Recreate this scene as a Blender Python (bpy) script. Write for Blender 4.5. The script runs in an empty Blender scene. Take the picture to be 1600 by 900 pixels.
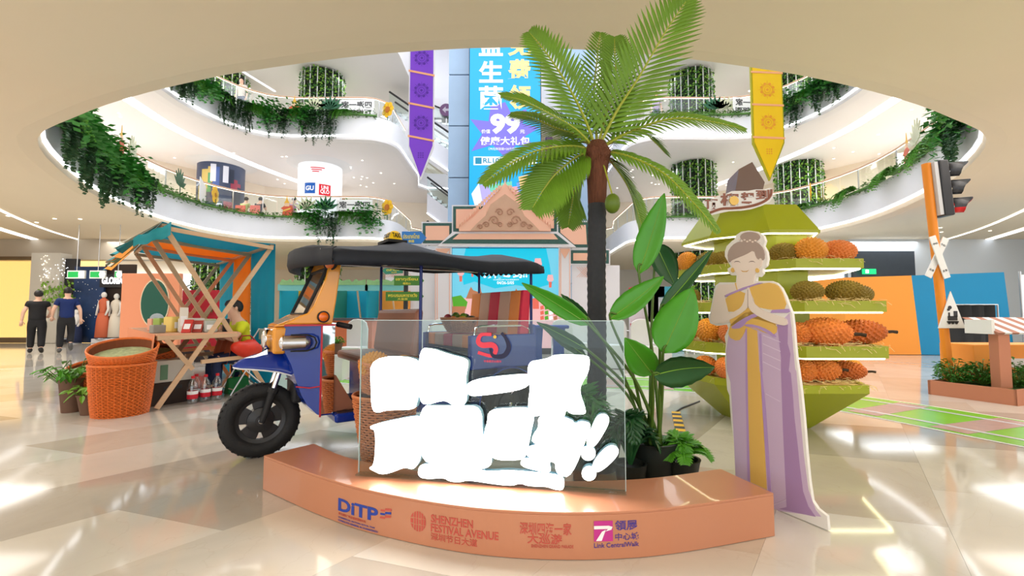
import bpy, math, random
from mathutils import Vector, Matrix
R = math.radians
SC = bpy.context.scene
COL = SC.collection
PI = math.pi
# ---------------------------------------------------------------- camera (1600x900 frame, 700 px focal length)
EYE = 1.1
TILT = math.atan(40 / 700)
cam_d = bpy.data.cameras.new('camera'); cam_d.lens = 700 / 1600 * 36; cam_d.sensor_width = 36; cam_d.clip_start = 0.05; cam_d.clip_end = 200
cam = bpy.data.objects.new('camera', cam_d); COL.objects.link(cam)
cam.location = (0, 0, EYE); cam.rotation_euler = (PI / 2 + TILT, 0, 0)
SC.camera = cam
# ---------------------------------------------------------------- world: daylight through the atrium roof and the open mall
w = bpy.data.worlds.new('world'); SC.world = w; w.use_nodes = True
bg = w.node_tree.nodes['Background']; bg.inputs[0].default_value = (0.93, 0.96, 1.0, 1); bg.inputs[1].default_value = 1.0
# ---------------------------------------------------------------- exposure
SC.view_settings.view_transform = 'Standard'; SC.view_settings.look = 'None'
SC.view_settings.exposure = 1.2; SC.view_settings.gamma = 1.0; SC.view_settings.use_curve_mapping = False
SC.cycles.max_bounces = 7; SC.cycles.diffuse_bounces = 4; SC.cycles.adaptive_threshold = 0.025; SC.cycles.glossy_bounces = 3; SC.cycles.transmission_bounces = 5
SC.cycles.transparent_max_bounces = 12; SC.cycles.caustics_reflective = False; SC.cycles.caustics_refractive = False
SC.cycles.sample_clamp_indirect = 6.0

def area_light(name, loc, size, power, color=(1, 1, 1), rot=(0, 0, 0), sy=None):
    d = bpy.data.lights.new(name, 'AREA'); d.energy = power; d.color = color; d.size = size
    if sy: d.shape = 'RECTANGLE'; d.size_y = sy
    o = bpy.data.objects.new(name, d); COL.objects.link(o); o.location = loc; o.rotation_euler = rot
    return o
# large soft sources: a lamp for the atrium skylight, plus added unseen ceiling fill lamps
area_light('atrium_roof_light', (0, 13, 17.0), 18, 950, (0.97, 0.98, 1.0))
for lx, ly in ((-13, 5), (13, 5), (-7, 1.5), (7, 1.5), (-3, -1.5), (3, -1.5), (-8, -3), (8, -3), (-7.5, 5.0), (7.5, 5.0), (-11, 8.5), (11, 8.5)):
    area_light('ceiling_panel_light', (lx, ly, 3.98), 2.6, 31, (1.0, 0.95, 0.89))
for sx in (-1, 1):
    for lx, ly in ((14.5, 12), (14.5, 18), (9.5, 22), (16, 7)):
        area_light('ceiling_panel_light', (sx * lx, ly, 3.9), 2.6, 48, (1.0, 0.96, 0.91) if sx < 0 else (0.93, 0.97, 1.0))
    for lz in (8.0, 12.5):
        for lx, ly in ((14.6, 12), (14.6, 18), (9, 22.5)):
            area_light('ceiling_panel_light', (sx * lx, ly, lz), 3.4, 70, (1.0, 0.985, 0.97))

# ---------------------------------------------------------------- materials
MATS = {}
def mat(name, col, rough=0.5, metal=0.0, var=0.0, scale=8.0, bump=0.0, emit=0.0, ecol=None, trans=0.0, alpha=1.0, spec=0.5, coat=0.0, sub=0.0, ior=1.45, detail=4.0, stretch=None):
    if name in MATS: return MATS[name]
    m = bpy.data.materials.new(name); m.use_nodes = True; nt = m.node_tree; N = nt.nodes; L = nt.links
    b = N['Principled BSDF']
    c = (col[0], col[1], col[2], 1)
    b.inputs['Base Color'].default_value = c; b.inputs['Roughness'].default_value = rough; b.inputs['Metallic'].default_value = metal
    b.inputs['Transmission Weight'].default_value = trans; b.inputs['Alpha'].default_value = alpha; b.inputs['IOR'].default_value = ior
    b.inputs['Specular IOR Level'].default_value = spec; b.inputs['Coat Weight'].default_value = coat
    if emit:
        e = ecol or col
        b.inputs['Emission Color'].default_value = (e[0], e[1], e[2], 1); b.inputs['Emission Strength'].default_value = emit
    if var or bump:
        tc = N.new('ShaderNodeTexCoord'); mp = N.new('ShaderNodeMapping'); n = N.new('ShaderNodeTexNoise')
        L.new(tc.outputs['Object'], mp.inputs[0]); L.new(mp.outputs[0], n.inputs['Vector'])
        n.inputs['Scale'].default_value = scale; n.inputs['Detail'].default_value = detail
        if stretch: mp.inputs['Scale'].default_value = stretch
        if var:
            mx = N.new('ShaderNodeMix'); mx.data_type = 'RGBA'
            mx.inputs['A'].default_value = tuple(max(0, x * (1 - var)) for x in col[:3]) + (1,)
            mx.inputs['B'].default_value = tuple(min(1, x * (1 + var)) for x in col[:3]) + (1,)
            L.new(n.outputs['Fac'], mx.inputs['Factor']); L.new(mx.outputs['Result'], b.inputs['Base Color'])
        if bump:
            bp = N.new('ShaderNodeBump'); bp.inputs['Strength'].default_value = bump; bp.inputs['Distance'].default_value = 0.02
            L.new(n.outputs['Fac'], bp.inputs['Height']); L.new(bp.outputs['Normal'], b.inputs['Normal'])
    MATS[name] = m
    return m
def canvas(name, col, k=0.45):   # thin cloth that lets some light through
    if name in MATS: return MATS[name]
    m = mat(name, col, 0.75, var=0.05, scale=3); nt = m.node_tree; N = nt.nodes; L = nt.links; b = N['Principled BSDF']; o = N['Material Output']
    t = N.new('ShaderNodeBsdfTranslucent'); t.inputs[0].default_value = (*col, 1); mx = N.new('ShaderNodeMixShader'); mx.inputs[0].default_value = k
    L.new(b.outputs[0], mx.inputs[1]); L.new(t.outputs[0], mx.inputs[2]); L.new(mx.outputs[0], o.inputs[0])
    return m
def S(r, g, b):   # sRGB 0-255 to linear
    f = lambda v: (v / 255 / 12.92) if v <= 10 else ((v / 255 + 0.055) / 1.055) ** 2.4
    return (f(r), f(g), f(b))
def clear(name, tint=(1, 1, 1), opac=0.08, rough=0.03):
    # thin clear sheet (acrylic or glass pane): mostly see-through with a mirror-like sheen
    if name in MATS: return MATS[name]
    m = bpy.data.materials.new(name); m.use_nodes = True; nt = m.node_tree; N = nt.nodes; L = nt.links
    for n in list(N): N.remove(n)
    o = N.new('ShaderNodeOutputMaterial'); t = N.new('ShaderNodeBsdfTransparent'); g = N.new('ShaderNodeBsdfGlossy'); fr = N.new('ShaderNodeLayerWeight'); pw = N.new('ShaderNodeMath'); pw.operation = 'POWER'; pw.inputs[1].default_value = 3.5; ml = N.new('ShaderNodeMath'); ml.operation = 'MULTIPLY'; ml.inputs[1].default_value = 0.55; ad = N.new('ShaderNodeMath'); mx = N.new('ShaderNodeMixShader')
    t.inputs[0].default_value = (*tint, 1); g.inputs['Roughness'].default_value = rough; g.inputs[0].default_value = (1, 1, 1, 1)
    fr.inputs[0].default_value = 0.5; ad.operation = 'ADD'; ad.inputs[1].default_value = opac
    L.new(fr.outputs['Facing'], pw.inputs[0]); L.new(pw.outputs[0], ml.inputs[0]); L.new(ml.outputs[0], ad.inputs[0]); L.new(ad.outputs[0], mx.inputs[0]); L.new(t.outputs[0], mx.inputs[1]); L.new(g.outputs[0], mx.inputs[2]); L.new(mx.outputs[0], o.inputs[0])
    MATS[name] = m
    return m

# ---------------------------------------------------------------- mesh builder
class MB:
    def __init__(s): s.v = []; s.f = []
    def add(s, vs, fs, M=None):
        k = len(s.v)
        s.v += [tuple(M @ Vector(p)) for p in vs] if M is not None else [tuple(p) for p in vs]
        s.f += [tuple(i + k for i in f) for f in fs]
        return s
    def box(s, c, d, rz=0, M=None):
        x, y, z = d[0] / 2, d[1] / 2, d[2] / 2
        vs = [(a * x, b * y, e * z) for e in (-1, 1) for b in (-1, 1) for a in (-1, 1)]
        T = Matrix.Translation(c) @ Matrix.Rotation(rz, 4, 'Z')
        if M is not None: T = M @ T
        return s.add(vs, [(0, 2, 3, 1), (4, 5, 7, 6), (0, 1, 5, 4), (2, 6, 7, 3), (0, 4, 6, 2), (1, 3, 7, 5)], T)
    def hexa(s, p):   # 8 corner points: bottom 4 ccw, top 4 ccw
        return s.add(p, [(3, 2, 1, 0), (4, 5, 6, 7), (0, 1, 5, 4), (1, 2, 6, 5), (2, 3, 7, 6), (3, 0, 4, 7)])
    def bar(s, a, b, w, h, up=(0, 0, 1)):
        a, b = Vector(a), Vector(b); d = (b - a).normalized(); u = Vector(up)
        sd = d.cross(u)
        if sd.length < 1e-4: sd = d.cross(Vector((0, 1, 0)))
        sd.normalize(); u = sd.cross(d)
        sd *= w / 2; u *= h / 2
        p = [a - sd - u, a + sd - u, b + sd - u, b - sd - u, a - sd + u, a + sd + u, b + sd + u, b - sd + u]
        return s.hexa([tuple(q) for q in p])
    def tube(s, pts, r, n=8, cap=True, closed=False):
        pts = [Vector(p) for p in pts]; m = len(pts); rs = r if isinstance(r, (list, tuple)) else [r] * m
        k = len(s.v); prev = None
        for i, p in enumerate(pts):
            if closed: d = pts[(i + 1) % m] - pts[i - 1]
            else: d = pts[min(i + 1, m - 1)] - pts[max(i - 1, 0)]
            if d.length < 1e-9: d = Vector((0, 0, 1))
            d.normalize()
            if prev is None:
                a = d.cross(Vector((0, 0, 1)))
                if a.length < 1e-3: a = d.cross(Vector((1, 0, 0)))
            else:
                a = prev - d * prev.dot(d)
                if a.length < 1e-6: a = d.cross(Vector((0, 0, 1)))
            a.normalize(); prev = a; b = d.cross(a)
            for j in range(n):
                t = 2 * PI * j / n
                s.v.append(tuple(p + (a * math.cos(t) + b * math.sin(t)) * rs[i]))
        for i in range(m if closed else m - 1):
            i2 = (i + 1) % m
            for j in range(n):
                j2 = (j + 1) % n
                s.f.append((k + i * n + j, k + i * n + j2, k + i2 * n + j2, k + i2 * n + j))
        if cap and not closed:
            s.f.append(tuple(k + j for j in range(n))[::-1]); s.f.append(tuple(k + (m - 1) * n + j for j in range(n)))
        return s
    def lathe(s, prof, n=24, M=None, caps=True, sx=1, sy=1, a0=0):
        vs, fs = [], []
        for r, z in prof:
            for j in range(n):
                t = 2 * PI * j / n + a0; vs.append((r * math.cos(t) * sx, r * math.sin(t) * sy, z))
        for i in range(len(prof) - 1):
            for j in range(n):
                j2 = (j + 1) % n
                fs.append((i * n + j, i * n + j2, (i + 1) * n + j2, (i + 1) * n + j))
        if caps:
            if prof[0][0] > 1e-6: fs.append(tuple(range(n))[::-1])
            if prof[-1][0] > 1e-6: fs.append(tuple((len(prof) - 1) * n + j for j in range(n)))
        return s.add(vs, fs, M)
    def prism(s, poly, z0, z1, M=None):   # polygon in xy extruded along z
        n = len(poly)
        vs = [(x, y, z0) for x, y in poly] + [(x, y, z1) for x, y in poly]
        return s.add(vs, [tuple(range(n))[::-1], tuple(range(n, 2 * n))] + [(i, (i + 1) % n, n + (i + 1) % n, n + i) for i in range(n)], M)
    def sphere(s, c, r, n=12, m=8, sc=(1, 1, 1), M=None):
        prof = [(math.sin(PI * i / m) * r, -math.cos(PI * i / m) * r) for i in range(m + 1)]
        prof[0] = (1e-5, -r); prof[-1] = (1e-5, r)
        T = Matrix.Translation(c) @ Matrix.Diagonal((sc[0], sc[1], sc[2], 1))
        if M is not None: T = M @ T
        return s.lathe(prof, n, T, caps=False)
    def loft(s, rings, closed=True, caps=True):
        n = len(rings[0]); k = len(s.v)
        for r in rings: s.v += [tuple(p) for p in r]
        for i in range(len(rings) - 1):
            for j in range(n if closed else n - 1):
                j2 = (j + 1) % n
                s.f.append((k + i * n + j, k + i * n + j2, k + (i + 1) * n + j2, k + (i + 1) * n + j))
        if caps and closed:
            s.f.append(tuple(k + j for j in range(n))[::-1]); s.f.append(tuple(k + (len(rings) - 1) * n + j for j in range(n)))
        return s
    def sheet(s, rows, thick=0.0):   # grid of points; optional thickness along z-normal
        if not thick: return s.loft(rows, closed=False, caps=False)
        n = len(rows[0]); m = len(rows)
        nor = lambda i, j: (Vector(rows[min(i + 1, m - 1)][j]) - Vector(rows[max(i - 1, 0)][j])).cross(Vector(rows[i][min(j + 1, n - 1)]) - Vector(rows[i][max(j - 1, 0)])).normalized()
        back = [[tuple(Vector(rows[i][j]) + nor(i, j) * thick) for j in range(n)] for i in range(m)]
        k = len(s.v)
        for r in rows: s.v += [tuple(p) for p in r]
        for r in back: s.v += r
        o = m * n
        for i in range(m - 1):
            for j in range(n - 1):
                a = k + i * n + j
                s.f.append((a, a + 1, a + n + 1, a + n)); s.f.append((o + a, o + a + n, o + a + n + 1, o + a + 1))
        for i in range(m - 1):
            for j in (0, n - 1):
                a = k + i * n + j; s.f.append((a, a + n, a + n + o, a + o))
        for j in range(n - 1):
            for i in (0, m - 1):
                a = k + i * n + j; s.f.append((a, a + 1, a + 1 + o, a + o))
        return s
    def xf(s, M): s.v = [tuple(M @ Vector(p)) for p in s.v]; return s
    def mesh(s, name, m=None, smooth=False):
        me = bpy.data.meshes.new(name); me.from_pydata(s.v, [], s.f); me.update()
        if m: me.materials.append(m)
        if smooth:
            me.polygons.foreach_set('use_smooth', [True] * len(me.polygons))
            if smooth != 'all': me.set_sharp_from_angle(angle=R(40))
        return me
    def build(s, name, m, parent=None, smooth=False, bevel=0):
        o = bpy.data.objects.new(name, s.mesh(name, m, smooth)); COL.objects.link(o)
        if parent is not None: o.parent = parent
        if bevel:
            b = o.modifiers.new('bevel', 'BEVEL'); b.width = bevel; b.segments = 2; b.limit_method = 'ANGLE'
        return o
def obj(name, me, parent=None, loc=None, rot=None, scale=None):
    o = bpy.data.objects.new(name, me); COL.objects.link(o)
    if parent is not None: o.parent = parent
    if loc is not None: o.location = loc
    if rot is not None: o.rotation_euler = rot
    if scale is not None: o.scale = scale if isinstance(scale, (tuple, list)) else (scale,) * 3
    return o
def tag(o, label, cat, group=None, kind=None):
    o['label'] = label; o['category'] = cat
    if group: o['group'] = group
    if kind: o['kind'] = kind
    return o
def thing(name, label, cat, loc=(0, 0, 0), rz=0, group=None):
    o = bpy.data.objects.new(name, None); COL.objects.link(o); o.location = loc; o.rotation_euler = (0, 0, rz); o.empty_display_size = 0.1
    return tag(o, label, cat, group)
def struct(o, label=None, cat=None):
    o['kind'] = 'structure'
    if label: o['label'] = label
    if cat: o['category'] = cat
    return o
def dup(root, loc, rz=0, label=None, group=None, scale=None):
    r = root.copy(); COL.objects.link(r); r.location = loc; r.rotation_euler = (r.rotation_euler[0], r.rotation_euler[1], rz)
    if scale is not None: r.scale = scale if isinstance(scale, (tuple, list)) else (scale,) * 3
    if label: r['label'] = label
    if group: r['group'] = group
    for ch in list(root.children):
        c = ch.copy(); COL.objects.link(c); c.parent = r
        for g in list(ch.children):
            d = g.copy(); COL.objects.link(d); d.parent = c
    return r
# text: real letter meshes.  returns an MB in xy plane, centred, scaled to width wd (or height ht)
def text(t, wd=None, ht=None, depth=0.004, bold=0.0, M=None, align='CENTER', line=1.0, res=3):
    cu = bpy.data.curves.new('text', 'FONT'); cu.body = t; cu.extrude = 0; cu.offset = bold; cu.resolution_u = res; cu.align_x = align; cu.space_line = line
    o = bpy.data.objects.new('text', cu); me = bpy.data.meshes.new_from_object(o)
    vs = [tuple(v.co) for v in me.vertices]; fs = [tuple(p.vertices) for p in me.polygons]
    bpy.data.objects.remove(o); bpy.data.curves.remove(cu); bpy.data.meshes.remove(me)
    mb = MB()
    if not vs: return mb
    x0, x1 = min(v[0] for v in vs), max(v[0] for v in vs); y0, y1 = min(v[1] for v in vs), max(v[1] for v in vs)
    sx = wd / (x1 - x0) if wd else None; sy = ht / (y1 - y0) if ht else None
    sx = sx or sy; sy = sy or sx
    vs = [((x - (x0 + x1) / 2) * sx, (y - (y0 + y1) / 2) * sy, 0) for x, y, z in vs]
    # extrude: front at +depth, sides from boundary edges
    n = len(vs); ec = {}
    for f in fs:
        for i in range(len(f)):
            a, b = f[i], f[(i + 1) % len(f)]; ec[(a, b)] = ec.get((a, b), 0) + 1
    allv = [(x, y, depth) for x, y, z in vs]; allf = list(fs)
    if depth > 0:
        allv += [(x, y, 0) for x, y, z in vs]
        allf += [(a, a + n, b + n, b) for (a, b) in ec if (b, a) not in ec]
    mb.add(allv, allf, M)
    return mb
def face_to(loc, yaw=0.0, tilt=0.0):   # places an xy-plane drawing upright: x right, y up, z towards the camera side (-Y), turned by yaw
    return Matrix.Translation(loc) @ Matrix.Rotation(yaw, 4, 'Z') @ Matrix.Rotation(PI / 2 + tilt, 4, 'X')
def smooth_pts(pts, n=6, closed=False):
    out = []; m = len(pts); P = [Vector(p) for p in pts]
    rng = range(m if closed else m - 1)
    for i in rng:
        p0 = P[i - 1] if (closed or i > 0) else P[0]; p1 = P[i]; p2 = P[(i + 1) % m]; p3 = P[(i + 2) % m] if (closed or i + 2 < m) else P[m - 1]
        for k in range(n):
            t = k / n
            out.append(0.5 * ((2 * p1) + (p2 - p0) * t + (2 * p0 - 5 * p1 + 4 * p2 - p3) * t * t + (3 * p1 - p0 - 3 * p2 + p3) * t ** 3))
    if not closed: out.append(P[-1])
    return out
# where a pixel of the 1600x900 photograph lies in the place: on height z, or at depth y
def ray(x, y):
    u = (x - 800) / 700; v = (450 - y) / 700; c, s = math.cos(TILT), math.sin(TILT)
    return Vector((u, c - v * s, s + v * c))
def atz(x, y, z=0.0):
    r = ray(x, y); return Vector((0, 0, EYE)) + r * ((z - EYE) / r.z)
def aty(x, y, Y):
    r = ray(x, y); return Vector((0, 0, EYE)) + r * (Y / r.y)
rnd = random.Random(7)
# ================================================================ THE SETTING
CEIL_BOUNCE = mat('cream_ceiling_paint', S(240, 226, 202), 0.75, var=0.03, scale=0.6)  # warm bounce from the floor put into the ceiling's base colour
WHITE = mat('white_fascia_paint', S(236, 237, 242), 0.45, var=0.02, scale=1.0)
WARMWALL = mat('warm_plaster', S(244, 232, 216), 0.6, var=0.05, scale=0.7)
LEDW = mat('white_led', (1, 1, 1), 0.5, emit=3.2, ecol=(0.92, 0.96, 1.0))
LEDC = mat('cove_light', (1, 1, 1), 0.5, emit=0.9, ecol=(0.95, 0.97, 1.0))
LEDWARM = mat('warm_led', (1, 0.9, 0.7), 0.5, emit=1.6, ecol=(1.0, 0.88, 0.7))
GLASS = clear('railing_glass', (0.93, 0.97, 0.96), 0.05)
STEEL = mat('brushed_steel', (0.55, 0.56, 0.58), 0.3, 1.0)
DARK = mat('dark_metal', (0.03, 0.03, 0.035), 0.5)
RAILW = mat('pale_wood_handrail', S(214, 176, 150), 0.35)

half = [(1.47, 4.99), (2.9, 5.28), (3.9, 5.55), (5.3, 6.05), (6.6, 6.65), (8.0, 7.45), (9.2, 8.95), (10.5, 11.3), (11.35, 14.2), (11.25, 16.4), (10.5, 17.8), (9.2, 18.3), (6.4, 18.3), (5.5, 18.6), (5.05, 19.3), (5.0, 20.7), (5.0, 23.5), (5.0, 26.0)]
ring0 = [(0, 4.87)] + half + [(0, 26.0)] + [(-x, y) for x, y in half[::-1]]
ring = [(p.x, p.y) for p in smooth_pts([(x, y, 0) for x, y in ring0], 3, True)]
def offset(c, d, closed=True):
    out = []; n = len(c)
    for i in range(n):
        a, b = (c[i - 1], c[(i + 1) % n]) if closed else (c[max(i - 1, 0)], c[min(i + 1, n - 1)])
        t = Vector((b[0] - a[0], b[1] - a[1])); t.normalize()
        out.append((c[i][0] + t.y * d, c[i][1] - t.x * d))     # ring runs counter-clockwise, outward = right of travel
    return out
def to_rect(c, x=27, y0=-9, y1=33, cx=0, cy=13):
    out = []
    for px, py in c:
        dx, dy = px - cx, py - cy; k = 1e9
        if dx > 1e-6: k = min(k, (x - cx) / dx)
        if dx < -1e-6: k = min(k, (-x - cx) / dx)
        if dy > 1e-6: k = min(k, (y1 - cy) / dy)
        if dy < -1e-6: k = min(k, (y0 - cy) / dy)
        out.append((cx + dx * k, cy + dy * k))
    return out
def strip(mb, a, za, b, zb, closed=True):
    mb.loft([[(x, y, za) for x, y in a], [(x, y, zb) for x, y in b]], closed=closed, caps=False); return mb
def z3(c, z): return [(x, y, z) for x, y in c]

# ---- floor: polished marble, laid in skewed lozenge tiles
fl = MB(); fl.box((0, 12, -0.06), (56, 44, 0.1))
def marble(name, base, vein, rough=0.07):
    m = bpy.data.materials.new(name); m.use_nodes = True; nt = m.node_tree; N = nt.nodes; L = nt.links; b = N['Principled BSDF']
    tc = N.new('ShaderNodeTexCoord'); n1 = N.new('ShaderNodeTexNoise'); n2 = N.new('ShaderNodeTexNoise'); oi = N.new('ShaderNodeObjectInfo'); mp = N.new('ShaderNodeVectorMath')
    L.new(tc.outputs['Object'], mp.inputs[0]); L.new(oi.outputs['Location'], mp.inputs[1]); mp.operation = 'ADD'
    L.new(mp.outputs[0], n1.inputs['Vector']); L.new(mp.outputs[0], n2.inputs['Vector'])
    n1.inputs['Scale'].default_value = 1.3; n1.inputs['Detail'].default_value = 7; n1.inputs['Distortion'].default_value = 1.2
    n2.inputs['Scale'].default_value = 0.9; n2.inputs['Detail'].default_value = 10; n2.inputs['Distortion'].default_value = 2.5
    r1 = N.new('ShaderNodeValToRGB'); r1.color_ramp.elements[0].position = 0.3; r1.color_ramp.elements[1].position = 0.7
    r1.color_ramp.elements[0].color = (*[c * 0.86 for c in base], 1); r1.color_ramp.elements[1].color = (*base, 1)
    r2 = N.new('ShaderNodeValToRGB'); e = r2.color_ramp.elements; e[0].position = 0.492; e[0].color = (0, 0, 0, 1); e[1].position = 0.5; e[1].color = (1, 1, 1, 1); x = e.new(0.508); x.color = (0, 0, 0, 1)
    mx = N.new('ShaderNodeMix'); mx.data_type = 'RGBA'; mu = N.new('ShaderNodeMath'); mu.operation = 'MULTIPLY'; mu.inputs[1].default_value = 0.16
    L.new(n1.outputs['Fac'], r1.inputs[0]); L.new(n2.outputs['Fac'], r2.inputs[0]); L.new(r2.outputs[0], mu.inputs[0]); L.new(mu.outputs[0], mx.inputs['Factor'])
    L.new(r1.outputs[0], mx.inputs['A']); mx.inputs['B'].default_value = (*vein, 1); L.new(mx.outputs['Result'], b.inputs['Base Color'])
    b.inputs['Roughness'].default_value = rough; b.inputs['Specular IOR Level'].default_value = 0.6
    return m
MARB = [marble('cream_marble', S(216, 209, 196), S(176, 158, 136)), marble('pale_marble', S(226, 221, 211), S(190, 174, 152)), marble('grey_beige_marble', S(186, 178, 166), S(160, 146, 128)), marble('sand_marble', S(206, 196, 180), S(172, 152, 130))]
floor = struct(fl.build('floor', MARB[0]))
U = Vector((math.cos(R(53)), math.sin(R(53)), 0)) * 1.25
V = Vector((math.cos(R(-18)), math.sin(R(-18)), 0)) * 0.78
tm = []
g = 0.0012
tb = MB(); cn = [U * -.5 + V * -.5, U * .5 + V * -.5, U * .5 + V * .5, U * -.5 + V * .5]
tb.prism([(c.x * (1 - g), c.y * (1 - g)) for c in cn][::-1], -0.01, 0.0)
for m_ in MARB: tm.append(tb.mesh('floor_tile', m_))
rr = random.Random(3)
cnt = 0
for i in range(-26, 26):
    for j in range(-30, 30):
        c = U * (i + (0.5 if j % 2 else 0)) + V * j
        if 0.6 < c.y < 9.5 and abs(c.x) < c.y * 1.25 + 1.2 and cnt < 300:
            o = obj('floor_tile', tm[rr.choice([0, 1, 1, 0, 2, 3])], floor, (c.x, c.y, 0.0)); cnt += 1

# ---- slab above the ground floor: bounce-tinted ceiling, rounded white lip, white fascia, LED edge
def gallery(zs, zf, nm, ceil_mat, near=True):
    lip = offset(ring, 0.55); lip2 = offset(ring, 0.28)
    m = MB(); strip(m, lip, zs - 0.1, to_rect(lip), zs - 0.1)
    struct(m.build('ceiling_' + nm, ceil_mat))
    m = MB(); strip(m, ring, zs + 0.1, offset(ring, 0.04), zs - 0.04); strip(m, offset(ring, 0.04), zs - 0.04, lip2, zs - 0.088); strip(m, lip2, zs - 0.088, lip, zs - 0.1)
    struct(m.build('trim_lip_' + nm, ceil_mat, smooth='all'))
    m = MB(); fr = offset(ring, -0.04)
    strip(m, offset(ring, 0.04), zs + 0.1, fr, zs + 0.16); strip(m, fr, zs + 0.16, fr, zf + 0.1); strip(m, fr, zf + 0.1, offset(ring, 0.12), zf + 0.1); strip(m, offset(ring, 0.12), zf + 0.1, offset(ring, 0.12), zf)
    struct(m.build('wall_fascia_' + nm, WHITE, smooth=True))
    m = MB(); strip(m, offset(ring, 0.1), zf, to_rect(ring), zf)
    struct(m.build('floor_' + nm, MARB[1]))
    m = MB(); m.tube(z3(offset(ring, 0.0), zs + 0.1), 0.022, 5, closed=True)
    struct(m.build('trim_light_edge_' + nm, LEDW))
gallery(4.1, 4.95, 'second_storey', CEIL_BOUNCE)
gallery(8.4, 9.25, 'third_storey', mat('soffit_paint', S(242, 239, 242), 0.6, var=0.02, scale=0.7))
m = MB(); strip(m, offset(ring, 0.1), 12.8, to_rect(ring), 12.8); strip(m, offset(ring, 0.1), 12.8, offset(ring, 0.1), 14.0)
struct(m.build('ceiling_fourth_storey', MATS['soffit_paint']))
# roof of the atrium: steel grid, plus added opaque strips to cut the skylight
m = MB()
for k in range(-6, 7):
    m.bar((k * 2.2, 3, 17.6), (k * 2.2, 28, 17.6), 0.12, 0.3); m.bar((-14, 15 + k * 2.2, 17.6), (14, 15 + k * 2.2, 17.6), 0.12, 0.3)
struct(m.build('ceiling_roof_grid', WHITE))
m = MB()
for k in range(-3, 4): m.box((k * 4.4, 15.5, 17.9), (3.3, 27, .1))
struct(m.build('ceiling_roof', WHITE))
# light coves in the soffits
def cove(pts, z, w, nm, both=True):
    for sx in ((-1, 1) if both else (1,)):
        c = [(p.x * sx, p.y) for p in smooth_pts([(x, y, 0) for x, y in pts], 5)]
        m = MB(); strip(m, offset(c, -w / 2, False), z, offset(c, w / 2, False), z, closed=False)
        struct(m.build('trim_cove_' + nm, LEDC))
cove([(9.8, 7.2), (11.4, 9.8), (12.5, 12.5), (13.0, 15.5), (13.1, 17.8), (12.5, 21.4), (11.3, 25.2)], 8.285, 0.42, 'third')
cove([(12.2, 9.5), (14.2, 12.2), (16.3, 15.8), (18.3, 20.9)], 3.985, 0.10, 'second_outer')
cove([(14.5, 10.4), (17.2, 14.6), (20.4, 20.9)], 3.985, 0.28, 'second_wide')
cove([(8, 8), (13.6, 13.5), (13.7, 18), (12.5, 23)], 12.785, 0.12, 'fourth')
# small round downlights in the soffits
dl = MB().lathe([(0.045, -0.012), (0.045, 0.0)], 10).mesh('downlight', LEDWARM)
dn = 0
for zz, pts in ((8.3, [(sx * (5.8 + rr.random() * 7), 19.6 + rr.random() * 6) for sx in (-1, 1) for k in range(26)] + [(sx * (14 + rr.random() * 3), 9 + rr.random() * 14) for sx in (-1, 1) for k in range(16)]),
                (4.0, [(sx * (13 + rr.random() * 9), 11 + rr.random() * 8) for sx in (-1, 1) for k in range(22)]), (12.8, [(sx * (6 + rr.random() * 9), 20 + rr.random() * 5) for sx in (-1, 1) for k in range(6)])):
    for x, y in pts:
        o = tag(obj('downlight', dl, None, (x, y, zz)), 'tiny round recessed downlight in the white soffit of the galleries', 'downlight', 'recessed downlights in the gallery soffits')

# walls at the back of each storey
def backwall(pts, z0, z1, nm, m_, sides=(-1, 1)):
    for sx in sides:
        c = [(x * sx, y) for x, y in pts]
        m = MB(); strip(m, c, z0, c, z1, closed=False)
        struct(m.build('wall_%s_%s' % (nm, 'left' if sx < 0 else 'right'), m_))
backwall([(15.5, 3), (17, 9), (17.5, 15), (17.2, 20), (14, 25), (8, 28.5), (5.0, 29.0), (0, 29.0)], 4.95, 8.3, 'second_storey', WARMWALL)
backwall([(15.5, 3), (17, 9), (17.5, 15), (17.2, 20), (14, 25), (8, 28.5), (5.0, 29.0), (0, 29.0)], 9.25, 12.8, 'third_storey', WARMWALL)
backwall([(18, 29.5), (0, 29.5)], 0, 4.0, 'ground_far', mat('pale_shop_wall', S(228, 222, 214), 0.6, var=0.04, scale=1))
backwall([(5.2, 26.2), (0, 26.2)], 12.8, 17.4, 'atrium_end', WHITE)
# ================================================================ FRONT DISPLAY
def pixel(p):
    p = Vector(p) - Vector((0, 0, EYE)); c, s = math.cos(TILT), math.sin(TILT); d = p.y * c + p.z * s; v = -p.y * s + p.z * c
    return 800 + 700 * p.x / d, 450 - 700 * v / d
def chaikin(poly, n=2):
    for _ in range(n):
        q = []
        for i in range(len(poly)):
            a, b = poly[i], poly[(i + 1) % len(poly)]
            q.append((a[0] * .75 + b[0] * .25, a[1] * .75 + b[1] * .25)); q.append((a[0] * .25 + b[0] * .75, a[1] * .25 + b[1] * .75))
        poly = q
    return poly
def ccw(poly):
    a = sum(poly[i - 1][0] * poly[i][1] - poly[i][0] * poly[i - 1][1] for i in range(len(poly)))
    return poly if a > 0 else poly[::-1]
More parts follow.
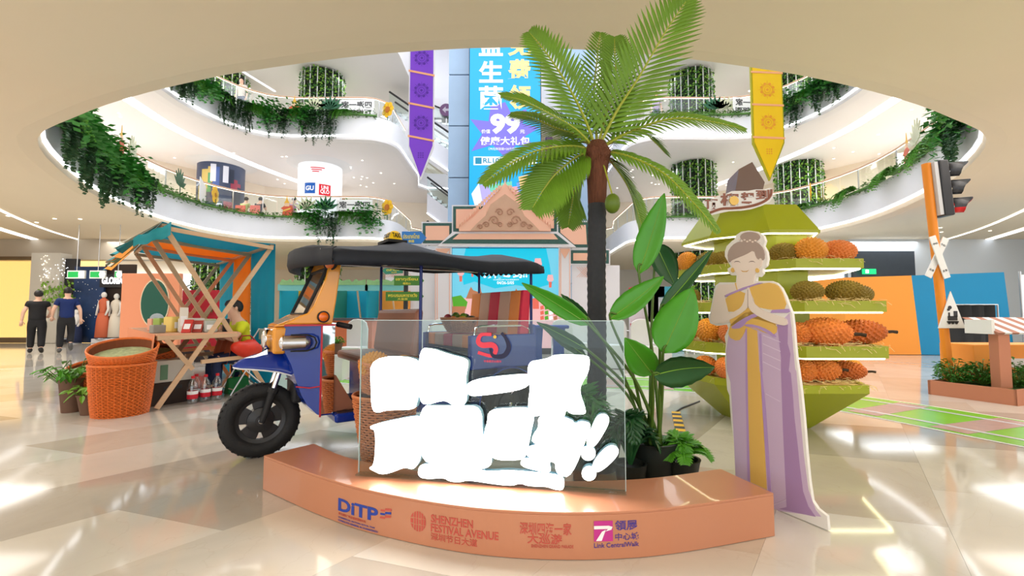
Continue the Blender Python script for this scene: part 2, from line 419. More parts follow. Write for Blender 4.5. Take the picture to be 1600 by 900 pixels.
# ---------------------------------------------------------------- curved podium
PEACH = mat('peach_satin_paint', S(194, 130, 97), 0.32, var=0.03, scale=2, coat=0.3)
front = [(p.x, p.y) for p in smooth_pts([(-1.56, 2.87, 0), (-1.05, 2.51, 0), (-.63, 2.275, 0), (-.06, 2.09, 0), (.58, 2.085, 0), (1.30, 2.28, 0)], 10)]
back = [(p.x, p.y) for p in smooth_pts([(-1.36, 3.13, 0), (-.9, 2.76, 0), (-.15, 2.48, 0), (.61, 2.46, 0), (1.2, 2.63, 0)], 10)]
PT = 0.21
podium = thing('podium', 'low curved peach podium with printed sponsor logos along its front', 'podium', (0, 2.4, 0))
poly = ccw(front + back[::-1])
lp = lambda pts: [(x, y - 2.4) for x, y in pts]
m = MB().prism(lp(poly), 0.002, PT - 0.012); m.build('body', PEACH, podium, bevel=0.003)
m = MB().prism(lp(poly), PT - 0.012, PT); m.build('top_board', PEACH, podium, bevel=0.003)
# arc-length parametrisation of the front
AL = [0.0]
for i in range(1, len(front)): AL.append(AL[-1] + math.dist(front[i], front[i - 1]))
def arc(s, off=0.0):
    s = min(max(s, 0), AL[-1] - 1e-6); i = max(k for k in range(len(AL)) if AL[k] <= s); i = min(i, len(front) - 2)
    t = (s - AL[i]) / (AL[i + 1] - AL[i]); a, b = Vector(front[i]), Vector(front[i + 1]); p = a.lerp(b, t)
    d = (b - a).normalized(); return Vector((p.x + d.y * off, p.y - d.x * off))
def arc_s(px):
    lo, hi = 0.0, AL[-1]
    for _ in range(40):
        mid = (lo + hi) / 2; q = arc(mid)
        if pixel((q.x, q.y, .1))[0] < px: lo = mid
        else: hi = mid
    return lo
def arc_z(px, py):
    q = arc(arc_s(px)); r = ray(px, py); t = q.y / r.y; return EYE + r.z * t
def bend(mb, s0, z0, sc=1.0):
    out = []
    for x, y, z in mb.v:
        q = arc(s0 + x, 0.0015 + z); out.append((q.x, q.y - 2.4, z0 + y))
    mb.v = out; return mb
INKB = mat('blue_print', S(38, 66, 160), 0.5); INKR = mat('red_print', S(196, 84, 70), 0.5); INKP = mat('violet_print', S(84, 62, 140), 0.5); INKM = mat('magenta_print', S(196, 48, 140), 0.5); INKW = mat('white_print', (0.9, 0.9, 0.9), 0.5)
def ptext(t, px0, px1, py0, py1, ink, name='lettering', bold=0.012):
    s0, s1 = arc_s(px0), arc_s(px1); z0, z1 = arc_z(px0, py1), arc_z(px0, py0)
    mb = text(t, s1 - s0, z1 - z0, 0.0008, bold); bend(mb, (s0 + s1) / 2, (z0 + z1) / 2); return mb.build(name, ink, podium)
ptext('DiTP', 529, 591, 777.5, 797, INKB, 'logo_letters', 0.03)
def pquads(rects, ink, name):
    m = MB()
    for (x0, y0, x1, y1, sk) in rects:   # pixel corners, skew up
        a0, a1 = arc_s(x0), arc_s(x1); zb, zt = arc_z(x0, y1), arc_z(x0, y0)
        k = []
        for j in range(5):
            s = a0 + (a1 - a0) * j / 4; q = arc(s, 0.0022); dz = sk * j / 4
            k.append(((q.x, q.y - 2.4, zb + dz), (q.x, q.y - 2.4, zt + dz)))
        m.loft([[c[0] for c in k], [c[1] for c in k]], closed=False, caps=False)
    return m.build(name, ink, podium)
pquads([(595, 795.5, 602, 798.5, .002), (602, 794, 612, 797.5, .004), (594, 806.5, 602, 809.5, .002), (602, 805, 611, 808.5, .004)], INKR, 'logo_bars')
pquads([(594.5, 801, 602, 804, .002), (602, 799.5, 611.5, 803, .004)], INKB, 'logo_bars')
ptext('泰王国驻广州总领事馆商务处', 529.5, 572, 799.5, 803.5, INKR, bold=0)
ptext('COMMERCIAL SECTION, ROYAL THAI', 529.5, 586, 806, 808.6, INKB, bold=0.005)
ptext('CONSULATE-GENERAL IN GUANGZHOU', 529.5, 591, 810.5, 813.2, INKB, bold=0.005)
# round striped emblem
es = arc_s(653.5); ez = arc_z(653.5, 814.5); er = 0.5 * (arc_s(666) - arc_s(641))
m = MB()
for x0, x1, gap in ((-.95, -.62, 1), (-.5, -.3, 0), (-.2, .0, 0), (.12, .3, 1), (.4, .62, 0), (.7, .95, 0)):
    for z0, z1 in ((-1, -.36), (-.3, .28), (.34, 1)):
        if gap and z0 == -.3: z0, z1 = -.22, .2
        pts = []
        for x in (x0, (x0 + x1) / 2, x1):
            h = math.sqrt(max(0, 1 - x * x)); pts.append((x * er, max(-h, min(h, z0)) * er * 1.05, max(-h, min(h, z1)) * er * 1.05))
        k = len(m.v)
        for x, a, b in pts: m.v += [(x, a, 0), (x, b, 0)]
        m.f += [(k, k + 2, k + 3, k + 1), (k + 2, k + 4, k + 5, k + 3)]
bend(m, es, ez).build('emblem', INKR, podium)
ptext('SHENZHEN', 673.5, 739, 803, 816, INKR, bold=0.02); ptext('FESTIVAL AVENUE', 673.5, 779, 817.5, 830, INKR, bold=0.02); ptext('深圳节日大道', 673.5, 746, 831.5, 843, INKR, bold=0.01)
ptext('深圳四海一家', 812, 893, 815, 834, INKR, bold=0.015); ptext('大巡游', 824, 878, 833, 849, INKR, bold=0.015); ptext('SHENZHEN GRAND PARADE', 830, 896, 850, 855, INKR, bold=0.01)
pquads([(928, 814, 957.5, 846, 0)], INKM, 'emblem_square')
s0, s1 = arc_s(928), arc_s(957.5); z0, z1 = arc_z(943, 846), arc_z(943, 814)
def emb(pts):
    m = MB(); m.v = [(x * (s1 - s0), y * (z1 - z0), 0.0022) for x, y in pts]; m.f = [tuple(range(len(pts)))]; return bend(m, s0, z0)
m = MB()
for q in ([(0, .78), (.78, .78), (.74, .62), (0, .62)], [(.74, .62), (.78, .78), (.98, .72), (.92, .58), (.6, .5)], [(.42, .5), (.62, .58), (.4, .05), (.1, .05)][::-1]):
    e_ = emb(q); m.add(e_.v, e_.f)
m.build('emblem_mark', INKW, podium)
ptext('領展', 961, 996, 813, 830, INKP, bold=0.015); ptext('中心城', 961, 998, 833, 844.5, INKP, bold=0.01); ptext('Link CentralWalk', 928, 998, 848.5, 856, INKP, bold=0.01)

# ---------------------------------------------------------------- glowing letter sign on a clear acrylic panel
PA = atz(560, 740, PT); PB = atz(978, 770, PT)
PU = (PB - PA); PW = PU.length; PU.normalize(); PN = Vector((PU.y, -PU.x, 0))
def on_plane(px, py, P0, N, off=0.0):
    r = ray(px, py); E = Vector((0, 0, EYE)); t = ((P0 + N * off) - E).dot(N) / r.dot(N); return E + r * t
sign = thing('illuminated_sign', 'glowing white letter sign on a clear acrylic panel upon the podium', 'sign', (PA.x, PA.y, PT), math.atan2(PU.y, PU.x))
def suv(px, py, off): q = on_plane(px, py, PA, PN, off) - PA; return (q.dot(PU), q.z)
UPR = Matrix.Rotation(PI / 2, 4, 'X')      # drawing xy -> x along, z up, thickness toward the camera
ACR = clear('clear_acrylic', (0.84, 0.93, 0.94), 0.025, 0.02)
m = MB().box((PW / 2, 0.004, 0.43), (PW, 0.008, 0.845)); m.build('acrylic_panel', ACR, sign)
EDG = mat('acrylic_edge_glow', S(190, 214, 214), 0.2)
for c_, d_ in (((PW / 2, 0.004, 0.853), (PW, 0.009, 0.003)), ((PW, 0.004, 0.43), (0.003, 0.009, 0.845)), ((0, 0.004, 0.43), (0.003, 0.009, 0.845))): MB().box(c_, d_).build('panel_edge', EDG, sign)
m = MB().box((PW / 2, -0.01, 0.004), (PW, 0.05, 0.008)); m.build('base_rail', ACR, sign)
GLOW = mat('glowing_letter_face', (1, 1, 1), 0.4, emit=5.0, ecol=(1.0, 0.99, 0.96))
RIM = mat('letter_rim_acrylic', S(150, 190, 205), 0.15, trans=0.0, spec=0.6)
c3 = lambda p: (540 + p[0] * .3221, 500 + p[1] * .3221)
BL = {
 'letter_block': [[(125, 185), (350, 185), (356, 260), (358, 332), (340, 400), (330, 432), (200, 432), (160, 447), (132, 432), (128, 330)],
  [(362, 142), (430, 148), (470, 162), (520, 178), (580, 192), (592, 215), (580, 262), (578, 300), (586, 345), (578, 408), (530, 418), (500, 395), (478, 386), (440, 395), (405, 405), (370, 400), (362, 330)],
  [(600, 290), (868, 262), (882, 275), (882, 335), (640, 368), (605, 364), (596, 345)],
  [(892, 208), (950, 200), (990, 190), (1010, 178), (1060, 175), (1168, 178), (1178, 200), (1172, 258), (1145, 300), (1128, 345), (1163, 440), (1148, 453), (1088, 450), (1068, 428), (1060, 468), (1000, 473), (965, 452), (915, 464), (888, 430), (905, 310), (890, 290)],
  [(125, 515), (330, 472), (362, 480), (362, 660), (338, 708), (318, 722), (285, 710), (230, 733), (178, 746), (140, 728), (115, 715), (145, 700), (150, 538), (124, 534)],
  [(366, 420), (460, 425), (560, 424), (655, 426), (657, 560), (680, 600), (704, 660), (694, 715), (560, 722), (450, 704), (366, 668)],
  [(697, 440), (800, 432), (888, 430), (912, 462), (895, 540), (872, 660), (840, 675), (706, 672), (684, 600), (676, 545), (692, 500)],
  [(935, 472), (1010, 468), (1090, 488), (1108, 512), (1130, 495), (1182, 506), (1172, 545), (1092, 757), (1030, 748), (1014, 712), (1018, 690), (985, 680), (1000, 738), (940, 728), (852, 705), (862, 668), (910, 668), (880, 655), (885, 615), (935, 605), (905, 590), (915, 555), (940, 525)]],
 'exclamation_bar': [[(1222, 462), (1262, 460), (1278, 482), (1268, 520), (1212, 612), (1180, 614), (1168, 590), (1195, 520)], [(1268, 614), (1308, 612), (1326, 640), (1300, 680), (1240, 732), (1208, 736), (1195, 712), (1220, 665)]],
 'subtitle_strip': [[(372, 712), (400, 700), (480, 712), (560, 720), (640, 726), (700, 738), (780, 730), (850, 736), (940, 742), (1040, 756), (1045, 800), (1035, 824), (1000, 820), (960, 805), (880, 805), (840, 790), (800, 804), (700, 792), (600, 776), (560, 786), (510, 782), (490, 765), (400, 772), (366, 756)]],
}
def slab(name, poly, off, th):
    gx, gy = sum(p[0] for p in poly) / len(poly), sum(p[1] for p in poly) / len(poly)
    uv = ccw(chaikin([suv(*c3((gx + (p[0] - gx) * 1.05, gy + (p[1] - gy) * 1.05)), off + th) for p in poly], 2))
    b = MB().prism(uv, off, off + th - 0.004, UPR); o = b.build(name, RIM, sign)
    f = MB().prism(uv, off + th - 0.004, off + th, UPR); f.build('glowing_face', GLOW, o)
for nm, L_ in BL.items():
    for p_ in L_: slab(nm, p_, 0.012, 0.05 if nm != 'subtitle_strip' else 0.04)
for cx, cy in ((1177, 647), (1181, 745)):
    slab('exclamation_dot', [(cx + 35 * math.cos(a * PI / 5), cy + 35 * math.sin(a * PI / 5)) for a in range(10)], 0.012, 0.05)
# anniversary emblem printed on the panel
c2 = lambda p: (560 + p[0] * .26667, 360 + p[1] * .26667)
def ribbon(path, w, off, nm, ink):
    q = smooth_pts([(*suv(*c2(p), off), 0) for p in path], 5); m = MB(); n = len(q)
    L0, L1 = [], []
    for i, p in enumerate(q):
        d = (q[min(i + 1, n - 1)] - q[max(i - 1, 0)]); d.normalize(); nn = Vector((-d.y, d.x, 0)); ww = w * (0.35 + 0.65 * math.sin(PI * min(max(i / (n - 1), .12), .88)))
        L0.append(tuple(p + nn * ww)); L1.append(tuple(p - nn * ww))
    m.loft([[(x, y, off) for x, y, z in L0], [(x, y, off) for x, y, z in L1]], closed=False, caps=False); m.xf(UPR)
    return m.build(nm, ink, sign)
ribbon([(780, 610), (720, 612), (702, 650), (725, 672), (785, 672), (805, 700), (780, 735), (700, 715)], 0.015, 0.011, 'emblem_ribbon', mat('coral_print', S(226, 60, 80), 0.4))
ribbon([(838, 600), (868, 640), (880, 690), (850, 735), (790, 735), (772, 690)], 0.013, 0.012, 'emblem_loop', mat('navy_print', S(18, 18, 58), 0.4))
q = suv(*c2((800, 624)), .012); MB().lathe([(0.009, 0), (0.009, .001)], 12, UPR @ Matrix.Translation((q[0], q[1], .0125))).build('emblem_star', mat('gold_print', S(240, 190, 60), .4), sign)
q0 = suv(*c2((735, 766)), .012); q1 = suv(*c2((838, 766)), .012)
text('中泰建交50周年', q1[0] - q0[0], None, 0.0008, 0.01, UPR @ Matrix.Translation(((q0[0] + q1[0]) / 2, q0[1], .012))).build('lettering', MATS['coral_print'], sign)

# ---------------------------------------------------------------- life-size lady cut-out
CA = atz(1150, 770, 0); CB = atz(1293, 830, 0); CU = (CB - CA).normalized(); CN = Vector((CU.y, -CU.x, 0))
lady = thing('standing_cutout', 'life-size cardboard lady in violet and gold sash with hands pressed together', 'cutout', (CA.x, CA.y, 0), math.atan2(CU.y, CU.x))
def cuv(px, py): q = on_plane(px, py, CA, CN) - CA; return (q.dot(CU), max(q.z, 0.0))
a5 = lambda p: cuv(1090 + p[0] * .2667, 350 + p[1] * .2667)
a6 = lambda p: cuv(1090 + p[0] * .2887, 580 + p[1] * .2887)
up_r = [(300, 38), (345, 45), (385, 70), (395, 100), (386, 130), (405, 165), (410, 205), (402, 245), (381, 262), (382, 290), (365, 310), (345, 306), (342, 334), (430, 334), (462, 346), (490, 375), (515, 425), (535, 480), (553, 525), (562, 600), (570, 700), (580, 800)]
lo_r = [(545, 0), (560, 110), (575, 260), (590, 450), (605, 600), (620, 700), (650, 745), (700, 785), (707, 862)]
lo_l = [(205, 700), (212, 560), (195, 380), (180, 260), (172, 130), (160, 100)]
up_l = [(165, 860), (160, 800), (165, 700), (158, 660), (180, 610), (172, 588), (110, 596), (74, 582), (65, 555), (80, 480), (95, 400), (105, 360), (130, 342), (225, 342), (228, 302), (200, 301), (179, 286), (175, 262), (195, 250), (180, 225), (160, 190), (160, 160), (170, 130), (200, 100), (216, 90), (226, 65), (255, 45)]
outline = [a5(p) for p in up_r] + [a6(p) for p in lo_r] + [a6(p) for p in lo_l] + [a5(p) for p in up_l]
BOARD = mat('white_cut_board', S(236, 232, 226), 0.5)
MB().prism(ccw(outline), -0.02, 0.0, UPR).build('board', BOARD, lady)
MB().bar((0.16, 0.01, 0.8), (0.16, 0.2, 0.01), 0.04, 0.02).build('rear_prop', BOARD, lady)
CC = {'skin': mat('printed_skin', S(240, 224, 212), .5), 'hair': mat('printed_hair', S(172, 152, 142), .5), 'gold': mat('printed_gold', S(232, 188, 98), .5), 'lav': mat('printed_lavender', S(206, 182, 212), .5), 'pur': mat('printed_purple', S(172, 138, 184), .5), 'trim': mat('printed_violet_trim', S(184, 152, 206), .5), 'pale': mat('printed_pale_lilac', S(222, 206, 226), .5), 'line': mat('printed_line', S(120, 96, 92), .5), 'deep': mat('printed_deep_gold', S(212, 160, 70), .5)}
def layer(nm, pts, c, z, rd=1):
    poly = ccw(chaikin(pts, rd) if rd else pts); MB().prism(poly, 0.0, 0.0008 * z, UPR).build(nm, CC[c], lady)
A5 = lambda L_: [a5(p) for p in L_]; A6 = lambda L_: [a6(p) for p in L_]
layer('skirt', A5([(190, 600), (460, 600), (540, 520), (552, 620), (560, 720), (572, 850)]) + A6([(535, 0), (552, 200), (575, 450), (600, 640), (640, 750), (670, 788), (440, 760), (210, 690), (205, 560), (195, 330), (178, 60)]) + A5([(172, 860), (168, 740)]), 'lav', 1, 0)
layer('shawl', A5([(466, 588), (530, 590), (528, 700), (545, 760), (535, 860)]) + A6([(505, 10), (515, 110), (525, 250), (545, 420), (555, 520), (572, 650), (600, 730), (640, 788), (440, 745), (482, 735), (472, 520), (455, 180), (452, 0)]) + A5([(490, 780), (475, 660)]), 'pur', 2, 0)
layer('skirt_panel', A5([(365, 640), (420, 640), (470, 690), (488, 780), (488, 860)]) + A6([(452, 0), (462, 300), (480, 690), (415, 720), (385, 400), (362, 60)]), 'lav', 3, 0)
layer('skirt_edge', A5([(362, 640), (376, 640), (382, 860)]) + A6([(350, 10), (370, 200), (400, 660), (385, 660), (352, 200)]), 'trim', 4, 0)
layer('skirt_edge', A5([(282, 610), (296, 610), (294, 860)]) + A6([(276, 10), (278, 300), (290, 600), (272, 590), (262, 100)]), 'trim', 4, 0)
layer('gold_panel', A5([(292, 600), (350, 625), (364, 860)]) + A6([(340, 10), (352, 200), (376, 640), (288, 600), (276, 200), (274, 10)]) + A5([(294, 860)]), 'gold', 5, 0)
for y0, y1 in ((650, 690), (700, 745), (755, 800), (805, 855)):
    layer('skirt_line', A5([(385, y0), (487, y1), (487, y1 + 4), (385, y0 + 4)]), 'pale', 5, 0)
layer('skirt_line', A6([(370, 120), (450, 164), (450, 167), (370, 123)]), 'pale', 5, 0); layer('skirt_line', A6([(415, 720), (480, 695), (480, 699), (415, 725)]), 'pale', 5, 0)
layer('waist_sash', A5([(192, 598), (200, 585), (300, 500), (380, 545), (470, 590), (462, 650), (400, 640), (340, 610), (290, 600), (270, 650), (240, 690), (180, 660)]), 'gold', 6)
layer('sash_edge', A5([(200, 600), (300, 535), (380, 515), (385, 530), (300, 560), (262, 610), (205, 615)]), 'trim', 7)
layer('sash_edge', A5([(280, 585), (345, 590), (420, 620), (465, 660), (455, 665), (400, 632), (340, 605), (280, 600)]), 'trim', 7)
layer('bodice', A5([(165, 425), (275, 380), (290, 480), (190, 525), (170, 480)]), 'gold', 6)
layer('shoulder_sash', A5([(295, 375), (370, 350), (440, 342), (490, 372), (532, 500), (440, 505), (345, 485), (325, 420)]), 'gold', 6)
layer('bodice', A5([(190, 560), (290, 490), (330, 500), (430, 560), (466, 590), (300, 545), (200, 598)]), 'gold', 6, 0)
layer('sash_edge', A5([(165, 428), (275, 382), (385, 345), (360, 345), (270, 372), (168, 415)]), 'trim', 8, 0)
layer('sash_edge', A5([(440, 503), (536, 497), (545, 512), (530, 520), (430, 520)]), 'trim', 7, 0)
layer('face', A5([(235, 150), (300, 120), (360, 150), (378, 210), (372, 250), (340, 290), (330, 345), (350, 350), (300, 368), (200, 400), (160, 420), (180, 500), (190, 575), (150, 582), (100, 585), (78, 560), (92, 470), (110, 385), (130, 356), (230, 352), (236, 300), (205, 248), (192, 190)]), 'skin', 7, 0)
layer('arm', A5([(90, 540), (150, 540), (240, 505), (272, 470), (285, 400), (297, 370), (303, 372), (303, 480), (280, 510), (200, 560), (120, 586), (85, 575)]), 'skin', 9)
layer('arm', A5([(296, 372), (306, 372), (318, 410), (330, 460), (380, 505), (450, 530), (525, 552), (532, 590), (500, 596), (420, 570), (330, 525), (296, 480)]), 'skin', 10)
layer('palm_line', A5([(298, 385), (301, 385), (302, 490), (298, 490)]), 'hair', 11, 0)
layer('hair', A5([(185, 228), (178, 170), (205, 125), (250, 100), (330, 98), (375, 125), (396, 165), (394, 212), (365, 212), (347, 197), (334, 152), (290, 178), (240, 197), (200, 215)]), 'hair', 9)
layer('hair_bun', A5([(310 + 58 * math.cos(a * PI / 8), 76 + 30 * math.sin(a * PI / 8)) for a in range(16)]), 'hair', 8)
for k in range(8): layer('hair_flower', A5([(248 + k * 16 + 7 * math.cos(a * PI / 3), 92 + (k % 2) * 8 + k + 5 * math.sin(a * PI / 3)) for a in range(6)]), 'skin', 11, 0)
for ex in (236, 323): layer('eye', A5([(ex - 20, 225), (ex - 8, 217), (ex + 8, 217), (ex + 20, 227), (ex + 8, 221), (ex - 8, 221)]), 'line', 9, 0)
layer('mouth', A5([(257, 270), (270, 276), (290, 276), (305, 270), (292, 281), (268, 281)]), 'deep', 9, 0)
layer('ear', A5([(362, 205), (378, 200), (384, 220), (376, 250), (366, 250)]), 'skin', 10)
for ex, ey in ((209, 270), (353, 272)): layer('earring', A5([(ex + 10 * math.cos(a * PI / 4), ey + 14 * math.sin(a * PI / 4)) for a in range(8)]), 'gold', 11, 0)
layer('necklace', A5([(222, 345), (228, 345), (238, 385), (234, 388)]), 'gold', 9, 0)
# ================================================================ TUK-TUK
TW = atz(405, 713, 0)
tuk = thing('tuk_tuk', 'three-wheeled blue and orange tuk-tuk with black canopy behind the glowing sign', 'tuk-tuk', (TW.x, TW.y, 0), R(35))
BLUE = mat('glossy_blue_paint', S(16, 52, 150), 0.16, coat=0.25, var=0.04, scale=3); ORNG = mat('glossy_amber_paint', S(240, 160, 46), 0.2, coat=0.4)
CHROME = mat('chrome', (0.82, 0.82, 0.84), 0.07, 1.0); MIRROR = mat('polished_steel', (0.85, 0.83, 0.8), 0.05, 1.0)
RUB = mat('black_rubber', (0.012, 0.012, 0.013), 0.65, bump=0.2, scale=60); BROWN = mat('brown_vinyl', S(152, 100, 80), 0.4, var=0.1, scale=6)
BLKFAB = mat('black_canopy_cloth', S(22, 28, 40), 0.65, var=0.2, scale=9, bump=0.1); REDT = mat('red_trim', S(200, 50, 66), 0.4); LENS = mat('amber_lens', S(236, 110, 24), 0.15, coat=0.5)
POSTB = mat('blue_post_paint', S(20, 40, 120), 0.3); NAVY = mat('dark_navy_paint', S(22, 28, 60), 0.3)
def wheel(nm, x, y, r=0.28, wd=0.11):
    T = Matrix.Translation((x, y, r)) @ Matrix.Rotation(PI / 2, 4, 'X')
    prof = [(r * .62, -wd * .42), (r * .80, -wd * .5), (r * .94, -wd * .42), (r, -wd * .2), (r * 1.0, wd * .2), (r * .94, wd * .42), (r * .80, wd * .5), (r * .62, wd * .42), (r * .62, -wd * .42)]
    t = MB().lathe(prof, 40, T, caps=False).build(nm, RUB, tuk, smooth='all')
    g = MB()
    for k in range(36):
        a = 2 * PI * k / 36
        for sd in (-1, 1):
            M = T @ Matrix.Rotation(a, 4, 'Z') @ Matrix.Translation((r * .985, 0, sd * wd * .2)) @ Matrix.Rotation(sd * .5, 4, 'X'); g.box((0, 0, 0), (r * .03, 0.012, wd * .4), 0, M)
    g.build('tread', RUB, t)
    rim = MB()
    for k in range(5):     # five-hole pressed rim: spokes between oval slots
        a = 2 * PI * k / 5 + .3
        for d in (-1, 1):
            pass
        M = T @ Matrix.Rotation(a, 4, 'Z')
        rim.prism([(r * .1, -r * .12), (r * .36, -r * .2), (r * .6, -r * .26), (r * .6, r * .26), (r * .36, r * .2), (r * .1, r * .12)], -0.012, 0.012, M)
    rim.lathe([(r * .52, -.02), (r * .64, -.03), (r * .64, .03), (r * .52, .02), (r * .52, -.02)], 40, T, caps=False)
    rim.lathe([(r * .36, -.018), (r * .33, .03), (r * .14, .045), (0.001, .045)], 24, T)
    rim.build('rim', mat('black_rim_paint', (0.02, 0.02, 0.022), 0.35), t)
    MB().lathe([(r * .07, .04), (r * .07, .075), (0.001, .08)], 12, T).build('hub_cap', CHROME, t)
    return t
wheel('front_wheel', 0, 0); wheel('rear_wheel', 1.95, -.52, .27); wheel('rear_wheel', 1.95, .52, .27)
for sy in (-1, 1):
    f = MB().tube([(0.0, sy * .08, .27), (.03, sy * .08, .36), (.075, sy * .075, .52)], [.022, .026, .03], 10).build('fork_leg', RUB, tuk, True)
    MB().tube([(.07, sy * .075, .50), (.14, sy * .065, .74)], .021, 10).build('fork_tube', CHROME, f, True)
    MB().tube([(.068, sy * .075, .49), (.078, sy * .0745, .525)], .04, 12).build('fork_collar', RUB, f)
# fender
S_ = [-.19, -.15, -.08, 0, .1, .2, .28, .34]; ZT = [.70, .735, .765, .785, .80, .80, .78, .74]; ZE = [.695, .69, .685, .675, .655, .62, .575, .52]; HW = [.02, .075, .115, .14, .15, .16, .165, .165]
rows = [[(s, y * h, ze + (zt - ze) * (1 - abs(y) ** 2.6)) for y in (-1, -.94, -.8, -.55, -.25, 0, .25, .55, .8, .94, 1)] for s, zt, ze, h in zip(S_, ZT, ZE, HW)]
fd = MB().sheet(rows, 0.012).build('front_fender', BLUE, tuk, 'all')
for sy in (0, -1): MB().tube([(p[sy][0], p[sy][1], p[sy][2] - .003) for p in rows], .007, 6).build('fender_trim', mat('white_gloss', (.85, .85, .85), .3), fd)
MB().prism([(-.10, 0), (.06, 0), (.055, .06), (.03, .045), (-.02, .02)], -.006, .006, Matrix.Translation((-.03, -.06, .765)) @ Matrix.Rotation(PI / 2, 4, 'X')).build('fender_ornament', CHROME, fd)
# cowl (blue lower front shield)
wS = lambda s: .17 + (.335 - .17) * min(1, max(0, (s - .08) / .27))
prof = [(.11, 1.0), (.2, 1.005), (.36, 1.01), (.36, .32), (.33, .335), (.27, .40), (.23, .48), (.19, .6), (.16, .71), (.12, .80)]
rings = []
for y in (-1, -.97, -.6, 0, .6, .97, 1): rings.append([(s + (0.0 if abs(y) < .9 else .012), y * wS(s), z) for s, z in prof])
cowl = MB().loft(rings).build('front_cowl', BLUE, tuk, True)
MB().box((.41, 0, .665), (.10, .67, .69)).build('leg_shield', BLUE, tuk, bevel=.01)
for sy in (-1, 1):
    mp_ = MB().box((.41, sy * .339, .67), (.095, .008, .67)).build('mirror_panel', MIRROR, tuk)
    MB().box((.361, sy * .343, .665), (.012, .012, .7)).build('red_edge', REDT, mp_)
    MB().box((.28, sy * .34, 1.012), (.36, .012, .012)).build('red_edge', REDT, mp_)
    MB().tube([(.205, sy * .25, .545), (.29, sy * .305, .535), (.355, sy * .338, .545)], .005, 5).build('red_edge', REDT, mp_)
MB().box((.235, 0, .50), (.07, .3, .2)).build('mud_flap', RUB, tuk, bevel=.02)
MB().hexa([(.46, -.33, .34), (.64, -.33, .335), (.64, .33, .335), (.46, .33, .34), (.46, -.33, .62), (.475, -.33, .62), (.475, .33, .62), (.46, .33, .62)]).build('kick_panel', BROWN, tuk)
# orange nose and hood
MB().hexa([(.05, -.17, .79), (.14, -.18, .79), (.14, .18, .79), (.05, .17, .79), (.045, -.18, 1.0), (.15, -.20, 1.0), (.15, .20, 1.0), (.045, .18, 1.0)]).build('nose_panel', ORNG, tuk, bevel=.02)
MB().hexa([(.045, -.2, 1.0), (.44, -.335, 1.015), (.44, .335, 1.015), (.045, .2, 1.0), (.075, -.2, 1.02), (.25, -.31, 1.10), (.25, .31, 1.10), (.075, .2, 1.02)]).build('hood', ORNG, tuk, bevel=.015)
for sy in (-1, 1):
    pl = [(.10, 1.02), (.44, 1.02), (.465, 1.2), (.50, 1.50), (.47, 1.55), (.41, 1.55), (.40, 1.46), (.385, 1.38), (.30, 1.16), (.265, 1.105), (.21, 1.085)]
    MB().prism(pl, -.02, .02, Matrix.Translation((0, sy * .31, 0)) @ Matrix.Rotation(PI / 2, 4, 'X')).build('windscreen_pillar', ORNG, tuk, bevel=.01)
MB().hexa([(.385, -.31, 1.455), (.49, -.31, 1.455), (.49, .31, 1.455), (.385, .31, 1.455), (.42, -.31, 1.55), (.48, -.31, 1.56), (.48, .31, 1.56), (.42, .31, 1.55)]).build('windscreen_header', ORNG, tuk, bevel=.02)
wp = [(.245, -.285, 1.095), (.30, -.285, 1.20), (.40, -.285, 1.455), (.40, .285, 1.455), (.30, .285, 1.20), (.245, .285, 1.095)]
ws = MB().hexa([(.245, -.285, 1.095), (.25, -.285, 1.095), (.25, .285, 1.095), (.245, .285, 1.095), (.40, -.285, 1.455), (.405, -.285, 1.455), (.405, .285, 1.455), (.40, .285, 1.455)]).build('windscreen_glass', clear('windscreen', (.9, .95, .95), .12), tuk)
MB().tube([(.245, -.29, 1.095), (.40, -.29, 1.455), (.40, .29, 1.455), (.245, .29, 1.095)], .014, 8, closed=True).build('windscreen_gasket', RUB, tuk)
# lamps
def lamp(nm, loc, axis, r, ln, lens_m, case_m):
    d = Vector(axis).normalized(); q = d.to_track_quat('Z', 'Y').to_matrix().to_4x4(); T = Matrix.Translation(loc) @ q
    o = MB().lathe([(r * .55, -ln), (r * .95, -ln * .6), (r, -.01), (r * 1.06, 0), (r * 1.06, .012), (r * .9, .014)], 20, T).build(nm, case_m, tuk, True)
    MB().lathe([(r * .9, .008), (r * .7, .022), (r * .35, .03), (.001, .032)], 20, T).build('lens', lens_m, o, True)
    return o
GL = mat('headlamp_glass', (.8, .82, .84), .08, .4, coat=.5)
lamp('headlamp', (.02, 0, .90), (-1, 0, 0), .085, .06, GL, CHROME)
for sy in (-1, 1):
    lamp('side_lamp', (.11, sy * .25, .88), (-1, 0, 0), .055, .03, GL, CHROME)
    sl = MB().tube([(.11, sy * .26, .88), (.26, sy * .29, .88), (.29, sy * .295, .88)], [.056, .056, .03], 16).build('lamp_housing', STEEL, tuk, True)
    MB().tube([(.15, sy * .31, .94), (.26, sy * .335, .94), (.31, sy * .343, .92), (.325, sy * .345, .88), (.31, sy * .343, .84), (.26, sy * .335, .82), (.15, sy * .31, .82)], .007, 6).build('lamp_surround', RUB, sl)
    lamp('indicator_lamp', (.37, sy * .335, 1.075), (0, sy, 0), .043, .02, LENS, RUB)
    lamp('roof_lamp', (.42, sy * .31, 1.49), (-.7, sy * .7, 0), .05, .03, LENS, RUB)
    hb = MB().tube([(.40, sy * .06, 1.0), (.47, sy * .2, 1.02), (.56, sy * .33, 1.0)], .014, 8).build('handlebar', CHROME, tuk)
    MB().tube([(.50, sy * .25, 1.015), (.575, sy * .35, .995)], .022, 10).build('grip', RUB, hb)
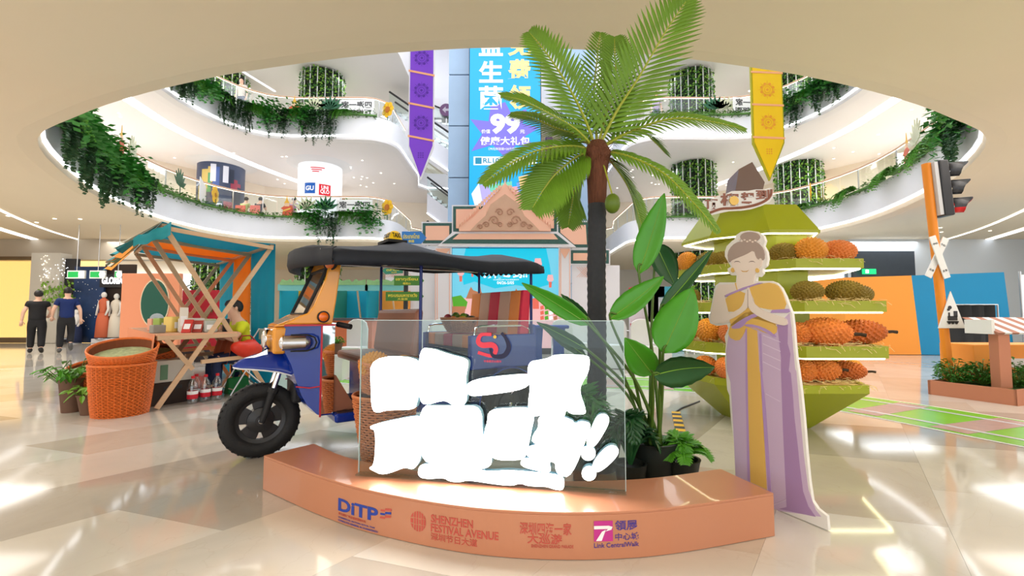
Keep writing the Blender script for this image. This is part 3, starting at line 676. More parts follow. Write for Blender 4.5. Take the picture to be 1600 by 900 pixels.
# floor, seats, rear body
MB().box((.98, 0, .30), (1.05, .84, .07)).build('floor_pan', BLUE, tuk, bevel=.02)
fm = MB().box((.74, 0, .34), (.52, .76, .012)).build('floor_mat', mat('brown_quilted_mat', S(74, 48, 44), .5, var=.2, scale=20), tuk)
mg = MB()
for k in range(-6, 12):
    for sgn in (1, -1):
        pts = []
        for j in range(2):
            pass
        x0 = .48; y0 = k * .08 - .3; a = (x0, max(-.38, min(.38, y0)), .347); b = (x0 + .52, max(-.38, min(.38, y0 + sgn * .4)), .347)
        if abs(y0) < .5: mg.bar(a, b, .005, .005)
mg.build('mat_ribs', MATS['brown_quilted_mat'], fm)
MB().box((1.02, 0, .5), (.5, .8, .36)).build('seat_box', BLUE, tuk, bevel=.02)
MB().box((.93, 0, .715), (.5, 1.0, .075)).build('driver_seat', BROWN, tuk, bevel=.025)
MB().hexa([(1.02, -.5, .74), (1.10, -.5, .74), (1.10, .5, .74), (1.02, .5, .74), (1.07, -.5, 1.14), (1.14, -.5, 1.14), (1.14, .5, 1.14), (1.07, .5, 1.14)]).build('driver_backrest', BROWN, tuk, bevel=.05)
for sy in (-1, 1):
    MB().box((1.94, sy * .49, .75), (.74, .06, .31)).build('side_panel', BLUE, tuk, bevel=.012)
    ar = []
    for k in range(13):
        a = PI * k / 12; ar.append([(1.95 + .33 * math.cos(a), sy * .45, .27 + .33 * math.sin(a)), (1.95 + .33 * math.cos(a), sy * .60, .27 + .33 * math.sin(a))])
    MB().sheet(ar, .012).build('mudguard', BLUE, tuk, 'all')
    MB().tube([(1.62, sy * .49, .90), (1.63, sy * .49, .97), (1.70, sy * .49, .985), (2.15, sy * .49, .985), (2.24, sy * .49, .95), (2.25, sy * .49, .9)], .011, 8).build('hand_rail', CHROME, tuk, True)
MB().box((1.93, 0, .58), (.78, .92, .2)).build('bench_box', NAVY, tuk, bevel=.01)
MB().box((2.30, 0, .72), (.06, 1.0, .55)).build('tail_panel', BLUE, tuk, bevel=.02)
MB().box((1.5, 0, .24), (1.4, .34, .06)).build('chassis', RUB, tuk)
MB().tube([(1.95, -.55, .27), (1.95, .55, .27)], .03, 8).build('rear_axle', RUB, tuk)
ST = [('orange', S(236, 132, 64)), ('tan', S(186, 142, 118)), ('red', S(196, 30, 62)), ('tan', 0), ('orange', 0), ('red', S(228, 44, 60))]
mm = {'orange': mat('orange_cushion', S(250, 152, 76), .5, var=.05), 'tan': mat('tan_cushion', S(218, 176, 150), .5, var=.05), 'red': mat('crimson_cushion', S(222, 40, 74), .5, var=.05)}
yy = .5
for c, wd_ in (('orange', .19), ('tan', .2), ('red', .19), ('tan', .2), ('orange', .17), ('red', .05)):
    a, b = yy - wd_, yy; yy = a
    MB().hexa([(2.12, a, .88), (2.23, a, .88), (2.23, b, .88), (2.12, b, .88), (2.17, a, 1.33), (2.26, a, 1.33), (2.26, b, 1.33), (2.17, b, 1.33)]).build('backrest_stripe', mm[c], tuk, bevel=.012)
    MB().box((1.89, (a + b) / 2, .84), (.56, b - a, .12)).build('seat_stripe', mm[c], tuk, bevel=.012)
# posts and canopy
for s_, nm in ((1.10, 'front'), (2.262, 'rear')):
    for sy in (-1, 1): MB().tube([(s_, sy * .5, .3), (s_, sy * .5, 1.60)], .014, 8).build('roof_post', POSTB, tuk)
    MB().tube([(s_, -.5, 1.585), (s_, .5, 1.585)], .010, 8).build('roof_bow', STEEL, tuk)
for sy in (-1, 1):
    MB().tube([(.3, sy * .5, 1.575), (2.262, sy * .5, 1.585)], .009, 8).build('roof_rail', STEEL, tuk)
    MB().tube([(1.1, sy * .5, 1.58), (1.45, sy * .3, 1.62)], .008, 6).build('roof_brace', STEEL, tuk)
sv = [.13, .16, .25, .4, .6, .8, .95, 1.06, 1.17, 1.35, 1.55, 1.75, 1.95, 2.12, 2.24, 2.32]
pk = [1.56, 1.62, 1.655, 1.66, 1.675, 1.70, 1.73, 1.76, 1.74, 1.70, 1.675, 1.675, 1.69, 1.72, 1.71, 1.64]
eg = [1.50, 1.54, 1.565, 1.565, 1.57, 1.575, 1.585, 1.59, 1.585, 1.57, 1.555, 1.555, 1.57, 1.585, 1.58, 1.55]
lo = [1.46, 1.45, 1.455, 1.46, 1.47, 1.475, 1.485, 1.49, 1.49, 1.485, 1.46, 1.455, 1.465, 1.475, 1.48, 1.49]
rows = []
for s_, p_, e_, l_ in zip(sv, pk, eg, lo):
    w_ = .62; r_ = [(s_, -w_ - .01, l_), (s_, -w_ - .012, (l_ + e_) / 2), (s_, -w_, e_)]
    for y in (-.85, -.6, -.3, 0, .3, .6, .85): r_.append((s_, y * w_, e_ + (p_ - e_) * (1 - abs(y) ** 1.5)))
    rows.append(r_ + [(s_, w_, e_ + .02), (s_, w_ + .012, e_ + .01), (s_, w_ + .01, e_)])
nose = lambda p: (p[0] + .05 + .19 * max(0, 1 - (p[0] - .12) / .6) * min(1, abs(p[1]) / .62) ** 2, p[1], p[2]) if p[0] < .72 else (p[0] + .05 * max(0, (1.2 - p[0]) / .5), p[1], p[2])
rows = [[nose(p) for p in r] for r in rows]
can = MB().sheet(rows, .008).build('canopy', BLKFAB, tuk, 'all')
sc_ = MB()
for k in range(13):
    y0 = -.62 + k * 1.24 / 12.4; pts = [(y0 + .1 * j / 6, 1.56 if j in (0, 6) else 1.56) for j in range(7)] + [(y0 + .1 - .1 * j / 6, 1.525 + .05 * k / 12 - .035 * math.sin(PI * j / 6)) for j in range(7)]
    sc_.prism(ccw(pts), -.004, .004, Matrix.Translation((2.325, 0, 0)) @ Matrix.Rotation(PI / 2, 4, 'Z') @ Matrix.Rotation(PI / 2, 4, 'X'))
sc_.build('scalloped_valance', BLKFAB, can)
rows = [[nose(p) for p in ((.13, y, 1.455), (.115, y, 1.50), (.12, y, 1.56 + .04 * (1 - abs(y))), (.16, y, 1.57 + .06 * (1 - abs(y))))] for y in (-.62, -.45, -.3, -.15, 0, .15, .3, .45, .62)]
MB().sheet(rows, .008).build('front_valance', BLKFAB, can, 'all')
# taxi roof sign
tx = MB().hexa([(.96, -.12, 1.76), (1.10, -.12, 1.76), (1.10, .12, 1.76), (.96, .12, 1.76), (1.0, -.075, 1.86), (1.07, -.075, 1.86), (1.07, .075, 1.86), (1.0, .075, 1.86)]).build('taxi_sign', mat('taxi_yellow', S(252, 208, 20), .3), tuk, bevel=.025)
MB().box((1.03, 0, 1.755), (.18, .28, .025)).build('sign_base', RUB, tx)
nrm = Matrix.Rotation(R(-90), 4, 'Z') @ Matrix.Rotation(R(68), 4, 'X')
text('TAXI', .15, .05, .002, .02, Matrix.Translation((.974, 0, 1.812)) @ nrm).build('lettering', RUB, tx)
text('TAXI', .15, .05, .002, .02, Matrix.Translation((1.03, -.102, 1.812)) @ Matrix.Rotation(R(66), 4, 'X') @ Matrix.Diagonal((.5, 1, 1, 1))).build('lettering', RUB, tx)

# ================================================================ wicker baskets
WICK = mat('orange_wicker', S(214, 128, 74), .55, var=.25, scale=30); WICK2 = mat('pale_wicker', S(206, 150, 104), .55, var=.2, scale=30)
def basket_mesh(name, r0, r1, h, m_, rings=26, stakes=22, e=0.0, slant=0.0):
    b = MB(); n = stakes * 2
    for k in range(rings):
        t = k / (rings - 1); r = r0 + (r1 - r0) * t ** .8; ph = k % 2
        pts = []
        for j in range(n):
            a = 2 * PI * j / n; rr_ = r + (.008 if (j + ph) % 2 else -.008)
            pts.append((rr_ * math.cos(a), rr_ * math.sin(a), .006 + t * (h - .012) + slant * math.cos(a) * r * t))
        b.tube(pts, h / rings * .40, 4, closed=True)
    for j in range(stakes):
        a = 2 * PI * (j + .25) / stakes
        b.tube([((r0 + (r1 - r0) * t ** .8) * math.cos(a), (r0 + (r1 - r0) * t ** .8) * math.sin(a), .004 + t * h + slant * math.cos(a) * r1 * t) for t in (0, .5, 1)], .005, 4)
    for q in (0, 1):
        b.tube([((r1 + .004 * q) * math.cos(2 * PI * j / 36), (r1 + .004 * q) * math.sin(2 * PI * j / 36), h + .008 * q + slant * math.cos(2 * PI * j / 36) * r1) for j in range(36)], .011, 6, closed=True)
    return b.mesh(name, m_)
WSHADE = mat('dark_wicker_core', S(120, 62, 30), .8)
def gap_shade_sheet(t, r0, r1, h, slant=0.0, z=0.0, top=1.0):  # dark sheet behind the weave, paints shade into its gaps
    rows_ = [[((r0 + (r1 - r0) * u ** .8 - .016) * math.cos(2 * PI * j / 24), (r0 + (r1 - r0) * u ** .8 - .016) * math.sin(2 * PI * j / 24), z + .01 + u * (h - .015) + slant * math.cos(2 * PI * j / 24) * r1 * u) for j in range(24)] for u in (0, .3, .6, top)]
    b = MB().loft(rows_, caps=False); b.add(rows_[0], [tuple(range(24))]); return b.build('lining', WSHADE, t)
def basket(name, label, loc, r0, r1, h, m_, rings=26, stakes=22, slant=0.0, rz=0, group=None):
    t = thing(name, label, 'basket', loc, rz, group)
    obj('weave', basket_mesh('weave', r0, r1, h, m_, rings, stakes, slant=slant), t); gap_shade_sheet(t, r0, r1, h, slant); return t
# durians (shared meshes)
def durian_mesh(name, m_, L_=.17, r=.105, seed=1, n=260):
    q = random.Random(seed); b = MB(); b.sphere((0, 0, 0), 1, 14, 10, (L_, r, r)); ga = PI * (3 - math.sqrt(5))
    for i in range(n):
        z = 1 - 2 * (i + .5) / n; rad = math.sqrt(1 - z * z); a = ga * i
        d = Vector((z, rad * math.cos(a), rad * math.sin(a))); p = Vector((d.x * L_, d.y * r, d.z * r)); nn = Vector((d.x / L_, d.y / r, d.z / r)).normalized()
        u = nn.cross(Vector((.3, .5, .8))).normalized(); v = nn.cross(u); w_ = math.sqrt(4 * PI * r * L_ / n) * .55; tip = p + nn * (w_ * .72) + u * q.uniform(-.2, .2) * w_
        b.add([tuple(p + u * w_ - nn * .004), tuple(p + v * w_ - nn * .004), tuple(p - u * w_ - nn * .004), tuple(p - v * w_ - nn * .004), tuple(tip)], [(0, 1, 4), (1, 2, 4), (2, 3, 4), (3, 0, 4)])
    return b.mesh(name, m_)
DM = [durian_mesh('husk', mat('orange_durian', S(222, 128, 58), .55, var=.25, scale=9)), durian_mesh('husk', mat('amber_durian', S(226, 150, 48), .55, var=.25, scale=9), .15, .115, 2), durian_mesh('husk', mat('olive_durian', S(128, 106, 32), .6, var=.3, scale=9), .16, .10, 3), durian_mesh('husk', mat('rust_durian', S(196, 102, 44), .55, var=.25, scale=9), .21, .105, 4, 230)]
STEMM = MB().tube([(0, 0, 0), (.05, 0, .005), (.085, 0, 0)], [.016, .013, .015], 7).mesh('stem', mat('dark_stalk', S(56, 42, 30), .7))
SX = [.168, .148, .158, .208]
def durian(label, loc, kind=0, rz=0, tilt=0, s=1.0, stem=True, group='durians on display'):
    t = thing('durian', label, 'durian', loc, rz, group); t.rotation_euler = (0, tilt, rz); t.scale = (s, s, s)
    h = obj('husk', DM[kind], t, (0, 0, 0))
    if stem: obj('stem', STEMM, t, (SX[kind], 0, 0))
    return t
# pair of baskets between tuk-tuk and sign
basket('wicker_basket', 'tall tapering orange wicker basket standing behind left end of glowing sign', (-.90, 3.24, 0), .13, .22, .52, WICK, 30)
b2 = basket('wicker_basket', 'shallow wicker basket of durian stacked on tall basket behind the sign', (-.90, 3.22, .535), .15, .205, .20, WICK, 12)
b2.rotation_euler = (0, R(8), 0)
durian('golden durian heaped in shallow wicker basket beside tuk-tuk seat', (-.96, 3.16, .74), 1, 1.2, 0, .8, False)
durian('second golden durian in shallow wicker basket, nearer the glowing letters', (-.80, 3.33, .72), 1, 1.9, 0, .62, False)
# fruit basket on the rear bench
FBP = Vector((TW.x, TW.y, 0)) + Vector((math.cos(R(35)), math.sin(R(35)), 0)) * 1.80 + Vector((-math.sin(R(35)), math.cos(R(35)), 0)) * .12
fb = basket('fruit_basket', 'pale round wicker basket of mixed fruit on tuk-tuk rear bench', (FBP.x, FBP.y, .905), .11, .185, .14, WICK2, 12, 18)
FR = [('mango', S(240, 190, 40), 1.25, .042), ('red apple', S(180, 40, 40), 1, .04), ('green papaya', S(80, 110, 30), 1.5, .045), ('avocado', S(50, 62, 26), 1.3, .045), ('lime', S(110, 150, 40), 1.1, .035), ('orange', S(236, 130, 30), 1, .04)]
fm_ = {}
spots = [(-.115, -.065), (-.045, -.125), (.045, -.125), (.125, -.055), (.125, .05), (.045, -.02), (-.035, -.03), (-.125, .035), (-.055, .1), (.05, .115)]
order = [1, 5, 0, 3, 2, 4, 2, 1, 3, 3]
sidew = ['left front', 'front', 'front right', 'right', 'far right', 'middle', 'centre', 'far left', 'back', 'back right']
for k, ((fx, fy), kd) in enumerate(zip(spots, order)):
    nm, c, el, r_ = FR[kd]
    if kd not in fm_: fm_[kd] = MB().sphere((0, 0, 0), r_, 12, 8, (el, 1, .95)).mesh('fruit', mat('skin_' + nm.replace(' ', '_'), c, .35, var=.15, scale=20), True)
    o = obj('fruit', fm_[kd], None, (FBP.x + fx, FBP.y + fy, .905 + .12 + .03 * (1 - (fx * fx + fy * fy) / .03) + (.02 if k > 4 else 0)), (0, 0, k * 1.3))
    tag(o, '%s lying at the %s of the bench fruit basket' % (nm, sidew[k]), 'fruit', 'fruit in the bench basket')
# ================================================================ PALM
LEAFG = mat('palm_leaf', S(104, 146, 34), .45, var=.35, scale=5); LEAFD = mat('dark_leaf', S(34, 84, 40), .35, var=.3, scale=6); LEAFM = mat('broad_leaf', S(70, 150, 30), .32, var=.2, scale=4); RACH = mat('leaf_rib', S(168, 176, 60), .5)
def frond(path, ln, n=46, wd=.018, droop=.35, spread=1.05, up=(0, 0, 1), seed=0, gap=.12):
    q = smooth_pts(path, 14); N_ = len(q); rnd_ = random.Random(seed); L_ = MB(); R_ = MB()
    R_.tube([tuple(p) for p in q], [.011 * (1 - .85 * i / (N_ - 1)) + .0015 for i in range(N_)], 5)
    for i in range(n):
        t = gap + (1 - gap) * (i + .5) / n; f = t * (N_ - 1); k = min(int(f), N_ - 2); p = q[k].lerp(q[k + 1], f - k)
        d = (q[min(k + 2, N_ - 1)] - q[max(k - 1, 0)]).normalized(); sd = d.cross(Vector(up))
        if sd.length < .05: sd = d.cross(Vector((0, 1, 0)))
        sd.normalize(); nn = sd.cross(d).normalized()
        l = ln * (math.sin(PI * min(1, (t * .86 + .14))) ** .55) * rnd_.uniform(.92, 1.06); lean = .55 + .55 * t
        for s_ in (-1, 1):
            dr = (sd * s_ * spread + d * lean + nn * .25).normalized(); a = p; pts = []
            for j in range(4):
                u = j / 3; c = p + dr * l * u + Vector((0, 0, -1)) * droop * l * u * u * .6
                pts.append(c)
            wv = (d - dr * d.dot(dr)).normalized() * wd
            prof_ = (.35, 1.0, .8, .05); v0 = len(L_.v)
            for j in range(4):
                w_ = wv * prof_[j] * .5; L_.v += [tuple(pts[j] - w_), tuple(pts[j] + nn * wd * .16 * prof_[j]), tuple(pts[j] + w_)]
            for j in range(3):
                a0 = v0 + j * 3; L_.f += [(a0, a0 + 1, a0 + 4, a0 + 3), (a0 + 1, a0 + 2, a0 + 5, a0 + 4)]
    return L_, R_
PB_ = Vector((.60, 3.28, 0)); TOPZ = 2.33
palm = thing('palm_tree', 'tall artificial palm with feathery fronds standing behind the glowing sign', 'palm tree', PB_)
def tr(z): return (.02 * math.sin(z * 1.3) + .035 * max(0, z - 1.4), 0, z)
prof_t = []
MBt = MB(); zs_ = [k * .028 for k in range(72)]
MBt.tube([tr(.02 + z) for z in zs_ if z < 1.92], [(.072 if k % 2 else .068) - .002 * z for k, z in enumerate(zs_) if z < 1.92], 14)
MBt.build('wrapped_trunk', mat('charcoal_wrap', S(52, 54, 58), .8, var=.2, scale=30, bump=.3), palm, 'all')
MB().tube([tr(1.90), tr(2.05), tr(2.2), tr(2.30), tr(2.38)], [.066, .072, .082, .105, .06], 14).build('fibre_trunk', mat('brown_palm_fibre', S(112, 68, 48), .9, var=.5, scale=26, bump=.8, stretch=(4, 4, .5)), palm, 'all')
hb_ = MB(); q = random.Random(5)
for k in range(150):
    a = q.uniform(0, 2 * PI); r0 = .09; z0 = q.uniform(2.2, 2.36); c = tr(z0)
    p0 = Vector((c[0] + r0 * math.cos(a), r0 * math.sin(a), z0)); d = Vector((math.cos(a), math.sin(a), q.uniform(-.6, .9))).normalized() * q.uniform(.03, .11)
    hb_.tube([p0, p0 + d * .5 + Vector((0, 0, .01)), p0 + d + Vector((0, 0, -.03))], [.002, .0015, .0006], 3, cap=False)
hb_.build('trunk_fibres', MATS['brown_palm_fibre'], palm)['kind'] = 'stuff'
CRN = Vector(tr(2.36)) + PB_
FR_ = [((1072, 2), (1000, 118), 3.1, .34, .02, .15, .019), ((828, 52), (885, 130), 3.15, .27, .06, .4, .018), ((938, 52), (928, 140), 3.75, .22, .0, .3, .016), ((786, 150), (858, 178), 3.0, .24, .05, .6, .017), ((800, 178), (868, 200), 3.45, .22, .05, .75, .017),
       ((756, 286), (838, 236), 2.95, .22, .06, .75, .017), ((832, 325), (872, 268), 3.1, .27, .0, .5, .019), ((888, 352), (900, 290), 3.6, .22, .0, .5, .017), ((1162, 202), (1050, 186), 3.05, .22, .06, .8, .018), ((1122, 362), (1035, 270), 3.1, .15, .05, .9, .019), ((1002, 350), (978, 285), 3.7, .26, .0, .5, .018), ((960, 60), (962, 130), 3.4, .24, .0, .2, .017), ((1040, 240), (1000, 205), 3.9, .2, .0, .7, .016)]
for k, (tip, mid, dy, ln, g_, dr, wd_) in enumerate(FR_):
    T_ = aty(tip[0], tip[1], dy); M_ = aty(mid[0], mid[1], 3.28 + (dy - 3.28) * .6)
    pth = [CRN - PB_ - Vector((0, 0, .05)), (CRN * .55 + M_ * .45) - PB_ + Vector((0, 0, .01)), M_ - PB_, (M_ * .45 + T_ * .55) - PB_ + Vector((0, 0, .02)), T_ - PB_]
    toward = Vector((0, -1, .35)) if k in (0, 1, 6, 11, 2) else Vector((0, -.75, .8))
    L_, R_ = frond(pth, ln, 29, wd_ * 1.65, dr * .6, up=toward, seed=k)
    o = R_.build('frond', RACH, palm); L_.build('leaflets', LEAFG, o)
for k, (cx, cy, dy) in enumerate(((957, 318, 3.12), (930, 300, 3.5))):
    c = aty(cx, cy, dy) - PB_; o = MB().sphere(c, .055, 14, 10, (1, 1, 1.3)).build('coconut', mat('green_coconut', S(96, 122, 30), .4, var=.2, scale=8), palm, 'all')
    MB().tube([c + Vector((0, 0, .06)), (c + Vector(tr(2.25))) / 2 + Vector((0, 0, .1)), Vector(tr(2.28))], .006, 5).build('stalk', RACH, o)
MB().lathe([(.15, 0), (.19, .26), (.2, .3), (.175, .3), (.16, .24), (.001, .24)], 24).build('pot', mat('dark_plastic_pot', (.02, .025, .02), .5), palm, True)

# ================================================================ bird-of-paradise plant
BP = Vector((.93, 3.0, 0))
bop = thing('bird_of_paradise_plant', 'broad-leaved tropical plant with paddle leaves right of the palm trunk', 'plant', BP)
MB().lathe([(.11, 0), (.15, .24), (.16, .27), (.14, .27), (.13, .22), (.001, .22)], 24).build('pot', MATS['dark_plastic_pot'], bop, True)
def paddle(base, tip, wid, bulge, droop, m_, parent, stem_from, dyv=0.0):
    b, t = Vector(base), Vector(tip); ax = t - b; L0 = ax.length; ax.normalize()
    view = ((b + t) / 2 + BP - Vector((0, 0, EYE))).normalized(); side = ax.cross(view).normalized(); nn = side.cross(ax).normalized(); side = (side * math.cos(dyv) + nn * math.sin(dyv)).normalized(); nn = side.cross(ax).normalized()
    rows_ = []
    for i in range(13):
        u = i / 12; c = b + ax * L0 * u + nn * bulge * math.sin(PI * u) * L0 + Vector((0, 0, -1)) * droop * u * u * L0
        w_ = wid * 1.45 * (math.sin(PI * min(1, max(0.001, u)) ** .8) ** .75) * (1 - .15 * u) + .002
        rows_.append([c + side * w_ * k_ - nn * w_ * .28 * abs(k_) ** 1.3 * (-1 if bulge < 0 else 1) + nn * .004 * math.sin(u * 40) * abs(k_) for k_ in (-1, -.66, -.33, 0, .33, .66, 1)])
    o = MB().sheet([[tuple(p) for p in r] for r in rows_], .0015).build('leaf', m_, parent, 'all')
    MB().tube([r[3] - nn * .003 for r in rows_], [.0035 * (1 - .8 * i / 12) for i in range(13)], 5).build('midrib', MATS.get('leaf_midrib') or mat('leaf_midrib', S(126, 172, 60), .4), o)
    s0 = Vector(stem_from); mid_ = s0.lerp(b, .5) + Vector(((b.x - s0.x) * -.12, 0, .04))
    MB().tube(smooth_pts([s0, mid_, b, b + ax * L0 * .12], 6), [.013 - .008 * i / 18 for i in range(19)], 6).build('stalk', mat('leaf_stalk', S(84, 116, 40), .4), o, 'all')
c6 = lambda p: (800 + p[0] * .511, 300 + p[1] * .511)
PAD = [((388, 250), (466, 4), 2.95, .062, .03, .0, LEAFM, .2), ((440, 160), (500, 288), 3.15, .062, .02, .0, LEAFD, .1), ((300, 388), (464, 258), 2.8, .055, .05, .0, LEAFM, .3), ((452, 368), (614, 176), 2.7, .036, .02, .0, LEAFD, .5), ((462, 492), (552, 292), 2.68, .088, .02, .0, LEAFM, .05), ((430, 558), (345, 446), 2.8, .065, .0, .0, LEAFM, .1), ((432, 560), (620, 528), 2.6, .075, .06, .04, LEAFD, -.6), ((236, 406), (30, 278), 2.75, .040, .03, .0, LEAFM, .25), ((228, 480), (76, 398), 2.85, .028, .03, .0, LEAFD, .4), ((232, 384), (150, 312), 3.05, .022, .03, .0, LEAFD, .4), ((225, 500), (110, 428), 3.0, .024, .03, .0, LEAFD, .4)]
for k, (b_, t_, dy, wd_, bu, dr, m_, dv) in enumerate(PAD):
    B_ = aty(*c6(b_), dy) - BP; T_ = aty(*c6(t_), dy - .08) - BP
    paddle(B_, T_, wd_, bu, dr, m_, bop, (.05 * math.cos(k * 1.7), .05 * math.sin(k * 1.7), .24), dv)
# leafy fillers at the foot
def fern(name, label, loc, r, h, n, m_, pot_r, pot_h, seed=0, lw=.016, rz=0, ln=.09, nl=12, potm=None):
    t = thing(name, label, 'plant', loc, rz, 'small ferns')
    MB().lathe([(pot_r * .75, 0), (pot_r, pot_h), (pot_r * 1.04, pot_h + .01), (pot_r * .9, pot_h + .01), (pot_r * .85, pot_h - .02), (.001, pot_h - .02)], 20).build('pot', potm or MATS['dark_plastic_pot'], t, True)
    q = random.Random(seed)
    for k in range(n):
        a = 2 * PI * k / n * 1.618 * 3 + q.uniform(-.2, .2); f = q.uniform(.35, 1); R0 = r * f; hh = h * (1.15 - .75 * f)
        p = [Vector((0, 0, pot_h)), Vector((R0 * .35 * math.cos(a), R0 * .35 * math.sin(a), pot_h + hh * .8)), Vector((R0 * .75 * math.cos(a), R0 * .75 * math.sin(a), pot_h + hh)), Vector((R0 * math.cos(a), R0 * math.sin(a), pot_h + hh * .55))]
        L_, R_ = frond(p, ln, nl, lw, .3, seed=k, gap=.25); R_.add(L_.v, L_.f); R_.build('frond', m_, t)
    return t
FERNM = mat('fern_green', S(78, 150, 30), .45, var=.3, scale=8)
fern('potted_fern', 'bright green potted fern behind right end of the podium', (1.10, 2.98, 0), .19, .17, 20, FERNM, .12, .15, 2, .022, ln=.085, nl=11)
fern('potted_fern', 'dark green leafy filler plant at the foot of the palm', (.74, 2.86, 0), .2, .36, 16, LEAFD, .1, .16, 4, .026, ln=.10, nl=10)
fern('potted_fern', 'mid green filler plant half hidden behind the exclamation marks', (.48, 3.0, 0), .22, .5, 16, mat('fern_mid', S(52, 116, 44), .45, var=.3, scale=8), .1, .2, 6, .026, ln=.12, nl=10)

# ================================================================ DURIAN STAND
OLIVE = mat('olive_green_paint', S(158, 166, 20), .35, var=.04, scale=2); STRAW = mat('wood_wool_straw', S(232, 206, 146), .7, var=.15, scale=30)
DC = Vector((2.65, 4.75, 0)); DREL = [(.554, -.916), (-.147, -.916), (-.75, -.315), (-.9, .55), (-.35, 1.0), (.45, .75), (.89, -.08)]
stand = thing('durian_stand', 'tiered olive green durian-shaped display stand with lit shelves behind the lady cutout', 'display stand', DC)
def oct_(k, z): return [(x * k, y * k, z) for x, y in DREL[::-1]]
def frus(k0, z0, k1, z1, nm, m_=OLIVE, par=stand): return MB().loft([oct_(k0, z0), oct_(k1, z1)]).build(nm, m_, par)
LEDG = mat('warm_shelf_led', (1, 1, .85), .5, emit=5.0, ecol=(1.0, .93, .62))
frus(.40, 0.0, .86, .40, 'base')
def tray(k, z0, z1, led=True):
    o = MB(); inn = .045
    o.loft([oct_(k, z0), oct_(k, z1), oct_(k - inn, z1), oct_(k - inn, z1 - .03), oct_(.001, z1 - .03)], caps=False); o.add(oct_(k, z0), [tuple(range(7))[::-1]])
    t = o.build('shelf', OLIVE, stand)
    if led:
        pts = oct_(k - .03, z0 - .006); MB().tube(pts, .007, 4, closed=True).build('light_strip', LEDG, t)
    return t
tray(.86, .40, .47, False); tray(1.0, .72, .82); tray(1.0, 1.115, 1.21); tray(.86, 1.505, 1.59)
frus(.43, .40, .43, 1.93, 'core')
rx = lambda L_: [(x * 1.2 - .10, y, z) for x, y, z in L_]
rf = MB().loft([rx(oct_(.57, 1.90)), rx(oct_(.40, 2.18))]).build('roof', OLIVE, stand); MB().loft([rx(oct_(.575, 1.87)), rx(oct_(.575, 1.90))]).build('eave', OLIVE, rf)
MB().tube(rx(oct_(.55, 1.866)), .008, 4, closed=True).build('light_strip', LEDG, rf)
# brown stalk on top
c0 = aty(1161, 300, 4.75) - DC
st_ = [(-.16, 0), (.15, 0), (.20, .20), (.06, .48), (-.10, .38)]
MB().loft([[(c0.x + x * .9, -.1, c0.z - .08 + z * .78) for x, z in st_], [(c0.x + x * .75 + .02, .22, c0.z - .08 + z * .72) for x, z in st_]]).build('stalk', mat('brown_stalk_paint', S(118, 94, 84), .4), stand)
# name board on the roof
SB = aty(1153, 318, 4.30) - DC
nb = []
c66 = lambda p: aty(1080 + p[0] * .15558, 260 + p[1] * .15558, 4.30) - DC
ol = [(118, 345), (180, 335), (270, 300), (330, 285), (400, 252), (470, 250), (560, 250), (640, 235), (720, 235), (780, 220), (808, 225), (812, 320), (780, 360), (700, 400), (600, 432), (500, 448), (380, 452), (290, 470), (190, 495), (165, 480), (120, 430), (105, 380)]
pv = [c66(p) for p in ol]
MB().prism(ccw([(p.x, p.z) for p in pv]), -pv[0].y, -pv[0].y + .015, UPR).build('name_board', mat('white_board', (.85, .84, .83), .4), stand)
BRN = mat('brown_letter', S(150, 96, 80), .4); y_ = pv[0].y - .016
for ch, x0, x1, yt, yb in (('顶', 130, 258, 335, 440), ('榴', 285, 465, 275, 400), ('驾', 490, 620, 265, 390), ('到', 640, 775, 240, 340)):
    a_, b_ = c66((x0, yb)), c66((x1, yt)); text(ch, b_.x - a_.x, b_.z - a_.z, .004, .035, Matrix.Translation(((a_.x + b_.x) / 2, y_, (a_.z + b_.z) / 2)) @ UPR).build('letter', BRN, stand)
sw = [c66(p) for p in ((180, 470), (290, 432), (400, 425), (520, 415), (640, 390), (740, 345), (790, 290), (795, 235))]
MB().tube([(p.x, y_, p.z) for p in smooth_pts(sw, 4)], .013, 5).build('swoosh', BRN, stand)
ce = c66((418, 350)); MB().lathe([(.045, 0), (.045, .006)], 16, Matrix.Translation((ce.x, y_ - .006, ce.z)) @ UPR).build('fruit_mark', mat('yellow_fruit_mark', S(248, 206, 110), .4), stand)
# straw on each shelf
def straw(k, z, n, label, seed):
    q = random.Random(seed); b = MB()
    for i in range(n):
        a = q.uniform(0, 2 * PI); e = q.randrange(7); t = q.random(); p0, p1 = DREL[e], DREL[(e + 1) % 7]; f = q.uniform(.52, .95) if q.random() < .85 else q.uniform(.95, 1.02)
        x = (p0[0] + (p1[0] - p0[0]) * t) * k * f; y = (p0[1] + (p1[1] - p0[1]) * t) * k * f; zz = z + q.uniform(-.025, .025 if f < .95 else .004); l = q.uniform(.03, .08)
        pts = [Vector((x, y, zz))]
        for j in range(3):
            a += q.uniform(-1, 1); pts.append(pts[-1] + Vector((math.cos(a), math.sin(a), q.uniform(-.3, .35))) * l / 2)
        if f >= .95: pts[-1].z -= .03
        v0 = len(b.v)
        for p in pts: b.v += [tuple(p), tuple(p + Vector((.004, .002, .003)))]
        b.f += [(v0 + 2 * j, v0 + 2 * j + 1, v0 + 2 * j + 3, v0 + 2 * j + 2) for j in range(3)]
    b.loft([oct_(k * .43, z - .012), oct_(k - .05, z - .012)], caps=False)
    o = b.build('straw_bedding', STRAW); o.location = DC; tag(o, label, 'straw', None, 'stuff')
straw(.86, .47, 900, 'curly pale straw bedding on the lowest tray of the stand', 1); straw(1.0, .82, 1100, 'curly pale straw bedding on the third shelf of the stand', 2)
straw(1.0, 1.21, 1300, 'curly pale straw bedding on the second shelf of the stand', 3); straw(.86, 1.59, 700, 'thin straw bedding on the top shelf under the roof', 4)
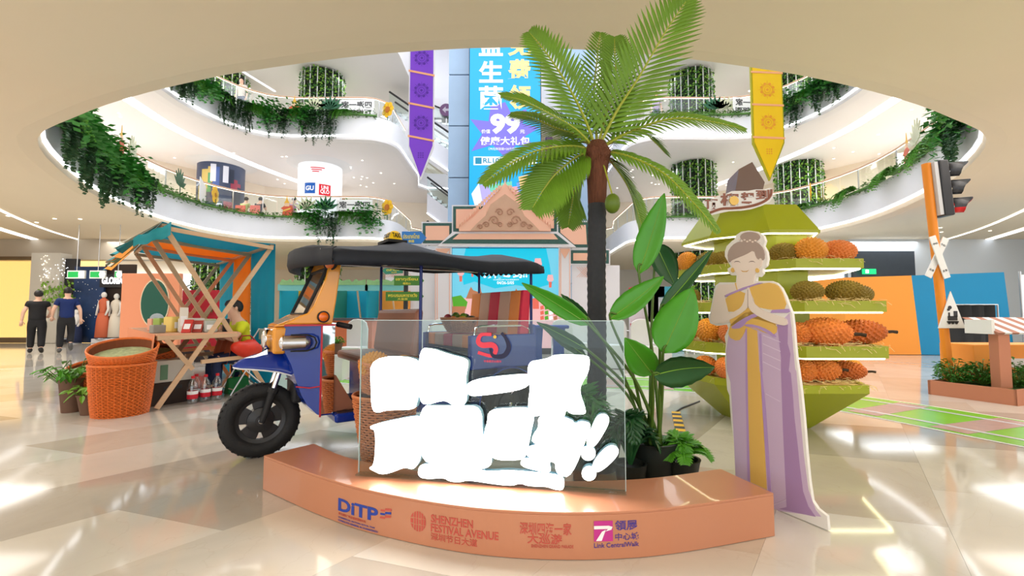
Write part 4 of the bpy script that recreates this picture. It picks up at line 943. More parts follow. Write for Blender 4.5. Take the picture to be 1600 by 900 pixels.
# durians: pixel spot of the middle, depth, shelf top, kind, heading
DZ = {1: 1.575, 2: 1.195, 3: .805, 4: .455}
def dspot(px, Y, sh, kd, rz, lab, s=1.0, stem=False, tilt=0, lift=0):
    x = (px - 800) / 700 * Y * 1.0; rad = (.105, .115, .10, .105)[kd] * s
    return durian(lab, (x, Y, DZ[sh] + rad + .012 + lift), kd, rz, tilt, s, stem)
dspot(1270, 4.22, 1, 1, .2, 'large golden durian on the top shelf right of the lady cutout'); dspot(1313, 4.26, 1, 0, .1, 'orange durian at the right end of the top shelf')
dspot(1228, 4.3, 1, 2, .3, 'olive durian on the top shelf beside the cutout hair bun', .95); dspot(1131, 4.66, 1, 2, 2.2, 'olive durian on the top shelf left of the cutout head', .8); dspot(1108, 4.75, 1, 2, 2.0, 'olive durian beside a golden one on the top shelf', .85, lift=.0)
dspot(1075, 4.98, 1, 1, 1.6, 'golden durian near the left end of the top shelf', .85); dspot(1053, 5.22, 1, 0, 1.8, 'orange durian at the far left end of top shelf', .7)
dspot(1262, 4.12, 2, 2, .15, 'olive durian on second shelf just right of the cutout shoulder', .95); dspot(1321, 4.2, 2, 2, -.3, 'olive durian with yellow rind patch near right end of second shelf', 1.0); dspot(1346, 4.42, 2, 2, .4, 'small olive durian furthest right on the second shelf', .85); dspot(1080, 4.95, 2, 2, 1.8, 'olive durian on the left side of second shelf behind leaves', .8)
dspot(1245, 4.16, 3, 0, 1.2, 'orange durian on third shelf touching the cutout edge', .95); dspot(1289, 4.06, 3, 0, -.45, 'big orange durian with dark stalk pointing right on third shelf', 1.15, True, .1); dspot(1270, 4.36, 3, 3, .5, 'rust durian lying behind others on third shelf', .8, lift=.0); dspot(1340, 4.26, 3, 3, -.25, 'long rust durian whose stalk overhangs right end of third shelf', 1.05, True)
dspot(1106, 4.6, 3, 1, 1.6, 'golden durian on third shelf left of the cutout elbow', 1.0); dspot(1140, 4.3, 3, 0, 1.3, 'orange durian on third shelf half behind the cutout waist', .95); dspot(1075, 5.0, 3, 0, 1.7, 'orange durian at left of third shelf behind paddle leaf', .9)
dspot(1252, 4.24, 4, 0, 1.0, 'orange durian on lowest tray touching the cutout skirt', .95); dspot(1281, 4.26, 4, 0, 0.0, 'orange durian with short stalk at front of lowest tray', .95, True); dspot(1316, 4.36, 4, 3, -.5, 'rust durian at the right end of lowest tray', .8, True, .0); dspot(1295, 4.52, 4, 1, .1, 'golden brown durian behind front row of lowest tray', .8, True)
dspot(1290, 4.75, 4, 3, .1, 'long rust durian at the back of the lowest tray', .85, True, 0, .02); dspot(1132, 4.46, 4, 0, 1.2, 'orange durian on lowest tray left of the cutout skirt', .95); dspot(1100, 4.72, 4, 0, 1.7, 'orange durian on lowest tray beside the dark drooping leaf', .9); dspot(1328, 4.62, 4, 1, 1.2, 'small golden durian at back right corner of lowest tray', .7)
# ================================================================ people
SKIN = mat('skin', S(232, 186, 160), .5, var=.05, scale=12); HAIRB = mat('black_hair', (.012, .01, .01), .5, bump=.3, scale=60)
def grow(name, J, E, rad, m_, parent, root, sub=1):
    used = []
    for a, b in E:
        for k in (a, b):
            if k not in used: used.append(k)
    me = bpy.data.meshes.new(name); me.from_pydata([J[k] for k in used], [(used.index(a), used.index(b)) for a, b in E], []); me.materials.append(m_)
    o = bpy.data.objects.new(name, me); COL.objects.link(o); o.parent = parent
    sk = o.modifiers.new('skin', 'SKIN'); sk.use_smooth_shade = True
    for i, k in enumerate(used):
        r_ = rad[k]; me.skin_vertices[0].data[i].radius = r_ if isinstance(r_, tuple) else (r_, r_); me.skin_vertices[0].data[i].use_root = (k == root)
    sb = o.modifiers.new('subd', 'SUBSURF'); sb.levels = sub; sb.render_levels = sub
    return o
BASE = dict(pel=(0, 0, .93), wst=(0, 0, 1.08), cst=(0, 0, 1.27), shb=(0, 0, 1.37), nck=(0, .01, 1.46), hd0=(0, .02, 1.53), hd1=(0, .02, 1.60), hd2=(0, .01, 1.655),
            lsh=(-.155, 0, 1.36), lel=(-.215, -.03, 1.10), lwr=(-.225, .05, .87), rsh=(.155, 0, 1.36), rel=(.215, -.03, 1.10), rwr=(.225, .05, .87),
            lhp=(-.085, 0, .88), lkn=(-.095, .03, .48), lan=(-.10, -.03, .09), lto=(-.11, .10, .035), rhp=(.085, 0, .88), rkn=(.095, .03, .48), ran=(.10, -.03, .09), rto=(.11, .10, .035))
RAD = dict(pel=(.13, .10), wst=(.12, .09), cst=(.14, .105), shb=(.10, .075), nck=.05, hd0=(.068, .08), hd1=(.078, .095), hd2=(.06, .075), lsh=.056, lel=.042, lwr=.03, rsh=.056, rel=.042, rwr=.03, lhp=.085, lkn=.058, lan=.04, lto=.032, rhp=.085, rkn=.058, ran=.04, rto=.032)
BE = [('pel', 'wst'), ('wst', 'cst'), ('cst', 'shb'), ('shb', 'nck'), ('nck', 'hd0'), ('hd0', 'hd1'), ('hd1', 'hd2'), ('shb', 'lsh'), ('lsh', 'lel'), ('lel', 'lwr'), ('shb', 'rsh'), ('rsh', 'rel'), ('rel', 'rwr'), ('pel', 'lhp'), ('lhp', 'lkn'), ('lkn', 'lan'), ('lan', 'lto'), ('pel', 'rhp'), ('rhp', 'rkn'), ('rkn', 'ran'), ('ran', 'rto')]
def person(label, loc, rz, pose, shirt, trouser, scale=1.0, hair='short', sleeve=.6, face=False, cap=None, group=None, fat=1.0, shoes=(.02, .02, .02), wide=1.0):
    t = thing('person', label, 'person', loc, rz, group); t.scale = (scale * wide, scale, scale)
    J = {k: Vector(v) for k, v in BASE.items()}; J.update({k: Vector(v) for k, v in pose.items()}); rad = dict(RAD)
    for s_ in 'lr': J[s_ + 'hp'] = J[s_ + 'hp'].lerp(J[s_ + 'kn'], .22)
    J['wst'] = J['wst']; body = grow('body', J, BE, rad, SKIN, t, 'pel')
    # clothes: slightly wider shells over the same limbs
    K = dict(J)
    for s_ in 'lr': K[s_ + 'sl'] = J[s_ + 'sh'].lerp(J[s_ + 'el'], sleeve if sleeve <= 1 else 1.0)
    f_ = lambda v, g_, ad=.012: tuple(x * g_ + ad for x in v) if isinstance(v, tuple) else v * g_ + ad
    r2 = {k: f_(v, 1.08 * fat) for k, v in RAD.items()}; r2['lsl'] = r2['rsl'] = .062 * fat; r2['shb'] = f_(RAD['shb'], 1.1); r2['hem'] = f_(RAD['pel'], 1.08 * fat, .02)
    K['hem'] = J['pel'] + (J['pel'] - J['wst']).normalized() * .05
    grow('shirt', K, [('hem', 'wst'), ('wst', 'cst'), ('cst', 'shb'), ('shb', 'lsh'), ('lsh', 'lsl'), ('shb', 'rsh'), ('rsh', 'rsl')], r2, shirt, body, 'wst')
    r3 = {k: f_(v, 1.08 * fat, .01) for k, v in RAD.items()}; r3['lan'] = r3['ran'] = .055
    for s_ in 'lr': K[s_ + 'cf'] = J[s_ + 'an'] + (J[s_ + 'kn'] - J[s_ + 'an']).normalized() * .03
    r3['lcf'] = r3['rcf'] = .06 * fat; r3['wst'] = f_(RAD['wst'], 1.0); r3['pel'] = f_(RAD['pel'], 1.02); r3['lhp'] = r3['rhp'] = .095 * fat
    grow('trousers', K, [('wst', 'pel'), ('pel', 'lhp'), ('lhp', 'lkn'), ('lkn', 'lcf'), ('pel', 'rhp'), ('rhp', 'rkn'), ('rkn', 'rcf')], r3, trouser, body, 'pel')
    shm = mat('shoe_%d' % int(shoes[0] * 100), shoes, .5)
    for s_ in 'lr':
        a, b = J[s_ + 'an'], J[s_ + 'to']; d = b - a; sh = MB().tube([a - d * .35 + Vector((0, 0, -.02)), a + d * .2 - Vector((0, 0, .01)), b, b + d * .35], [.045, .052, .042, .02], 8); sh.build('shoe', shm, body, 'all')
        # hand: palm and five fingers
        w_, e_ = J[s_ + 'wr'], J[s_ + 'el']; d = (w_ - e_).normalized(); sd = d.cross(Vector((0, 1, .2)));
        if sd.length < .1: sd = d.cross(Vector((1, 0, 0)))
        sd.normalize(); h = MB(); h.tube([w_ - d * .02, w_ + d * .03, w_ + d * .085], [.027, .036, .034], 8); nn = sd.cross(d)
        for k in range(4):
            b0 = w_ + d * .08 + sd * (k - 1.5) * .017; l = (.06, .072, .068, .052)[k]; h.tube([b0, b0 + d * l * .5 + nn * .008, b0 + d * l + nn * .025], [.0095, .009, .007], 6)
        h.tube([w_ + d * .03 + sd * .028, w_ + d * .06 + sd * .055, w_ + d * .09 + sd * .058], [.012, .010, .008], 6); h.build('hand', SKIN, body, 'all')
    # hair
    c = (J['hd1'] * .6 + J['hd2'] * .4); up = (J['hd2'] - J['hd0']).normalized(); fw = Vector((0, 1, 0)); fw = (fw - up * fw.dot(up)).normalized(); sdv = fw.cross(up)
    M = Matrix(((sdv.x, fw.x, up.x, c.x), (sdv.y, fw.y, up.y, c.y), (sdv.z, fw.z, up.z, c.z), (0, 0, 0, 1)))
    hr = MB(); n_, m2 = 16, 8; rows_ = []
    for i in range(m2 + 1):
        v = i / m2; r_ = []
        for j in range(n_ + 1):
            a = 2 * PI * j / n_; fr = math.sin(a); low = -.02 if hair == 'short' else -.07
            zb = low + (.075 if fr > .3 else 0) * min(1, (fr - .3) / .4 if fr > .3 else 0) + (-.075 if fr < -.2 else 0); el = math.asin(max(-1, min(1, zb / .15))); th = el + (PI / 2 - el) * v
            r_.append(M @ Vector((.088 * math.cos(th) * math.cos(a), .108 * math.cos(th) * fr - .006, .104 * math.sin(th))))
        rows_.append([tuple(p) for p in r_])
    hr.loft(rows_, closed=False, caps=False); hr.build('hair', HAIRB, body, 'all')
    if cap:
        cp = MB().lathe([(.1, .03), (.102, .06), (.08, .105), (.03, .125), (.001, .128)], 18, M, caps=False); cp.sheet([[tuple(M @ Vector((x * .075, .09 + .075 * (1 - x * x) * k, .035 - .012 * k))) for x in (-1, -.5, 0, .5, 1)] for k in (0, .5, 1)], .006); cp.build('cap', cap, body, 'all')
    if face:
        q = M @ Vector((0, .098, -.045)); MB().loft([[M @ Vector(p) for p in ((-.012, .085, .0), (.012, .085, .0), (0, .098, .004))], [M @ Vector(p) for p in ((-.018, .085, -.045), (.018, .085, -.045), (0, .118, -.042))]]).build('nose', SKIN, body, 'all')
        em = mat('eye_dark', (.02, .015, .012), .3)
        for sx in (-1, 1):
            MB().sphere(M @ Vector((sx * .032, .089, .0)), .008, 8, 6, (1.4, .6, .7)).build('eye', em, body); MB().sphere(M @ Vector((sx * .083, 0, -.02)), .026, 8, 6, (.35, .7, 1.1)).build('ear', SKIN, body, 'all')
            MB().box(tuple(M @ Vector((sx * .032, .094, .022))), (.03, .006, .005)).build('eyebrow', HAIRB, body)
        MB().sphere(M @ Vector((0, .09, -.07)), .02, 8, 6, (1.1, .35, .3)).build('mouth', mat('lips', S(190, 110, 100), .5), body)
    return t
BLKC = mat('black_cotton', (.012, .012, .014), .8, var=.2, scale=20); NAVYC = mat('navy_cotton', S(16, 40, 98), .8, var=.15, scale=20); YEL = mat('neon_yellow_cotton', S(206, 214, 30), .7, var=.1, scale=14); JEAN = mat('blue_denim', S(36, 48, 84), .8, var=.2, scale=40)
walkA = dict(lkn=(-.095, .10, .50), lan=(-.10, .10, .10), lto=(-.11, .22, .04), rkn=(.095, .02, .48), ran=(.10, -.12, .12), rto=(.11, -.01, .04), lel=(-.25, -.06, 1.12), lwr=(-.27, -.02, .88), rel=(.25, -.02, 1.13), rwr=(.20, .16, 1.02))
walkB = dict(rkn=(.095, .10, .50), ran=(.10, -.10, .22), rto=(.11, -.02, .10), lkn=(-.095, .03, .48), lan=(-.10, -.02, .09), lto=(-.11, .1, .035), rel=(.25, -.05, 1.12), rwr=(.27, .0, .88), lel=(-.25, -.02, 1.12), lwr=(-.27, .1, .93))
person('person in black top and black trousers walking away arm in arm', tuple(atz(55, 552)), R(44), walkA, BLKC, BLKC, 1.02, 'bob', .55, fat=1.22, group=None, wide=1.06)
person('person in navy blue t-shirt and black trousers walking away from camera', tuple(atz(101, 551)), R(43), walkB, NAVYC, BLKC, 1.08, 'short', .6, fat=1.12, shoes=(.1, .1, .1))

# ================================================================ MARKET STALL
PINE = mat('pale_pine', S(212, 176, 140), .55, var=.12, scale=6, stretch=(1, 1, 6)); TEAL = canvas('teal_canvas', S(40, 186, 208)); ORC = canvas('orange_canvas', S(252, 170, 50))
sA, sB = Vector((-4.08, 5.21, 0)), Vector((-3.46, 6.42, 0)); e2 = Vector((-.70, .714, 0)); e1 = (sB - sA); SL = 3.4
stall = thing('market_stall', 'wooden market stall with crossed legs and teal and orange striped canvas', 'stall', sA)
Zu = Vector((0, 0, 1)); tA, tB = 2.12, 2.06
for k in range(4):
    o = e2 * (SL * k / 3 * (.97)); f = MB()
    n1 = e2
    bb = lambda a, b, w_=.055, h_=.035, nm='cross_leg', mm_=PINE: MB().bar(a, b, w_, h_, up=e2).build(nm, mm_, stall)
    bb(o + Zu * tA, o + e1 + Zu * .01 + e2 * .04); bb(o + e1 + Zu * tB + e2 * .04, o + Zu * .01 + e2 * .0)
    bb(o + Zu * (tA - .02) - e2 * .03, o + e1 + Zu * (tB - .02) - e2 * .03, .05, .03, 'roof_beam')
    bb(o + e1 * .34 + Zu * .50, o + e1 * .92 + Zu * .52, .05, .03, 'low_rail')
    bb(o + e1 * .05 + Zu * .80, o + e1 * .27 + Zu * .42, .05, .03, 'table_brace')
    bb(o + e1 * -.02 + Zu * .815, o + e1 * .66 + Zu * .815, .05, .035, 'table_bearer')
for z_, f_ in ((tA + .02, 0.0), (tB + .02, 1.0)): MB().bar(e1 * f_ + Zu * z_, e1 * f_ + e2 * SL + Zu * z_, .05, .03).build('roof_rail', PINE, stall)
MB().hexa([e1 * -.03 + Zu * .84, e1 * .66 + Zu * .84, e1 * .66 + e2 * SL + Zu * .84, e1 * -.03 + e2 * SL + Zu * .84, e1 * -.03 + Zu * .86, e1 * .66 + Zu * .86, e1 * .66 + e2 * SL + Zu * .86, e1 * -.03 + e2 * SL + Zu * .86]).build('table_top', mat('peach_table_board', S(228, 176, 142), .5), stall)
segs = [(0, .36, TEAL), (.36, .68, ORC), (.68, 1.0, TEAL)]
for a, b, m_ in segs:
    rows = []
    for i in range(7):
        u = a + (b - a) * i / 6; rows.append([tuple(e1 * v + e2 * (SL * u - .03) + Zu * (tA + .045 + (tB - tA) * v - .05 * math.sin(PI * v) * (1 if v < 1 else 0))) for v in (-.02, .2, .4, .6, .8, 1.0, 1.03)])
    MB().sheet(rows, .006).build('roof_cloth', m_, stall, 'all')
    rows = []
    for i in range(13):
        u = a + (b - a) * i / 12; w_ = .035 * math.sin(i * 1.7 + a * 9)
        rows.append([tuple(e1 * (1.03 + .02 * v) + e1.normalized() * w_ * v + e2 * (SL * u - .03) + Zu * ((tB + .04) * (1 - v) + .02 * v)) for v in (0, .15, .4, .7, 1)])
    MB().sheet(rows, .006).build('back_drape', m_, stall, 'all')
# printed valance fluttering along the front
VAL = [mat('valance_grey', S(196, 196, 176), .7), mat('valance_teal', S(40, 150, 160), .7), mat('valance_orange', S(244, 150, 40), .7), mat('valance_mint', S(150, 190, 150), .7)]
for k in range(14):
    u0, u1 = k / 14, (k + 1) / 14; rows = []
    for i in range(4):
        u = u0 + (u1 - u0) * i / 3; dep = .30 + .05 * ((k * 7) % 3); rows.append([tuple(e1.normalized() * (-.03 - .36 * v + .04 * math.sin(u * 50) * v) + e2 * (SL * u - .03) + Zu * (tA + .05 - dep * v + .02 * math.sin(u * 31) * v)) for v in (0, .33, .66, 1)])
    MB().sheet(rows, .004).build('valance_panel', VAL[(0, 1, 2, 1, 0, 3, 1, 2, 0, 1, 3, 2, 0, 1)[k]], stall, 'all')
rows = [[tuple(e1.normalized() * (-.30 + .36 * u) + e2 * (-.05 - .03 * math.sin(u * 9)) + Zu * (tA + .05 - .24 * (1 - u) - v * (.10 + .06 * u) + .015 * math.sin(u * 14))) for v in (0, .5, 1)] for u in [i / 8 for i in range(9)]]
MB().sheet(rows, .004).build('valance_end', VAL[1], stall, 'all')
rows = [[tuple(e1 * (-.035) + e2 * (SL * u - .02) + Zu * (.86 - .26 * v) - e1.normalized() * .02 * v) for v in (0, .5, 1)] for u in [i / 6 for i in range(7)]]
MB().sheet(rows, .004).build('table_skirt', mat('peach_cloth', S(226, 140, 100), .6), stall)
rows = [[tuple(e1 * (.66 + .02 * math.sin(u * 20) - .08 * v) + e2 * (.06 + .9 * u) + Zu * (.84 - .42 * v)) for v in (0, .5, 1)] for u in [i / 10 for i in range(11)]]
MB().sheet(rows, .004).build('hanging_cloth', mat('rust_cloth', S(170, 84, 50), .7), stall, 'all')
def on_table(u, v, z=.861): p = sA + e1 * u + e2 * v; return (p.x, p.y, z)
ANG = math.atan2(e1.y, e1.x)
# goods on the table
def goods(nm, label, loc, dims, m_, rz=0, tilt=0, cat='package', lid=None):
    t = thing(nm, label, cat, loc, rz, 'goods on the stall table'); t.rotation_euler = (tilt, 0, rz)
    MB().box((0, 0, dims[2] / 2), dims).build('packet', m_, t, bevel=min(dims) * .12)
    MB().box((0, -dims[1] / 2 - .0015, dims[2] * .45), (dims[0] * .7, .002, dims[2] * .4)).build('print', lid or INKW, t)
    return t
CLR = clear('clear_plastic_box', (.86, .92, .9), .2); RP = mat('red_pouch', S(196, 52, 44), .35); GP = mat('green_pouch', S(150, 176, 84), .4); YP = mat('yellow_pouch', S(236, 206, 110), .4); WP = mat('white_pouch', S(232, 226, 214), .4); GRY = mat('grey_tin', S(150, 148, 140), .4)
goods('snack_pouch', 'red and grey pouch leaning at the front of the stall table', on_table(.22, .16), (.10, .03, .18), RP, ANG - .9, -.5); goods('snack_pouch', 'red pouch leaning beside another near the front table edge', on_table(.31, .14), (.11, .03, .17), mat('red_grey_pouch', S(176, 70, 60), .35), ANG - .8, -.55)
goods('storage_box', 'clear grey plastic box on the stall table', on_table(.42, .10), (.14, .14, .15), mat('frosted_grey_box', S(176, 180, 172), .25), ANG - .3, 0, 'box'); goods('speaker_box', 'small upright black box at the table edge beside the vendor', on_table(.57, .12), (.07, .07, .17), DARK, ANG - .3, 0, 'box', DARK)
goods('paper_bundle', 'white bundle of leaflets behind the red pouches', on_table(.30, .42), (.26, .16, .18), WP, ANG, 0); goods('snack_pouch', 'yellow snack bags heaped on the middle of the table', on_table(.18, .60), (.22, .14, .2), YP, ANG + .3, 0); goods('snack_pouch', 'pale green bag on the left part of the table', on_table(.12, .98), (.2, .14, .18), GP, ANG + .1, 0); goods('snack_pouch', 'pink topped white bag at the left end of table', on_table(.10, 1.4), (.2, .12, .17), mat('pink_pouch', S(226, 164, 140), .4), ANG, 0)
goods('metal_tin', 'grey metal tin at the front left table corner', on_table(.02, .42), (.14, .1, .1), GRY, ANG, 0, 'tin', GRY); goods('price_card', 'white upright price card standing among the yellow bags', on_table(.22, .34, .861), (.09, .02, .32), WP, ANG - .5, -.15, 'card')
goods('leaflet_stand', 'green white snack box right of the leaflets', on_table(.44, .40), (.18, .12, .17), mat('pale_green_box', S(206, 214, 176), .4), ANG - .1, 0, 'box')
# under the table: carton and bottled water
ct = thing('carton', 'white printed carton standing on a dark box under the table', 'carton', on_table(.10, .42, .27), ANG); MB().box((0, 0, .13), (.46, .34, .26)).build('carton_body', mat('white_carton', S(214, 210, 200), .7), ct, bevel=.006); MB().box((-.1, -.172, .12), (.08, .004, .18)).build('green_print', mat('green_carton_print', S(110, 150, 120), .6), ct); MB().box((0, 0, .262), (.05, .34, .003)).build('tape', mat('parcel_tape', S(190, 160, 110), .4), ct)
db = thing('dark_crate', 'dark brown box under the white carton', 'box', on_table(.10, .42, .0), ANG); MB().box((0, 0, .135), (.48, .36, .268)).build('crate_body', mat('dark_board', S(56, 44, 38), .7), db, bevel=.006); MB().box((0, -.182, .2), (.2, .004, .04)).build('hand_hole', DARK, db)
PET = clear('clear_bottle', (.92, .96, .98), .12); CAPR = mat('red_cap', S(206, 24, 40), .35); LABR = mat('red_label', S(206, 30, 50), .4)
def bottle(label, loc):
    t = thing('water_bottle', label, 'bottle', loc, 0, 'bottled water under the table')
    MB().lathe([(.05, 0), (.056, .02), (.056, .2), (.05, .24), (.02, .29), (.018, .31)], 18).build('bottle_body', PET, t, True); MB().lathe([(.0565, .06), (.0575, .065), (.0575, .15), (.0565, .155)], 18, caps=False).build('label', LABR, t, True)
    MB().lathe([(.058, .115), (.0582, .12), (.0582, .15), (.058, .155)], 18, caps=False).build('label_band', INKW, t); MB().lathe([(.021, .305), (.021, .335), (.001, .336)], 14).build('cap', CAPR, t)
for k, (u_, v_, lb) in enumerate(((.28, .02, 'water bottle with red cap nearest the crossed stall legs'), (.39, .03, 'middle water bottle with red cap under the stall table'), (.49, .01, 'rightmost water bottle with red cap under the stall table'), (.33, .18, 'water bottle standing in the second row under the table'))): bottle(lb, on_table(u_, v_, 0))
# vendors
cP = sA + e1 * .80 + e2 * .22
sit = dict(pel=(0, 0, .52), wst=(0, .03, .68), cst=(0, .08, .86), shb=(0, .10, .96), nck=(0, .13, 1.04), hd0=(0, .16, 1.10), hd1=(0, .17, 1.17), hd2=(0, .16, 1.225), lsh=(-.155, .10, .95), lel=(-.20, .22, .74), lwr=(-.10, .40, .86), rsh=(.155, .10, .95), rel=(.20, .22, .74), rwr=(.10, .40, .86),
           lhp=(-.085, .02, .5), lkn=(-.11, .40, .50), lan=(-.11, .36, .09), lto=(-.11, .49, .035), rhp=(.085, .02, .5), rkn=(.11, .40, .50), ran=(.11, .38, .09), rto=(.11, .51, .035))
fdir = (-e1 * .8 + e2 * .25); person('seated vendor in neon yellow t-shirt leaning over the stall table', (cP.x, cP.y, 0), math.atan2(fdir.y, fdir.x) - PI / 2, sit, YEL, JEAN, 1.0, 'short', .6, True)
sit2 = dict(sit); pv2 = sA + e1 * .86 + e2 * 1.25
person('seated vendor in dark cap and yellow top behind the heaped snack bags', (pv2.x, pv2.y, 0), math.atan2(-.9, .35) - PI / 2, sit2, YEL, JEAN, 1.0, 'short', .6, True, mat('dark_cap', S(30, 44, 60), .7))
# folding chair + bag
def folding_chair(label, loc, rz):
    t = thing('folding_chair', label, 'chair', loc, rz); W_ = mat('white_plastic', (.8, .8, .8), .4)
    MB().box((0, 0, .44), (.40, .38, .025)).build('seat', W_, t, bevel=.01); MB().box((0, -.24, .80), (.40, .02, .16)).build('backrest', W_, t, bevel=.01)
    for sx in (-1, 1):
        MB().tube([(sx * .2, .24, .01), (sx * .2, -.24, .88)], .012, 8).build('leg', STEEL, t); MB().tube([(sx * .17, -.26, .01), (sx * .17, .16, .43)], .012, 8).build('leg', STEEL, t)
    MB().tube([(-.2, .2, .08), (.2, .2, .08)], .01, 8).build('stretcher', STEEL, t); MB().tube([(-.17, -.2, .08), (.17, -.2, .08)], .01, 8).build('stretcher', STEEL, t)
    return t
fch = math.atan2(fdir.y, fdir.x) - PI / 2
folding_chair('white folding chair with steel legs under the yellow-shirted vendor', (cP.x + .0, cP.y + .0, 0), fch)
bp_ = sA + e1 * .76 + e2 * -.02
bag = thing('cloth_bag', 'crumpled red bag hanging beside the vendor on the stall rail', 'bag', (bp_.x, bp_.y, .53), ANG)
b = MB(); b.sphere((0, 0, .1), .16, 18, 12, (1.35, .7, .7)); q = random.Random(8); b.v = [(x * (1 + .09 * math.sin(17 * z + 9 * x)), y * (1 + .1 * math.sin(23 * x)), z + .012 * math.sin(31 * x + 13 * y)) for x, y, z in b.v]; b.build('pouch', mat('red_nylon', S(214, 54, 32), .45, var=.15, scale=14), bag, 'all'); MB().tube([(-.12, 0, .18), (-.06, .02, .27), (.05, .02, .27), (.12, 0, .19)], .01, 6).build('strap', mat('dark_red_strap', S(150, 30, 24), .5), bag)
gb = sA + e1 * .74 + e2 * .30; gbag = thing('shopping_bag', 'green fabric bag on the floor under the folding chair', 'bag', (gb.x, gb.y, 0), ANG); MB().hexa([(-.16, -.07, 0), (.16, -.07, 0), (.16, .07, 0), (-.16, .07, 0), (-.14, -.02, .22), (.14, -.02, .22), (.14, .02, .22), (-.14, .02, .22)]).build('bag_body', mat('green_fabric', S(24, 120, 60), .6), gbag, bevel=.02); MB().tube([(-.07, 0, .22), (-.05, 0, .3), (.05, 0, .3), (.07, 0, .22)], .007, 6).build('handle', MATS['green_fabric'], gbag)
pb = sB + e2 * .05 - e1 * .1 + Vector((.1, -.2, 0)); pbag = thing('plastic_bag', 'crumpled clear plastic bag with green fruit by the teal drape', 'bag', (pb.x, pb.y, 0)); b = MB().sphere((0, 0, .07), .12, 14, 9, (1.5, 1, .62)); b.v = [(x + .02 * math.sin(40 * z), y + .02 * math.sin(33 * x), max(.002, z + .015 * math.sin(37 * x + 21 * y))) for x, y, z in b.v]; b.build('film', clear('plastic_film', (.9, .95, .95), .22, .15), pbag, 'all'); MB().sphere((-.03, 0, .05), .045, 10, 8).build('contents', mat('yellow_green_fruit', S(210, 214, 60), .5), pbag, True)
# wicker bins
bs = thing('wicker_bin', 'tall orange wicker bin topped by a slanted basket at the stall corner', 'basket', (-4.29, 4.98, 0), R(115))
obj('weave', basket_mesh('weave', .235, .285, .54, mat('bright_wicker', S(226, 116, 48), .5, var=.25, scale=30), 30, 30), bs); o = obj('slanted_basket', basket_mesh('slanted_basket', .26, .30, .17, MATS['bright_wicker'], 10, 30, slant=.3), bs, (0, 0, .55)); gap_shade_sheet(bs, .235, .285, .54); gap_shade_sheet(bs, .26, .30, .17, .3, .55); o = MB().lathe([(.001, .0), (.28, .0)], 20, Matrix.Translation((0, 0, .64)) @ Matrix.Rotation(R(-16), 4, 'Y'), caps=False).build('leaf_lining', mat('green_leaf_lining', S(176, 186, 140), .6, var=.6, scale=22, bump=.6), bs)
for k, (x, y, hh, lb) in enumerate(((-4.92, 5.35, .48, 'orange wicker bin half hidden at far left of the tall one'), (-4.62, 5.75, .62, 'orange wicker bin with slanted rim behind the tall one'))):
    t = thing('wicker_bin', lb, 'basket', (x, y, 0), R(100)); obj('weave', basket_mesh('weave', .2, .26, hh, MATS['bright_wicker'], 26, 28, slant=.25), t); gap_shade_sheet(t, .2, .26, hh, .25); MB().lathe([(.001, .0), (.24, .0)], 20, Matrix.Translation((0, 0, hh - .03)) @ Matrix.Rotation(R(-14), 4, 'Y'), caps=False).build('leaf_lining', MATS['green_leaf_lining'], t)
def leafy(name, label, loc, r, h, n, m_, seed, potm, pr=.11, ph=.16, lw=.05, group=None, ll=.11):
    t = thing(name, label, 'plant', loc, 0, group); q = random.Random(seed)
    pot = MB().lathe([(pr * .7, 0), (pr, ph), (pr * 1.06, ph), (pr * 1.06, ph + .02), (pr * .9, ph + .02), (pr * .88, ph - .01), (.001, ph - .01)], 22).build('pot', potm, t, True)
    L_ = MB(); S2 = MB()
    for k in range(n):
        a = q.uniform(0, 2 * PI); f = q.uniform(.15, 1) ** .6; p = Vector((r * f * math.cos(a), r * f * math.sin(a), ph + h * (.3 + .7 * q.random()) * (1.15 - .6 * f)))
        S2.tube([(0, 0, ph), (p.x * .5, p.y * .5, p.z * .7 + .02), tuple(p)], .004, 4, cap=False); d = Vector((math.cos(a + q.uniform(-.8, .8)), math.sin(a + q.uniform(-.8, .8)), q.uniform(-.6, .35))).normalized(); sd = d.cross(Vector((0, 0, 1))).normalized(); nn = sd.cross(d); l = ll * q.uniform(.7, 1.2)
        v0 = len(L_.v)
        for u, w_ in ((0, .1), (.3, .9), (.6, .8), (1, .03)):
            c = p + d * l * u - Vector((0, 0, 1)) * l * .35 * u * u; L_.v += [tuple(c - sd * lw * w_ * .5 + nn * .008), tuple(c), tuple(c + sd * lw * w_ * .5 + nn * .008)]
        for j in range(3): a0 = v0 + j * 3; L_.f += [(a0, a0 + 1, a0 + 4, a0 + 3), (a0 + 1, a0 + 2, a0 + 5, a0 + 4)]
    L_.build('foliage', m_, t); S2.build('stems', MATS['leaf_stalk'], t)
    return t
TERR = mat('brown_pot', S(104, 74, 56), .7, var=.15, scale=10); POTH = mat('pothos_leaf', S(120, 176, 60), .4, var=.6, scale=14)
leafy('potted_plant', 'variegated plant in a brown pot in front of the wicker bins', (-4.62, 4.98, 0), .2, .16, 46, POTH, 3, TERR, .12, .2); leafy('potted_plant', 'bushier green plant in a brown pot behind the variegated one', (-4.95, 5.1, 0), .24, .24, 60, FERNM, 4, TERR, .12, .36, .06)
